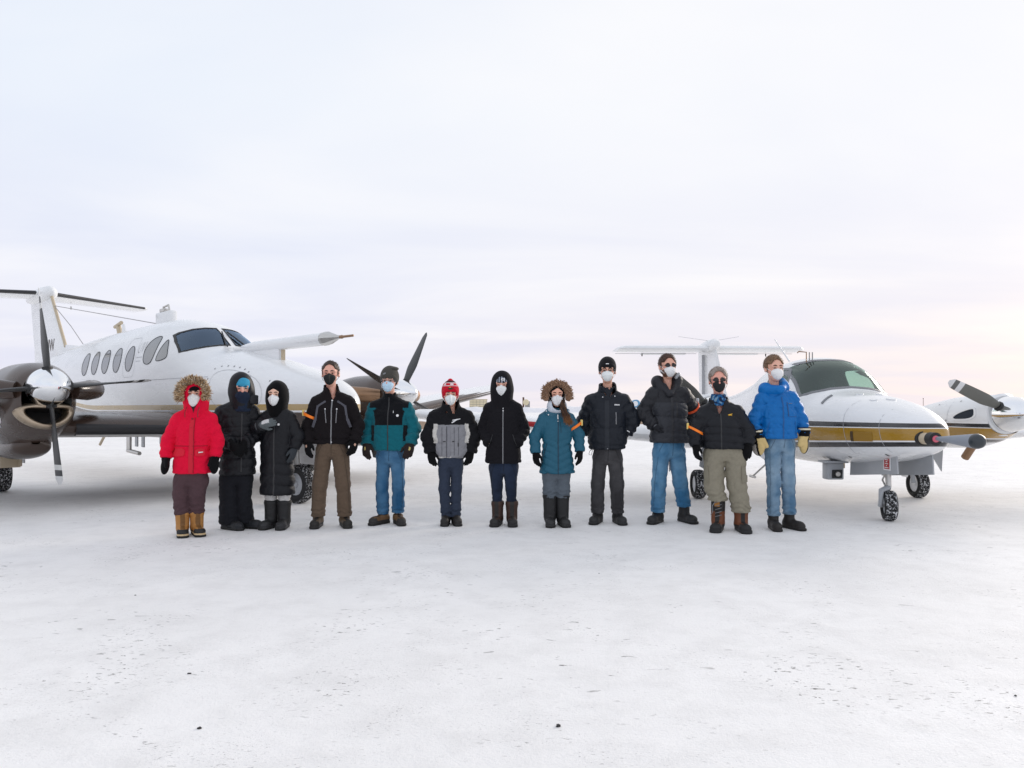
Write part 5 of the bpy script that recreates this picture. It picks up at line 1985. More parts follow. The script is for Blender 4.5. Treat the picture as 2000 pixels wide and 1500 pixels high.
    def front(self, x, z, off=.004):
        h, n, i, d = self.jb.ray_cast(Vector((x, -2, z)), Vector((0, 1, 0)))
        if h is None:
            return None
        return h + n * off

    def ribbon(self, name, x0, z0, x1, z1, w, mat, off=.004, n=18, parent=None):
        """a narrow strip lying on the front of the jacket"""
        dx, dz = x1 - x0, z1 - z0
        l_ = math.hypot(dx, dz)
        px, pz = -dz / l_ * w / 2, dx / l_ * w / 2
        V, F = [], []
        for i in range(n + 1):
            f = i / n
            x, z = x0 + dx * f, z0 + dz * f
            p = self.front(x, z, off)
            if p is None:
                continue
            V.append((p.x + px, p.y + .0015, p.z + pz))
            V.append((p.x, p.y - .0025, p.z))
            V.append((p.x - px, p.y + .0015, p.z - pz))
        for i in range(len(V) // 3 - 1):
            a = i * 3
            F.append((a, a + 1, a + 4, a + 3))
            F.append((a + 1, a + 2, a + 5, a + 4))
        if len(V) < 6:
            return None
        return mesh_obj(name, V, F, mat, parent or self.jk, True)

    def decal(self, name, poly, mat, off=.005, step=.03, skirt=.006, bvh=None):
        return patch(name, bvh or self.jb, poly, lambda x, z: (x, -2.0, z), (0, 1, 0), mat, self.jk, off, step, skirt)

    def button(self, x, z, r, mat, name='button'):
        p = self.front(x, z, .001)
        if p is None:
            return
        bm = bmesh.new()
        add_lathe(bm, [(-.004, 0.0), (-.004, r * .8), (-.001, r), (.004, r)], 12, 'Y', p)
        bm_obj(name, bm, mat, self.jk, autosmooth=40)

    def armband(self, s, f, w, mat, r, tiltx=0.0, mat2=None):
        S, E = self.J['s' + s], self.J['e' + s]
        d = (E - S).normalized()
        c = S.lerp(E, f)
        a = d.cross(Vector((0, 1, 0))).normalized()
        b = d.cross(a)
        V, F = [], []
        n = 28
        for k in range(n):
            t = 2 * math.pi * k / n
            rad = a * math.cos(t) + b * math.sin(t)
            q = c + rad * r + d * (tiltx * math.cos(t))
            for (dd, rr) in ((-w / 2, -.006), (-w / 2, .002), (w / 2, .002), (w / 2, -.006)):
                V.append(q + d * dd + rad * rr)
        for k in range(n):
            for j in range(3):
                F.append((k * 4 + j, k * 4 + j + 1, ((k + 1) % n) * 4 + j + 1, ((k + 1) % n) * 4 + j))
        o = mesh_obj('armband', V, F, mat, self.root, False)
        if mat2:
            e = c + a * (r if s == 'R' else r) * (1 if (a.x > 0) == (s == 'R') else -1)
            bm = bmesh.new()
            add_box(bm, e - Vector((.010, .022, .02)), e + Vector((.012, .022, .045)), .006)
            bm_obj('band_tail', bm, mat2, o)
        return o

    # ------------------------------------------------ trousers
    def trousers(self, top, crotch, rad, colfn, mat=None, end=(.1, .1), fold=.004, kneefold=.004, flare=0.0, seat=(.15, .105), h=.009):
        """rad = (thigh, knee, ankle)"""
        J = self.J
        sd = self.seed + 31
        hipx = (J['kL'].x + J['kR'].x) / 2 * .55 + self.mx * .35
        self.hipx = hipx

        def legd(P, s, i):
            K, A = J['k' + s], J['a' + s]
            hx = hipx + (-1 if s == 'L' else 1) * rad[0] * .92
            a = caps(P, (hx, .005, crotch + .05), K, rad[0], rad[1], (kneefold * .3, 6.5, sd + i))
            e = Vector((A.x, A.y + .01, end[i] + .0))
            e2 = K + (e - K) * 1.25
            b = caps(P, K, e2, rad[1], rad[2] + flare, (kneefold * .5, 9.5, sd * 2 + i))
            d = smin(a, b, .03)
            zz = P[:, 2]
            # stacked folds above the shoe
            d = d - fold * .8 * np.exp(-((zz - end[i] - .05) / .05) ** 2) * np.sin((zz + .35 * P[:, 0] * (1 if i else -1) + .2 * P[:, 1]) * 2 * math.pi / .05 + sd + 2 * np.sin(P[:, 0] * 40))
            return np.maximum(d, end[i] + .06 * P[:, 1] - zz)

        def fn(P):
            l, r = legd(P, 'L', 0), legd(P, 'R', 1)
            d = smin(l, r, .012)
            s = loft_sdf(P, [(crotch + .0, hipx, .01, seat[0] * .80, seat[1] * .8), (crotch + .09, hipx, .008, seat[0], seat[1]), (max(top, crotch + .16), (hipx + self.mx) / 2, .0, seat[0] * .96, seat[1] * .95)], 2.3)
            d = smin(d, s, .03)
            d = smax(d, P[:, 2] - top, .01)
            return d + cloth(P, sd, .0036)
        xs = [hipx - seat[0] - .03, J['kL'].x - rad[1] - .04, J['aL'].x - rad[2] - flare - .05]
        xe = [hipx + seat[0] + .03, J['kR'].x + rad[1] + .04, J['aR'].x + rad[2] + flare + .05]
        V, Q = sdf_mesh(fn, (min(xs), -.19, min(end) - .03), (max(xe), .19, top + .03), h)
        V = relax(V, Q, 1, .35)
        col = colfn(V, None)
        self.tr = mesh_obj('trousers', V, Q, mat or M_FAB, self.root, True, col)
        if mat is M_DENIM:
            # fly, hip pocket and outer leg seams
            dk = tuple(float(q) * .55 for q in col.mean(0))
            ms = principled('trouser_seam', dk, .9)
            keep = getattr(self, 'jb', None)
            self.jb = BVHTree.FromPolygons([tuple(q) for q in V], [tuple(q) for q in Q])
            self.ribbon('fly_seam', hipx + .012, top - .02, hipx + .004, crotch + .03, .006, ms, .002, 10, self.tr)
            for sg in (-1, 1):
                self.ribbon('pocket_seam', hipx + sg * seat[0] * .45, top - .01, hipx + sg * seat[0] * .82, top - .15, .006, ms, .002, 10, self.tr)
                K_ = J['kR' if sg > 0 else 'kL']
                A_ = J['aR' if sg > 0 else 'aL']
                self.ribbon('leg_seam', hipx + sg * seat[0] * .86, crotch + .02, K_.x + sg * rad[1] * .80, K_.z, .005, ms, .002, 16, self.tr)
                self.ribbon('leg_seam', K_.x + sg * rad[1] * .80, K_.z, A_.x + sg * rad[2] * .80, end[0 if sg < 0 else 1] + .03, .005, ms, .002, 16, self.tr)
            self.jb = keep
        return self

    # ------------------------------------------------ footwear
    def boots(self, top, colfn, yaw=(0, 0), length=.285, width=.050, shaft=.056, mat=None, sole=.028, name='boot', cuff=None, lift=(0, 0)):
        for i, s in enumerate('LR'):
            A = self.J['a' + s]
            yw = R(yaw[i])
            fx, fy = math.sin(yw), -math.cos(yw)
            o = Vector((A.x, A.y + .01, 0))
            tz = top[i] if isinstance(top, (tuple, list)) else top

            def loc(P):
                q = P - np.array(o, dtype=np.float32)
                return np.stack([q[:, 0] * fx + q[:, 1] * fy, q[:, 0] * (-fy) + q[:, 1] * fx, q[:, 2]], 1)

            def fn(P):
                p = loc(P)
                d = caps(p, (0, 0, .10), (-.005, 0, tz + .03), shaft, shaft + .006)
                d = smax(d, p[:, 2] - tz, .008)
                if cuff:
                    d = d - cuff * np.exp(-((p[:, 2] - tz + .03) / .022) ** 2)
                d = smin(d, ellip(p, (-.035, 0, .052), (.058, width * .92, .058)), .03)
                d = smin(d, caps(p, (-.02, 0, .062), (length * .50, 0, .048), .050, .040, None, ((0, 1, 0), .052 / width * .98)), .03)
                d = smin(d, ellip(p, (length * .52, 0, .046), (.066, width, .044)), .025)
                d = d + wav(P, 60, self.seed + i) * .0016 * (p[:, 2] > .05)
                # sole: footprint grown a little, kept low
                seg = np.clip((p[:, 0] + .055) / (length * .60 + .055), 0, 1)
                fp = np.sqrt((p[:, 0] + .055 - seg * (length * .60 + .055)) ** 2 + p[:, 1] ** 2) - (width * (.88 + .16 * seg))
                so = smax(fp, p[:, 2] - sole, .004)
                d = np.minimum(d, so)
                return np.maximum(d, -p[:, 2] + .001)
            V, Q = sdf_mesh(fn, (o.x - .24, o.y - .27, -.012), (o.x + .24, o.y + .16, tz + .03), .0062)
            V = relax(V, Q, 1, .3)
            p = loc(V.astype(np.float32))
            mesh_obj(name, V, Q, mat or M_LEATHER, self.root, True, colfn(p))
        return self

    # ------------------------------------------------ gloves with five fingers, or mitts
    def glove(self, s, color, kind='glove', curl=.5, direc=None, palm=None, scale=1.0, cuff=.046, cuffc=None, spot=None, mat=None):
        W, E = self.J['w' + s], self.J['e' + s]
        u = (direc.normalized() if direc else (W - E).normalized())
        sgn = 1 if s == 'L' else -1
        w = palm if palm else Vector((sgn, .25, 0))          # palm normal, towards the thigh
        w = (w - u * w.dot(u)).normalized()
        v = u.cross(w)
        if v.y > 0:
            v = -v                                          # thumb to the front
        u_, v_, w_ = (np.array(q, dtype=np.float32) for q in (u, v, w))
        o = np.array(W, dtype=np.float32)

        def fn(P):
            q = (P - o) / scale
            p = np.stack([q @ u_, q @ v_, q @ w_], 1)
            d = caps(p, (-.055, 0, 0), (.012, 0, 0), cuff, cuff * .80)
            d = smax(d, -.058 - p[:, 0], .006)
            if kind == 'mitt':
                d = smin(d, ellip(p, (.085, -.004, .004), (.088, .058, .040)), .02)
                d = smin(d, caps(p, (.035, .045, .01), (.095, .066, .018), .022, .019), .016)
                return d * scale
            d = smin(d, ellip(p, (.055, 0, 0), (.058, .048, .026)), .02)
            for k, (vy, ln, st) in enumerate(((.034, .066, .0), (.012, .074, .005), (-.011, .068, .003), (-.033, .052, -.006))):
                a = (.088 + st, vy, .002)
                c1 = curl * (.8 + .1 * k)
                m1 = (a[0] + ln * .5 * math.cos(c1 * .5), vy * 1.06, a[2] + ln * .5 * math.sin(c1 * .5))
                m2 = (m1[0] + ln * .5 * math.cos(c1 * 1.4), vy * 1.02, m1[2] + ln * .5 * math.sin(c1 * 1.4))
                f = smin(caps(p, a, m1, .0128, .0118), caps(p, m1, m2, .0118, .0098), .004)
                d = smin(d, f, .006)
            t = smin(caps(p, (.022, .034, .006), (.062, .062, .016), .016, .0135), caps(p, (.062, .062, .016), (.092, .066, .026), .0135, .011), .004)
            d = smin(d, t, .012)
            return d * scale
        V, Q = sdf_mesh(fn, tuple(o - .20 * scale), tuple(o + .20 * scale), .0056)
        V = relax(V, Q, 1, .3)
        c = np.array(color, dtype=np.float32)
        col = np.tile(c, (len(V), 1))
        q = (V - o) / scale
        p = np.stack([q @ u_, q @ v_, q @ w_], 1)
        if cuffc is not None:
            col[p[:, 0] < .0] = np.array(cuffc, dtype=np.float32)
        if spot is not None:
            col = spot(p, col)
        mesh_obj('mitten' if kind == 'mitt' else 'glove', V, Q, mat or M_FAB, self.root, True, col)
        return self


def solid(c):
    c = np.array(c, dtype=np.float32)
    return lambda p, *a: np.tile(c, (len(p), 1))


def boot_cols(upper, sole, toe=None, toe_x=.10, midsole=None, tongue=None, shaft=None, shaft_z=.12):
    def f(p):
        c = np.tile(np.array(upper, dtype=np.float32), (len(p), 1))
        if shaft is not None:
            c[p[:, 2] > shaft_z] = shaft
        if tongue is not None:
            c[(np.abs(p[:, 1]) < .022) & (p[:, 0] > .02) & (p[:, 2] > .06)] = tongue
        if toe is not None:
            c[(p[:, 0] > toe_x) & (p[:, 2] < .08)] = toe
            c[(p[:, 2] < .05)] = toe
        if midsole is not None:
            c[(p[:, 2] < .040)] = midsole
        c[p[:, 2] < .026] = sole
        return c
    return f


def denim(base, fade):
    b, fd = np.array(base, dtype=np.float32), np.array(fade, dtype=np.float32)

    def f(V, part):
        k = np.clip(.25 + .15 * wav(V.astype(np.float32), 14, 5) + .3 * wav(V.astype(np.float32), 48, 8, (1, 1, .3)), 0, 1)
        th = np.exp(-((V[:, 2] - .62) / .16) ** 2) * (V[:, 1] < 0)
        k = np.clip(k * .7 + th * .4, 0, 1)[:, None]
        return b * (1 - k) + fd * k
    return f
# ---- 1: red parka with fur hood
p = Person((-3.19, 7.59), 'person in a bright red parka with tan fur hood, white mask and tan boots', dict(
    hd=(.060, 1.402), sL=(-.105, 1.165), sR=(.205, 1.165), eL=(-.192, .935, .0), eR=(.262, .935, .0), wL=(-.205, .775, -.04), wR=(.256, .775, -.04),
    kL=(-.071, .405), kR=(.071, .412), aL=(-.066, .110), aR=(.062, .120, .03)), 11, R(8))
p.body(lin(222, 172, 150), .481, .95).face(lin(40, 28, 24))
RED = lin(226, 14, 56)
p.jacket(.607, [(.607, .03, .185, .130), (.72, .035, .188, .135), (.86, .04, .172, .128), (1.0, .045, .178, .130)], (.078, .070, .062), solid(RED), M_FAB, folds=.004, elbow_fold=.005)
p.hood(solid(RED), M_FAB, (.118, .130, .132), (-.012, .035, .020), ((.006, -.165, -.020), (.074, .140, .092)), .118)
p.beanie(solid(BLK2), brim=.034, vol=.006)
p.mask((.80, .80, .79), 'fold', True, .035)
hb = BVHTree.FromPolygons([tuple(v.co) for v in p.hood_o.data.vertices], [tuple(f.vertices) for f in p.hood_o.data.polygons])
p.decal('collar_opening', [(.025, 1.30), (.055, 1.245), (.062, 1.205), (.072, 1.245), (.100, 1.30)], principled('dark_scarf', lin(52, 20, 26), .9), .004, .02, 0, hb)
for x in (-.002, .118):
    tube('drawcord', [(x, -.085, 1.265), (x - .006, -.125, 1.215), (x - .002, -.135, 1.165)], .004, M_REDL, p.root, 6)
TANS = [lin(150, 116, 78), lin(112, 84, 56), lin(182, 146, 104), lin(84, 64, 46)]
TIPS = [lin(225, 196, 156), lin(240, 225, 200), lin(196, 158, 116), lin(120, 94, 70)]
p.ruff(.112, .118, .002, -.098, (TANS, TIPS), -118, 112, 3600, .050, .026, .03, .55)
p.ribbon('placket', .045, .62, .055, 1.14, .045, principled('red_placket', lin(205, 18, 46), .8), .004, 30)
p.ribbon('placket_edge', .068, .62, .078, 1.16, .006, principled('red_seam', lin(140, 8, 28), .9), .006, 30)
for z in (.66, .80, .93, 1.06, 1.15):
    p.button(.052, z, .009, M_REDL)
for (x, w) in ((-.07, .12), (.125, .08)):
    p.decal('pocket_flap', smooth_poly([(x - w / 2, .855), (x + w / 2, .865), (x + w / 2, .80), (x + w * .3, .785), (x - w * .4, .785), (x - w / 2, .80)], 1), principled('red_flap', lin(214, 18, 48), .85), .009, .03, .012)
p.decal('patch_badge', [(.115, .815), (.150, .82), (.150, .832), (.115, .828)], M_PAPER, .016, .03, .004)
p.ribbon('waist_seam', -.13, .885, .19, .885, .006, principled('red_seam2', lin(150, 10, 32), .9), .003, 24)
PLUM = lin(82, 62, 66)
p.trousers(.66, .481, (.088, .078, .070), solid(PLUM), M_FAB, (.205, .21), .006, .005, .004, (.150, .11))
p.boots(.24, boot_cols(lin(176, 124, 66), (.012, .012, .012), (.016, .016, .017), .13, lin(205, 180, 140), lin(120, 84, 44)), (16, 24), .29, .054, .062, None, .03, 'boot', .006)
for s in 'LR':
    p.glove(s, BLK2, 'mitt', .3, scale=1.0, cuff=.052)

# ---- 2: black down coat, teal cap under the hood
p = Person((-2.86, 7.98), 'person in black hooded down coat with teal cap and navy face covering', dict(
    hd=(.055, 1.462), sL=(-.150, 1.225, .02), sR=(.165, 1.225, .02), eL=(-.190, .975, .0), eR=(.185, .985, .0), wL=(-.045, .885, -.20), wR=(.070, .895, -.19),
    kL=(-.085, .362), kR=(.059, .378), aL=(-.082, .080), aR=(.082, .095, .02)), 23, R(20))
p.body(lin(228, 180, 158), .468, .98).face(lin(40, 30, 26))
p.jacket(.559, [(.559, .01, .182, .135), (.70, .01, .186, .14), (.90, .005, .176, .135), (1.06, .006, .180, .135)], (.086, .080, .068), solid(BLK), M_PUFF, (.105, .010, 0, 1.2), .004, None, .0085, (.095, .007), .006)
p.hood(solid(BLK), M_PUFF, (.116, .128, .148), (-.012, .035, .022), ((.010, -.170, .020), (.080, .150, .112)), .122)
TEAL = lin(62, 150, 185)
p.beanie(solid(TEAL), M_FAB, brim=.020, vol=.010, tall=.006)
NAVY = lin(34, 44, 62)
def gaiter(p_):
    d = ellip(p_, (0, -.045, -.060), (.070, .076, .066))
    d = smin(d, caps(p_, (0, -.02, -.09), (0, .0, -.19), .075, .095), .05)
    return smax(d, p_[:, 2] + .022 + .25 * np.abs(p_[:, 0]), .008) + wav(p_, 60, 3, (.4, .4, 1.4)) * .003
p.shell('face_covering', gaiter, M_FAB, solid(NAVY), .0055, .14, -.24, .04)
p.decal('collar_flap', [(.115, 1.27), (.24, 1.30), (.245, 1.40), (.14, 1.40)], M_ZIP, .0, .05, .0) if False else None
bm = bmesh.new()
add_box(bm, (-.048, -.012, -.05), (.048, .012, .05), .010)
fl_ = bm_obj('collar_flap', bm, principled('black_flap', BLK, .7), p.root, autosmooth=50)
fl_.location = (.168, -.055, 1.345)
fl_.rotation_euler = (R(-10), R(6), R(28))
for (x, z) in ((.115, 1.300), (.100, 1.275)):
    p.button(x, z, .008, M_SNAP)
p.ribbon('zip', .04, .60, .05, 1.22, .012, M_ZIP, .003, 30)
p.trousers(.62, .468, (.090, .082, .088), solid(lin(30, 31, 36)), M_FAB, (.055, .06), .005, .006, .012, (.150, .11))
p.boots(.10, boot_cols((.018, .018, .02), (.010, .010, .01), lin(38, 40, 44), .06), (38, 52), .29, .050, .055)
for s in 'LR':
    p.glove(s, BLK2, 'glove', .9, Vector((.55 if s == 'L' else -.35, -.25, -.75)), Vector((0, 1, 0)), .95)

# ---- 3: long black coat, arm across the chest
p = Person((-2.46, 8.05), 'person in long black hooded coat holding one grey glove across the chest', dict(
    hd=(-.010, 1.402), sL=(-.142, 1.165, .01), sR=(.138, 1.165, .01), eL=(-.262, 1.015, -.02), eR=(.215, .960, .0), wL=(-.085, 1.078, -.205), wR=(.196, .835, -.03),
    kL=(-.070, .354), kR=(.075, .354), aL=(-.070, .080), aR=(.070, .080)), 37, R(-5))
p.body(lin(234, 190, 166), .42, .95).face(lin(40, 30, 26))
p.jacket(.338, [(.338, .0, .186, .140), (.50, -.002, .184, .138), (.75, -.004, .172, .132), (1.0, -.003, .172, .130)], (.080, .074, .062), solid(BLK), M_PUFF, (.112, .010, 0, .72), .0032, None, .0085, (.10, .005), .005)
p.hood(solid(BLK2), M_FLEECE, (.108, .122, .132), (0, .032, .016), ((0, -.160, -.018), (.062, .135, .088)), .110)
p.mask((.82, .83, .83), 'fold')
p.button(.055, 1.085, .013, M_PAPER, 'badge')
p.ribbon('zip', .012, .36, .012, 1.10, .018, M_ZIP, .004, 40)
p.ribbon('zip_pull', -.004, 1.235, .004, 1.205, .009, M_SNAP, .006, 4)
p.ribbon('zip_tail', .004, 1.205, .022, 1.175, .005, M_SNAP, .006, 4)
p.trousers(.42, .40, (.075, .062, .058), solid(lin(196, 194, 192)), M_FAB, (.22, .22), .003, .003, 0, (.14, .10))
p.boots(.292, boot_cols((.017, .017, .018), (.012, .012, .012), (.030, .030, .032), .09), (-6, 8), .27, .052, .066, M_LEATHER, .03, 'boot', .006)
GG = lin(92, 98, 100)
def gspot(q, col):
    col = col.copy()
    col[(q[:, 0] > .02) & (q[:, 0] < .10) & (q[:, 2] < -.004) & (q[:, 1] < .0)] = np.array(lin(200, 200, 200), dtype=np.float32)
    return col
p.glove('L', GG, 'glove', .35, Vector((.92, -.05, .28)), Vector((0, 1, -.15)), .95, .044, lin(74, 78, 80), gspot, M_FAB)
p.glove('R', lin(60, 64, 68), 'glove', .5, None, None, .98, .046, lin(50, 53, 56))

# ---- 4: man in black and grey jacket
p = Person((-1.91, 8.15), 'bareheaded man in black jacket with grey shoulder panels and brown trousers', dict(
    hd=(-.016, 1.628), sL=(-.170, 1.335, .01), sR=(.182, 1.335, .01), eL=(-.246, 1.065, .02), eR=(.270, 1.065, .02), wL=(-.240, .895, -.05), wR=(.245, .91, -.05),
    kL=(-.125, .451), kR=(.114, .451), aL=(-.147, .120), aR=(.130, .125)), 41, R(5))
p.body(lin(228, 172, 152), .734, 1.0).face(lin(50, 34, 26))
JB = lin(24, 20, 22)
jc4 = solid(JB)
p.jacket(.872, [(.872, .005, .195, .128), (.96, .005, .212, .138), (1.10, .006, .205, .135), (1.2, .006, .20, .132)], (.080, .074, .066), jc4, M_FAB, None, .0042, (.02, .165, .080, .5), .0085, None, .006, (.02, 1.33, 1.47, .040), .012)
p.hair(lin(46, 32, 26), .108, -.035, .006, lin(70, 52, 42))
p.mask((.014, .016, .016), 'fold')
p.ribbon('zip', .006, .88, .012, 1.33, .012, M_ZIPG, .004, 34)
for x in (-.055, .065):
    p.ribbon('pocket_zip', x, 1.24, x + (.012 if x < 0 else -.008), 1.10, .009, M_ZIPG, .004, 12)
    p.button(x, 1.245, .008, M_PAPER, 'zip_pull')
p.button(.012, 1.335, .009, M_PAPER, 'zip_pull')
p.button(.01, .90, .008, M_SNAP)
M_PANEL = principled('grey_panel_cloth', lin(80, 80, 88), .85)
for s in (-1, 1):
    p.ribbon('shoulder_panel', .006 + s * .058, 1.325, .006 + s * .135, 1.275, .026, M_PANEL, .003, 10)
    p.ribbon('side_panel', .006 + s * .137, 1.282, .006 + s * .158, 1.13, .030, M_PANEL, .003, 14)
    p.ribbon('side_panel_tip', .006 + s * .156, 1.14, .006 + s * .185, 1.05, .045, M_PANEL, .003, 10)
p.armband('L', .62, .028, M_ORANGE, .088, .012, M_YBAND)
BRN4 = lin(98, 82, 68)
p.trousers(.93, .734, (.093, .078, .070), solid(BRN4), M_DENIM, (.105, .11), .007, .004, .006, (.158, .115))
p.boots(.12, boot_cols(lin(84, 68, 50), (.014, .013, .012), (.020, .018, .016), .16, None, (.02, .017, .015)), (-4, 18), .29, .050, .054, None, .03, 'shoe')
def logo(q, col):
    col = col.copy()
    col[(np.abs(q[:, 0] - .05) < .012) & (np.abs(q[:, 1] - .012) < .010) & (q[:, 2] < 0)] = np.array(lin(210, 170, 150), dtype=np.float32)
    return col
for s in 'LR':
    p.glove(s, BLK2, 'glove', .7, None, Vector((.7 if s == 'L' else -.7, .6, 0)), 1.08, .046, None, logo)

# ---- 5: teal fleece, grey cap, blue mask
p = Person((-1.32, 8.33), 'man in teal and black fleece jacket with grey cap and light blue mask', dict(
    hd=(-.011, 1.556), sL=(-.188, 1.275, .01), sR=(.188, 1.275, .01), eL=(-.248, 1.03, .02), eR=(.254, 1.03, .02), wL=(-.246, .87, -.05), wR=(.232, .87, -.05),
    kL=(-.089, .433), kR=(.089, .433), aL=(-.083, .111), aR=(.083, .120)), 53, R(-4))
p.body(lin(222, 172, 152), .656, .98).face(lin(110, 92, 80), M_ZIPG)
TL = lin(22, 98, 110)
def jc5(V, part):
    c = np.tile(np.array(TL, dtype=np.float32), (len(V), 1))
    x = np.abs(V[:, 0])
    z = V[:, 2]
    k = np.array(lin(20, 21, 25), dtype=np.float32)
    c[(z > 1.072) & (x < .150 + np.clip(z - 1.15, 0, 1) * .25) & (part == 0)] = k
    c[(z > 1.255) & (x < .215)] = k
    c[(part == 0) & (x > .158) & (z < 1.072) & (z > .9)] = k
    return c
p.jacket(.794, [(.794, 0, .195, .128), (.88, 0, .205, .134), (1.05, 0, .202, .134), (1.14, 0, .20, .132)], (.080, .076, .068), jc5, M_FLEECE, None, .0045, (.02, .150, .072, .2), .0085, None, .008)
GC = lin(74, 72, 68)
p.beanie(solid(GC), M_FLEECE, brim=.034, back=-.055, vol=.016, tall=.012, peak=((.045, .01, .125), (.05, .07, .022)))
hb = BVHTree.FromPolygons([tuple(v.co) for v in p.hat_o.data.vertices], [tuple(f.vertices) for f in p.hat_o.data.polygons])
hc = p.H
p.decal('cap_logo', circle_poly(hc[0] - .030, hc[2] + .075, .018, .009, 14, .3), M_LGREY, .003, .02, 0, hb)
p.mask((.50, .68, .82), 'pleat')
p.ribbon('zip', 0, .80, 0, 1.375, .012, M_ZIP, .003, 40)
p.button(-.003, 1.375, .008, M_PAPER, 'zip_pull')
p.decal('chest_logo', circle_poly(.100, 1.175, .013, .013, 12), M_PAPER, .004, .02, .003)
p.ribbon('pocket_mark', .055, 1.225, .057, 1.200, .006, M_PAPER, .004, 4)
p.trousers(.86, .656, (.082, .068, .066), denim(lin(34, 80, 116), lin(96, 138, 170)), M_DENIM, (.105, .12), .007, .005, .004, (.158, .115))
p.boots(.10, boot_cols(lin(104, 78, 52), (.014, .013, .012), (.025, .023, .022), .14, None, lin(60, 44, 30)), (-28, 26), .28, .048, .052, None, .03, 'shoe')
def logo2(q, col):
    col = col.copy()
    col[(np.abs(q[:, 0] - .06) < .016) & (np.abs(q[:, 1] - .005) < .008) & (q[:, 2] < 0)] = np.array(lin(205, 185, 120), dtype=np.float32)
    return col
for s in 'LR':
    p.glove(s, lin(46, 38, 36), 'glove', .8, None, Vector((.4 if s == 'L' else -.4, .9, 0)), 1.1, .048, lin(40, 28, 30), logo2)

# ---- 6: red knit hat, black and grey jacket
p = Person((-.66, 8.30), 'person in red knit hat and loose grey and black jacket with open collar', dict(
    hd=(-.006, 1.408), sL=(-.178, 1.180, .01), sR=(.178, 1.180, .01), eL=(-.240, .945, .0), eR=(.246, .945, .0), wL=(-.218, .785, -.04), wR=(.212, .785, -.04),
    kL=(-.072, .382), kR=(.061, .382), aL=(-.052, .088), aR=(.052, .088)), 67, R(7))
p.body(lin(224, 172, 150), .603, .93).face(lin(60, 44, 36))
def jc6(V, part):
    c = np.tile(np.array(lin(24, 24, 27), dtype=np.float32), (len(V), 1))
    x, z = V[:, 0], V[:, 2]
    g = np.array(lin(138, 138, 142), dtype=np.float32)
    w = np.array(lin(205, 202, 196), dtype=np.float32)
    c[(part == 0) & (z < 1.075) & (np.abs(x) < .165)] = g
    st = (V[:, 1] < .03) & (z < 1.09) & (np.abs(np.abs(x) - .172 - .008 * np.sin(z * 40)) < .021) & (z > .88)
    c[st] = w
    c[(part == 0) & (z < .735) & (x < .0)] = w
    return c
p.jacket(.715, [(.715, 0, .175, .125), (.82, 0, .192, .135), (.97, 0, .20, .138), (1.06, 0, .198, .135)], (.088, .086, .070), jc6, M_FAB, None, .005, (.02, .15, .098, .5), .0085, None, .007, (.03, 1.19, 1.33, .055))
hz = p.H[2]
def hc6(q):
    c = np.tile(np.array(lin(196, 18, 44), dtype=np.float32), (len(q), 1))
    z = q[:, 2] - .10 * np.clip(q[:, 1] + .1, 0, 1) * 0
    w = np.array(lin(225, 215, 215), dtype=np.float32)
    d = np.array(lin(60, 16, 24), dtype=np.float32)
    c[(z > .088) & (z < .096)] = w
    c[(z > .120) & (z < .127)] = w
    a = np.arctan2(q[:, 0], -q[:, 1] + .02)
    c[(z > .098) & (z < .118) & (np.sin(a * 7.0 + .6) > .35)] = w
    c[(z > .128) & (z < .150)] = d
    return c
p.beanie(hc6, M_FLEECE, brim=.036, back=-.075, vol=.016, tall=.012, cuff=.006, peak=((0, .015, .150), (.028, .028, .024)))
hb = BVHTree.FromPolygons([tuple(v.co) for v in p.hat_o.data.vertices], [tuple(f.vertices) for f in p.hat_o.data.polygons])
hc = p.H
p.decal('cap_emblem', smooth_poly([(hc[0] - .038, hc[2] + .060), (hc[0] - .010, hc[2] + .074), (hc[0] + .018, hc[2] + .066), (hc[0] + .036, hc[2] + .074), (hc[0] + .014, hc[2] + .052), (hc[0] - .014, hc[2] + .050)], 1), principled('dark_green_thread', lin(58, 48, 32), .8), .003, .02, 0, hb)
p.decal('cap_emblem_spot', circle_poly(hc[0] - .008, hc[2] + .073, .008, .005, 10), M_GOLDT, .005, .02, 0, hb)
p.mask((.80, .84, .84), 'fold')
p.ribbon('placket', -.028, .73, -.028, 1.06, .036, principled('grey_placket', lin(130, 130, 135), .85), .005, 24)
p.ribbon('placket_edge', -.050, .73, -.050, 1.06, .007, principled('seam_grey', lin(78, 78, 84), .9), .006, 24)
for z in (.80, .90, 1.045):
    p.button(-.028, z, .008, principled('dark_snap', (.04, .04, .045), .4))
for x in (-.10, .03, .075):
    p.ribbon('pleat', x, .75, x, 1.05, .006, principled('seam_grey2', lin(96, 96, 102), .9), .002, 20)
for x in (-.075, .02):
    p.decal('pocket_tab', [(x - .012, .895), (x + .012, .897), (x + .012, .905), (x - .012, .905)], M_ZIP, .005, .02, .003)
p.ribbon('cord_lock', .072, .885, .074, .845, .012, M_ZIP, .005, 5)
p.ribbon('collar_trim', .004, 1.095, .07, 1.135, .012, M_METAL_W, .007, 8)
p.ribbon('collar_trim', .01, 1.12, .095, 1.14, .009, M_METAL_W, .007, 8)
p.trousers(.78, .603, (.072, .058, .055), solid(lin(52, 60, 76)), M_FAB, (.085, .085), .005, .005, .004, (.142, .105))
p.boots(.09, boot_cols((.024, .020, .018), (.012, .012, .012), (.02, .018, .017), .14), (-8, 6), .26, .046, .050, None, .026, 'shoe')
for s in 'LR':
    p.glove(s, BLK2, 'glove', .7, None, Vector((.5 if s == 'L' else -.5, .8, 0)), 1.0, .046)

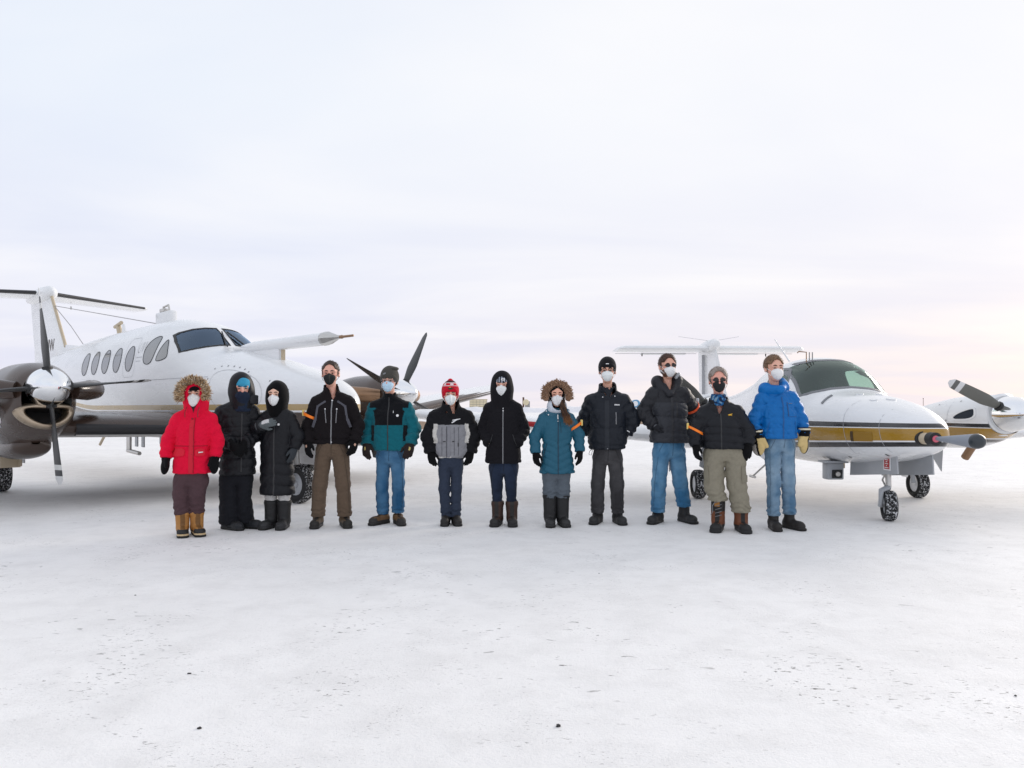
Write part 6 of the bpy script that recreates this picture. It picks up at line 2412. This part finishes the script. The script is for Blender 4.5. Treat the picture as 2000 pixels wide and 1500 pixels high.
# ---- 7: black hooded coat, hands in pockets
p = Person((-.09, 8.26), 'person in plain black hooded coat, hands in pockets, ribbed cap with white tag', dict(
    hd=(-.020, 1.508), sL=(-.158, 1.265, .01), sR=(.148, 1.265, .01), eL=(-.222, 1.02, .06), eR=(.212, 1.02, .06), wL=(-.150, .880, -.08), wR=(.150, .880, -.08),
    kL=(-.072, .413), kR=(.077, .413), aL=(-.066, .083), aR=(.088, .083)), 71, R(-3))
p.body(lin(224, 174, 154), .551, .95).face(lin(60, 44, 36))
p.jacket(.661, [(.661, -.004, .205, .140), (.80, -.004, .192, .136), (.95, -.004, .178, .130), (1.12, -.004, .178, .130)], (.078, .072, .060), solid(lin(24, 23, 27)), M_FAB, None, .0042, None, .0085, None, .005)
p.hood(solid(lin(24, 23, 27)), M_FAB, (.112, .124, .136), (0, .032, .020), ((0, -.165, .002), (.072, .138, .100)), .122)
def hc7(q):
    a = np.arctan2(q[:, 0], -q[:, 1] + .06)
    k = (np.sin(a * 34) > .1)
    c = np.where(k[:, None], np.array(lin(158, 164, 176)), np.array(lin(44, 46, 54)))
    return c.astype(np.float32)
p.beanie(hc7, M_FLEECE, brim=.026, back=-.04, vol=.010, cuff=.003)
hb = BVHTree.FromPolygons([tuple(v.co) for v in p.hat_o.data.vertices], [tuple(f.vertices) for f in p.hat_o.data.polygons])
hc = p.H
p.decal('cap_tag', [(hc[0] + .000, hc[2] + .048), (hc[0] + .036, hc[2] + .046), (hc[0] + .036, hc[2] + .068), (hc[0] + .000, hc[2] + .070)], M_PAPER, .004, .02, .003, hb)
p.decal('cap_tag_mark', [(hc[0] + .010, hc[2] + .055), (hc[0] + .026, hc[2] + .055), (hc[0] + .026, hc[2] + .061), (hc[0] + .010, hc[2] + .061)], M_ZIP, .006, .02, 0, hb)
p.mask((.80, .81, .81), 'fold')
p.ribbon('zip', 0, .67, 0, 1.24, .010, M_ZIPG, .003, 40)
p.ribbon('zip_pull', -.001, 1.27, -.001, 1.245, .009, M_PAPER, .005, 4)
p.button(0, 1.225, .007, M_PAPER, 'snap')
for s in (-1, 1):
    p.ribbon('pocket_edge', -.004 + s * .105, .975, -.004 + s * .152, .845, .007, M_ZIP, .004, 12)
p.trousers(.72, .551, (.083, .062, .055), denim(lin(24, 33, 50), lin(46, 58, 80)), M_DENIM, (.22, .22), .004, .004, 0, (.15, .11))
BB = lin(62, 42, 34)
p.boots(.255, boot_cols(BB, (.012, .012, .012), (.022, .021, .021), .10, None, (.02, .017, .016)), (-8, 6), .28, .052, .060, None, .03, 'boot', .005)

# ---- 8: teal coat with fur trimmed hood
p = Person((.48, 8.22), 'woman in chevron quilted teal coat with brown fur trimmed hood and long hair', dict(
    hd=(-.005, 1.402), sL=(-.150, 1.162, .01), sR=(.146, 1.162, .01), eL=(-.236, .945, .0), eR=(.236, .965, .0), wL=(-.232, .785, -.04), wR=(.240, .80, -.04),
    kL=(-.071, .389), kR=(.062, .389), aL=(-.073, .077), aR=(.062, .077)), 83, R(4))
p.body(lin(230, 174, 150), .50, .93).face(lin(90, 60, 42))
TC = lin(34, 90, 112)
p.jacket(.554, [(.554, .004, .198, .135), (.70, .002, .178, .128), (.88, 0, .158, .120), (1.0, 0, .165, .125)], (.068, .062, .058), solid(TC), M_PUFF, (.075, .008, .42, .95), .0028, (.02, .11, .085, .3), .0080, (.085, .004), .004)
p.hood(solid(BLK2), M_FAB, (.100, .116, .118), (0, .034, .018), ((0, -.150, -.020), (.066, .130, .094)), .078)
FUR8 = [lin(138, 104, 80), lin(120, 90, 70), lin(152, 116, 90)]
TIP8 = [lin(176, 140, 108), lin(156, 120, 92), lin(138, 104, 80), lin(190, 154, 120)]
p.ruff(.124, .118, -.004, -.055, (FUR8, TIP8), -106, 106, 6500, .024, .030, .02, .35)
p.mask((.82, .82, .83), 'fold')
# white lining of the open collar
def lining(q):
    d = ellip(q, (0, -.03, -.150), (.098, .085, .052))
    d = smin(d, ellip(q, (.070, -.045, -.115), (.036, .050, .052)), .02)
    d = smin(d, ellip(q, (-.070, -.045, -.120), (.036, .050, .056)), .02)
    return smax(d, -ellip(q, (.004, -.07, -.09), (.062, .12, .075)), .01) + wav(q, 70, 5) * .002
p.shell('collar_lining', lining, M_FLEECE, solid(lin(196, 204, 214)), .0055, .14, -.22, .0)
for s in (-1, 1):
    bm = bmesh.new()
    vs = [(-.0, 1.20), (.050, 1.275), (.115, 1.235), (.105, 1.185), (.06, 1.165)]
    aa = [bm.verts.new((s * x * 1.15, -.085 + .25 * x, z)) for (x, z) in vs]
    bb = [bm.verts.new((s * x * 1.15, -.070 + .25 * x, z)) for (x, z) in vs]
    if s > 0:
        aa, bb = aa[::-1], bb[::-1]
    bm.faces.new(aa)
    bm.faces.new(bb[::-1])
    for i in range(5):
        bm.faces.new((aa[i], bb[i], bb[(i + 1) % 5], aa[(i + 1) % 5]))
    cl_ = bm_obj('collar_flap', bm, principled('teal_flap', TC, .6), p.root)
    for (x, z) in ((.108, 1.225), (.088, 1.185)):
        lathe('snap', [(-.004, 0.0), (-.003, .007), (.003, .007)], M_SNAP, cl_, 10, 'Y', (s * x * 1.12, -.088 + .25 * x, z))
# long hair over the shoulder
V, F, col = [], [], []
hr = random.Random(5)
for i in range(420):
    x0 = .045 + hr.gauss(0, .010)
    pts = [Vector((x0, -.075 + hr.gauss(0, .008), 1.345)), Vector((.050 + hr.gauss(0, .012), -.120 + hr.gauss(0, .008), 1.25)), Vector((.075 + hr.gauss(0, .018), -.150 + hr.gauss(0, .008), 1.18)),
           Vector((.112 + hr.gauss(0, .024), -.152 + hr.gauss(0, .008), 1.10 + hr.gauss(0, .015)))]
    b = len(V)
    for k, q in enumerate(pts):
        w = (.003, .0034, .003, .0006)[k]
        V += [q + Vector((-w, 0, 0)), q + Vector((0, -w, 0)), q + Vector((w, 0, 0))]
    for k in range(3):
        for j in range(3):
            F.append((b + k * 3 + j, b + k * 3 + (j + 1) % 3, b + k * 3 + 3 + (j + 1) % 3, b + k * 3 + 3 + j))
    c0 = np.array(hr.choice([lin(70, 46, 32), lin(92, 62, 42), lin(58, 38, 28)]))
    col += [c0] * 6 + [c0 * 1.2] * 3 + [np.array(lin(150, 100, 58))] * 3
mesh_obj('hair', V, F, M_HAIR, p.root, True, np.array(col))
p.ribbon('zip', .0, .56, .0, 1.15, .012, principled('teal_zip', lin(18, 56, 76), .6), .004, 40)
p.ribbon('zip_pull', .0, 1.185, .0, 1.135, .012, M_PAPER, .006, 6)
p.button(0, 1.115, .007, M_PAPER, 'zip_pull')
p.ribbon('chest_zip', .025, 1.11, .030, .995, .005, principled('teal_zip2', lin(14, 44, 60), .6), .003, 10)
for s in (-1, 1):
    p.ribbon('pocket_edge', s * .115, .88, s * .142, .76, .006, principled('teal_zip3', lin(16, 48, 66), .6), .004, 10)
p.armband('R', .55, .026, M_ORANGE, .078, -.012, M_YBAND)
p.trousers(.60, .50, (.082, .074, .074), solid(lin(92, 100, 108)), M_FAB, (.30, .30), .007, .006, .004, (.142, .105))
p.boots(.345, boot_cols((.016, .016, .017), (.010, .010, .01), (.030, .030, .031), .09), (-5, 6), .27, .052, .068, M_LEATHER, .03, 'boot', .008)
for s in 'LR':
    p.glove(s, BLK2, 'glove', .75, None, Vector((.75 if s == 'L' else -.75, .5, 0)), 1.0, .044)

# ---- 9: tall person in black cap and padded navy-black jacket
p = Person((1.05, 8.41), 'tall person in black knit cap and boxy padded black jacket with dark grey trousers', dict(
    hd=(-.006, 1.672), sL=(-.180, 1.345, .01), sR=(.180, 1.345, .01), eL=(-.262, 1.115, .06), eR=(.268, 1.115, .06), wL=(-.192, .975, .06), wR=(.205, .975, .06),
    kL=(-.112, .426), kR=(.098, .426), aL=(-.112, .112), aR=(.107, .112)), 97, R(-7))
p.body(lin(226, 174, 150), .65, 1.0).face(lin(30, 24, 22), M_BLACK)
NB = lin(22, 27, 36)
p.jacket(.795, [(.795, -.004, .205, .142), (.88, -.004, .218, .152), (1.05, -.004, .212, .150), (1.2, -.003, .205, .145)], (.092, .086, .074), solid(NB), M_PUFF, (.26, .010, 0, 1.3), .0045, (.02, .175, .098, .3), .0085, None, .008, None, .008)
p.beanie(solid(lin(28, 28, 31)), M_FLEECE, brim=.038, back=-.05, vol=.012, tall=.006)
hb = BVHTree.FromPolygons([tuple(v.co) for v in p.hat_o.data.vertices], [tuple(f.vertices) for f in p.hat_o.data.polygons])
hc = p.H
p.decal('cap_logo', [(hc[0] - .016, hc[2] + .064), (hc[0] + .016, hc[2] + .064), (hc[0] + .016, hc[2] + .072), (hc[0] - .016, hc[2] + .072)], M_PAPER, .003, .02, 0, hb)
p.mask((.80, .83, .83), 'cup')
p.decal('mask_mark', circle_poly(.010, 1.622, .008, .005, 8), M_LGREY, .0, .02, 0) if False else None
p.ribbon('placket', -.01, .81, -.01, 1.34, .050, principled('navy_placket', lin(26, 31, 40), .7), .005, 36)
p.ribbon('chest_zip', .085, 1.21, .088, 1.08, .010, M_ZIPG, .003, 12)
for k in range(4):
    p.decal('chest_logo', [(.072 + k * .014, 1.283), (.082 + k * .014, 1.283), (.082 + k * .014, 1.297), (.072 + k * .014, 1.297)], M_PAPER, .004, .02, .002)
for (x, z) in ((-.055, 1.375), (.075, 1.385)):
    p.button(x, z, .007, M_SNAP)
p.button(-.005, .82, .008, M_SNAP)
tube('drawcord', [(-.155, -.10, .82), (-.195, -.11, .79), (-.205, -.11, .755), (-.18, -.11, .745), (-.165, -.10, .80)], .003, M_ZIP, p.jk, 6)
p.decal('cuff_tag', [(.205, 1.005), (.235, .990), (.237, 1.0), (.207, 1.016)], M_PAPER, .004, .02, .002)
p.trousers(.85, .65, (.086, .074, .070), denim(lin(50, 49, 51), lin(86, 85, 87)), M_DENIM, (.105, .105), .006, .004, .003, (.155, .112))
p.boots(.12, boot_cols((.016, .016, .017), (.010, .010, .01), (.026, .026, .027), .12), (-14, 16), .30, .052, .054, None, .03, 'shoe')
for s in 'LR':
    p.glove(s, BLK2, 'glove', .9, Vector((.35 if s == 'L' else -.35, .25, -.8)), None, .85)

# ---- 10: tallest man, grey puffer and jeans
p = Person((1.73, 8.45), 'tallest man in sunglasses, charcoal puffer jacket and blue jeans', dict(
    hd=(-.017, 1.722), sL=(-.186, 1.425, .01), sR=(.172, 1.425, .01), eL=(-.290, 1.19, .03), eR=(.305, 1.25, .12), wL=(-.195, 1.065, -.09), wR=(.262, 1.06, .20),
    kL=(-.118, .450), kR=(.124, .450), aL=(-.128, .108), aR=(.176, .140)), 101, R(8))
p.body(lin(226, 172, 150), .704, 1.0).face(lin(50, 32, 24), M_BLACK, M_LENS)
def jc10(V, part):
    c = np.tile(np.array(lin(48, 50, 56), dtype=np.float32), (len(V), 1))
    z = V[:, 2]
    k = np.array(lin(36, 37, 42), dtype=np.float32)
    c[(z > 1.315) & (V[:, 1] < .2)] = k
    c[part > 0] = k
    return c
p.jacket(.870, [(.870, .008, .222, .150), (.97, .005, .225, .155), (1.12, 0, .214, .150), (1.27, -.004, .205, .145)], (.092, .086, .070), jc10, M_PUFF, (.165, .012, 0, 1.34), .0042, (.02, .13, .105, .3), .0085, (.15, .006), .007, (-.012, 1.435, 1.56, .060), .004)
def collar10(q):
    d = caps(q, (-.085, .0, -.235), (-.10, .02, -.15), .052, .048)
    d = smin(d, caps(q, (.075, .0, -.235), (.105, .02, -.14), .052, .050), .03)
    d = smin(d, caps(q, (-.10, .05, -.16), (.10, .05, -.15), .055, .055), .04)
    d = smin(d, caps(q, (-.10, .02, -.16), (-.02, -.085, -.285), .046, .030), .03)
    d = smin(d, caps(q, (.10, .02, -.15), (.0, -.085, -.285), .046, .030), .03)
    return smax(d, -ellip(q, (0, -.05, -.10), (.056, .12, .145)), .015) + wav(q, 40, 4) * .003
p.shell('hood', collar10, M_PUFF, solid(lin(40, 41, 46)), .0065, .2, -.34, -.05)
bm = bmesh.new()
add_box(bm, (-.018, -.05, -.035), (.018, .03, .045), .014)
lo10 = bm_obj('hood_lining', bm, M_GREY, p.root, autosmooth=50)
lo10.location = (.082, -.02, 1.605)
lo10.rotation_euler = (0, R(38), R(-20))
p.hair(lin(52, 34, 26), .104, -.075, .010, lin(78, 52, 38))
p.mask((.82, .82, .82), 'cup')
def beard(q):
    d = ellip(q, (0, -.030, -.060), (.067, .072, .066))
    return smax(smax(d, q[:, 2] + .035, .01), -.115 - q[:, 2], .01) + wav(q, 120, 7) * .0015
p.shell('beard', beard, M_HAIR, solid(lin(92, 62, 46)), .005, .1, -.14, .0)
p.ribbon('placket', -.012, .885, -.012, 1.40, .026, principled('charcoal_placket', lin(38, 39, 44), .6), .005, 34)
p.ribbon('pocket_zip', .040, 1.31, .040, 1.165, .012, M_ZIP, .004, 12)
p.ribbon('pocket_seam', .045, 1.165, .175, 1.165, .005, M_ZIP, .004, 12)
p.ribbon('chest_logo', .085, 1.297, .140, 1.300, .007, M_ZIPG, .004, 6)
p.trousers(.93, .704, (.096, .080, .074), denim(lin(52, 104, 142), lin(122, 164, 194)), M_DENIM, (.115, .165), .007, .006, .004, (.172, .12))
p.boots((.135, .20), boot_cols((.015, .015, .016), (.010, .010, .01), (.024, .024, .025), .12), (-40, 12), .30, .054, .056, None, .03, 'boot')
p.glove('L', lin(40, 41, 46), 'glove', .5, Vector((.6, -.05, -.75)), None, .8, .05, lin(96, 98, 104))
p.glove('R', BLK2, 'glove', .5, None, None, .9)
p.armband('R', .92, .026, principled('orange_red_band', lin(250, 90, 30), .5), .094, 0.0, M_METAL_W)

# ---- 11: black puffer, khaki trousers
p = Person((2.22, 7.91), 'grey haired man in black puffer jacket, baggy khaki trousers and tall brown boots', dict(
    hd=(-.092, 1.545), sL=(-.232, 1.225, .01), sR=(.100, 1.225, .01), eL=(-.322, 1.005, .0), eR=(.205, 1.01, .0), wL=(-.322, .870, -.05), wR=(.196, .890, -.05),
    kL=(-.135, .448), kR=(.092, .464), aL=(-.097, .140, -.03), aR=(.130, .105, -.04)), 113, R(-9))
p.body(lin(226, 164, 146), .712, 1.0).face(lin(90, 80, 74), M_BLACK, M_LENS)
p.jacket(.828, [(.828, -.028, .222, .150), (.92, -.04, .228, .158), (1.03, -.055, .212, .152), (1.11, -.062, .200, .142)], (.088, .082, .068), solid(lin(21, 23, 29)), M_PUFF, (.075, .009, 0, 1.15), .0036, (.02, .135, .100, .3), .0082, (.10, .005), .006, (-.088, 1.19, 1.34, .05), 0)
p.hair(lin(122, 108, 100), .110, -.05, .012, lin(160, 148, 140))
p.mask((.016, .017, .018), 'pleat')
def gait11(q):
    d = caps(q, (0, -.012, -.135), (0, .0, -.215), .066, .080)
    return smax(d, q[:, 2] + .125 - .2 * q[:, 1], .01) + wav(q, 75, 3, (.3, .3, 1.5)) * .004
def gaitc(q):
    k = wav(q.astype(np.float32), 90, 6)
    c = np.tile(np.array(lin(36, 92, 142), dtype=np.float32), (len(q), 1))
    c[k > .35] = np.array(lin(28, 40, 66), dtype=np.float32)
    c[k < -.55] = np.array(lin(120, 150, 170), dtype=np.float32)
    return c
p.shell('neck_gaiter', gait11, M_FAB, gaitc, .0055, .12, -.26, -.08)
p.ribbon('zip', -.075, .84, -.078, 1.20, .012, M_ZIP, .003, 30)
p.decal('chest_logo', smooth_poly([(-.012, 1.185), (.018, 1.195), (.045, 1.200), (.022, 1.184), (.040, 1.172), (.012, 1.180), (-.006, 1.170), (.002, 1.182)], 1), M_GOLDT, .005, .02, 0)
p.armband('L', .93, .024, M_ORANGE, .092, .010, M_YBAND)
KH = lin(140, 134, 118)
p.trousers(.90, .712, (.112, .098, .092), solid(KH), M_FAB, (.305, .195), .010, .009, .006, (.185, .13))
tb = BVHTree.FromPolygons([tuple(v.co) for v in p.tr.data.vertices], [tuple(f.vertices) for f in p.tr.data.polygons])
for pl in ([(.125, .66), (.185, .66), (.185, .50), (.13, .49)], [(-.215, .66), (-.20, .66), (-.19, .50), (-.21, .50)]):
    o_ = patch('cargo_pocket', tb, pl, lambda x, z: (x, -2.0, z), (0, 1, 0), principled('khaki_pocket', lin(132, 126, 110), .9), p.tr, .010, .04, .012)
BR = lin(112, 66, 42)
def bc11(q):
    c = np.tile(np.array((.018, .016, .015), dtype=np.float32), (len(q), 1))
    br = np.array(BR, dtype=np.float32)
    c[(q[:, 2] > .07) & (q[:, 2] < .20) & (np.abs(q[:, 1]) > .022)] = br
    c[(q[:, 2] > .25) & (q[:, 2] < .31) & (np.abs(q[:, 1]) < .025) & (q[:, 0] > 0)] = np.array(lin(176, 122, 60), dtype=np.float32)
    c[(q[:, 2] > .2) & (q[:, 0] < -.02)] = br * .8
    c[(q[:, 0] > .10) & (q[:, 2] < .09)] = (.016, .016, .017)
    c[q[:, 2] < .045] = (.014, .014, .015)
    return c
p.boots((.36, .235), bc11, (-14, 8), .31, .058, .068, None, .034, 'boot', .006)
bm = bmesh.new()
for k in range(5):
    z = .15 + k * .035
    add_tube(bm, [(-.135, -.115 + k * .003, z), (-.10, -.128 + k * .004, z + .012), (-.07, -.115 + k * .003, z + .02)], .004, 6)
add_tube(bm, [(-.135, -.11, .30), (-.165, -.12, .26), (-.16, -.12, .20), (-.18, -.12, .17)], .004, 6)
bm_obj('boot_laces', bm, M_ZIPG, p.root, smooth=True)
p.glove('L', BLK2, 'glove', .8, None, Vector((.9, .35, 0)), 1.05)
p.glove('R', BLK2, 'glove', .5, Vector((-.1, -.1, -.95)), Vector((-.2, 1, 0)), 1.1)

# ---- 12: bright blue jacket
p = Person((2.78, 7.98), 'man in bright blue puffy jacket with light jeans and tan palmed gauntlet mitts', dict(
    hd=(-.058, 1.674), sL=(-.188, 1.372, .01), sR=(.146, 1.372, .01), eL=(-.266, 1.115, .02), eR=(.240, 1.125, .02), wL=(-.262, .965, -.04), wR=(.248, .985, -.04),
    kL=(-.062, .495), kR=(.092, .495), aL=(-.062, .140), aR=(.122, .140, .02)), 127, R(6))
p.body(lin(228, 176, 154), .814, 1.0).face(lin(78, 54, 40))
BLU = lin(0, 102, 174)
p.jacket(.935, [(.935, -.012, .200, .138), (1.03, -.016, .204, .145), (1.14, -.02, .200, .142), (1.25, -.021, .195, .138)], (.082, .076, .062), solid(BLU), M_PUFF, (.21, .009, 0, 1.3), .0055, (.02, .135, .098, .2), .0082, (.16, .004), .007, None, .006)
def hood12(q):
    d = caps(q, (-.085, .02, -.20), (.085, .02, -.19), .062, .060)
    d = smin(d, caps(q, (-.09, .0, -.20), (.0, -.085, -.205), .052, .044), .03)
    d = smin(d, caps(q, (.09, .0, -.17), (.02, -.085, -.200), .055, .044), .03)
    d = smin(d, caps(q, (.085, .03, -.13), (.075, .05, -.19), .042, .05), .03)
    return smax(d, -ellip(q, (0, -.03, -.09), (.066, .11, .095)), .012) + wav(q, 42, 9, (1, 1, 1.6)) * .0045
p.shell('hood', hood12, M_PUFF, solid(lin(2, 108, 184)), .0065, .2, -.30, -.04)
p.hair(lin(92, 68, 50), .103, -.045, .011, lin(128, 98, 72))
p.mask((.82, .82, .82), 'cup')
p.ribbon('zip', -.02, .945, -.02, 1.37, .014, principled('blue_zip', lin(0, 80, 142), .5), .004, 36)
p.ribbon('chest_zip', .030, 1.315, .034, 1.17, .012, principled('blue_zip2', lin(0, 70, 126), .5), .004, 12)
p.ribbon('pocket_seam', .04, 1.165, .145, 1.17, .005, principled('blue_seam', lin(0, 76, 138), .6), .003, 10)
p.ribbon('chest_logo', .050, 1.302, .090, 1.302, .005, M_LGREY, .004, 6)
for s in (-1, 1):
    p.ribbon('pocket_edge', -.02 + s * .135, 1.12, -.02 + s * .150, .965, .007, principled('blue_seam2', lin(0, 88, 156), .6), .004, 12)
p.trousers(.99, .814, (.086, .070, .064), denim(lin(80, 114, 142), lin(164, 186, 202)), M_DENIM, (.135, .145), .008, .006, .002, (.152, .112))
p.boots(.175, boot_cols((.018, .015, .014), (.012, .010, .010), (.022, .019, .018), .2), (-12, 14), .30, .050, .052, None, .026, 'boot')
def mspot(q, col):
    col = col.copy()
    t = np.array(lin(205, 180, 125), dtype=np.float32)
    g = np.array(lin(178, 172, 166), dtype=np.float32)
    col[(q[:, 1] > .012) & (q[:, 0] > .02)] = t
    col[(q[:, 1] < -.006) & (q[:, 0] > .07)] = g
    col[(q[:, 0] < -.035) & (q[:, 0] > -.048)] = np.array(lin(225, 215, 190), dtype=np.float32)
    return col
for s in 'LR':
    p.glove(s, BLK2, 'mitt', .3, Vector((.12 if s == 'L' else -.02, -.05, -1)), Vector((.7 if s == 'L' else -.7, .7, 0)), 1.18, .056, None, mspot)

# ------------------------------------------------------------------ bits of dirty ice on the apron
M_CLOD = principled('dark_ice_clod', (.035, .033, .032), .7, bump=(60., .6, .01), vary=(20., .3))
for k, (x, y, r, lab) in enumerate(((-1.221, 3.00, .022, 'dark ice clod left of centre, nearest the bottom edge'), (.182, 3.02, .026, 'ragged dark ice clod right of centre, nearest the bottom edge'),
                                    (-1.52, 3.62, .018, 'dark ice clod farther back at left centre'), (-2.52, 5.14, .014, 'small brown ice clod below the red parka'),
                                    (.66, 5.82, .013, 'small dark ice clod in front of the two middle coats'), (2.19, 3.34, .014, 'small dark ice clod at the right edge'))):
    bm = bmesh.new()
    bmesh.ops.create_icosphere(bm, subdivisions=3, radius=1.0)
    rr_ = random.Random(k + 3)
    ph = [rr_.uniform(0, 6.28) for _ in range(6)]
    for v in bm.verts:
        c = v.co
        f = 1 + .25 * math.sin(3 * c.x + ph[0]) + .22 * math.sin(4 * c.y + ph[1]) + .15 * math.sin(7 * c.z + ph[2]) + .12 * math.sin(9 * c.x + 5 * c.y + ph[3])
        v.co = Vector((c.x * 1.5 * f, c.y * 1.1 * f, max(-.2, c.z * .55 * f))) * r * .30
    o = bm_obj('ice_clod', bm, M_CLOD, None, smooth=True)
    o.location = (x, y, .1 * r)
    o.rotation_euler = (0, 0, rr_.uniform(0, 6))
    tag(o, lab, 'ice clod', 'dirty ice clods on the apron')
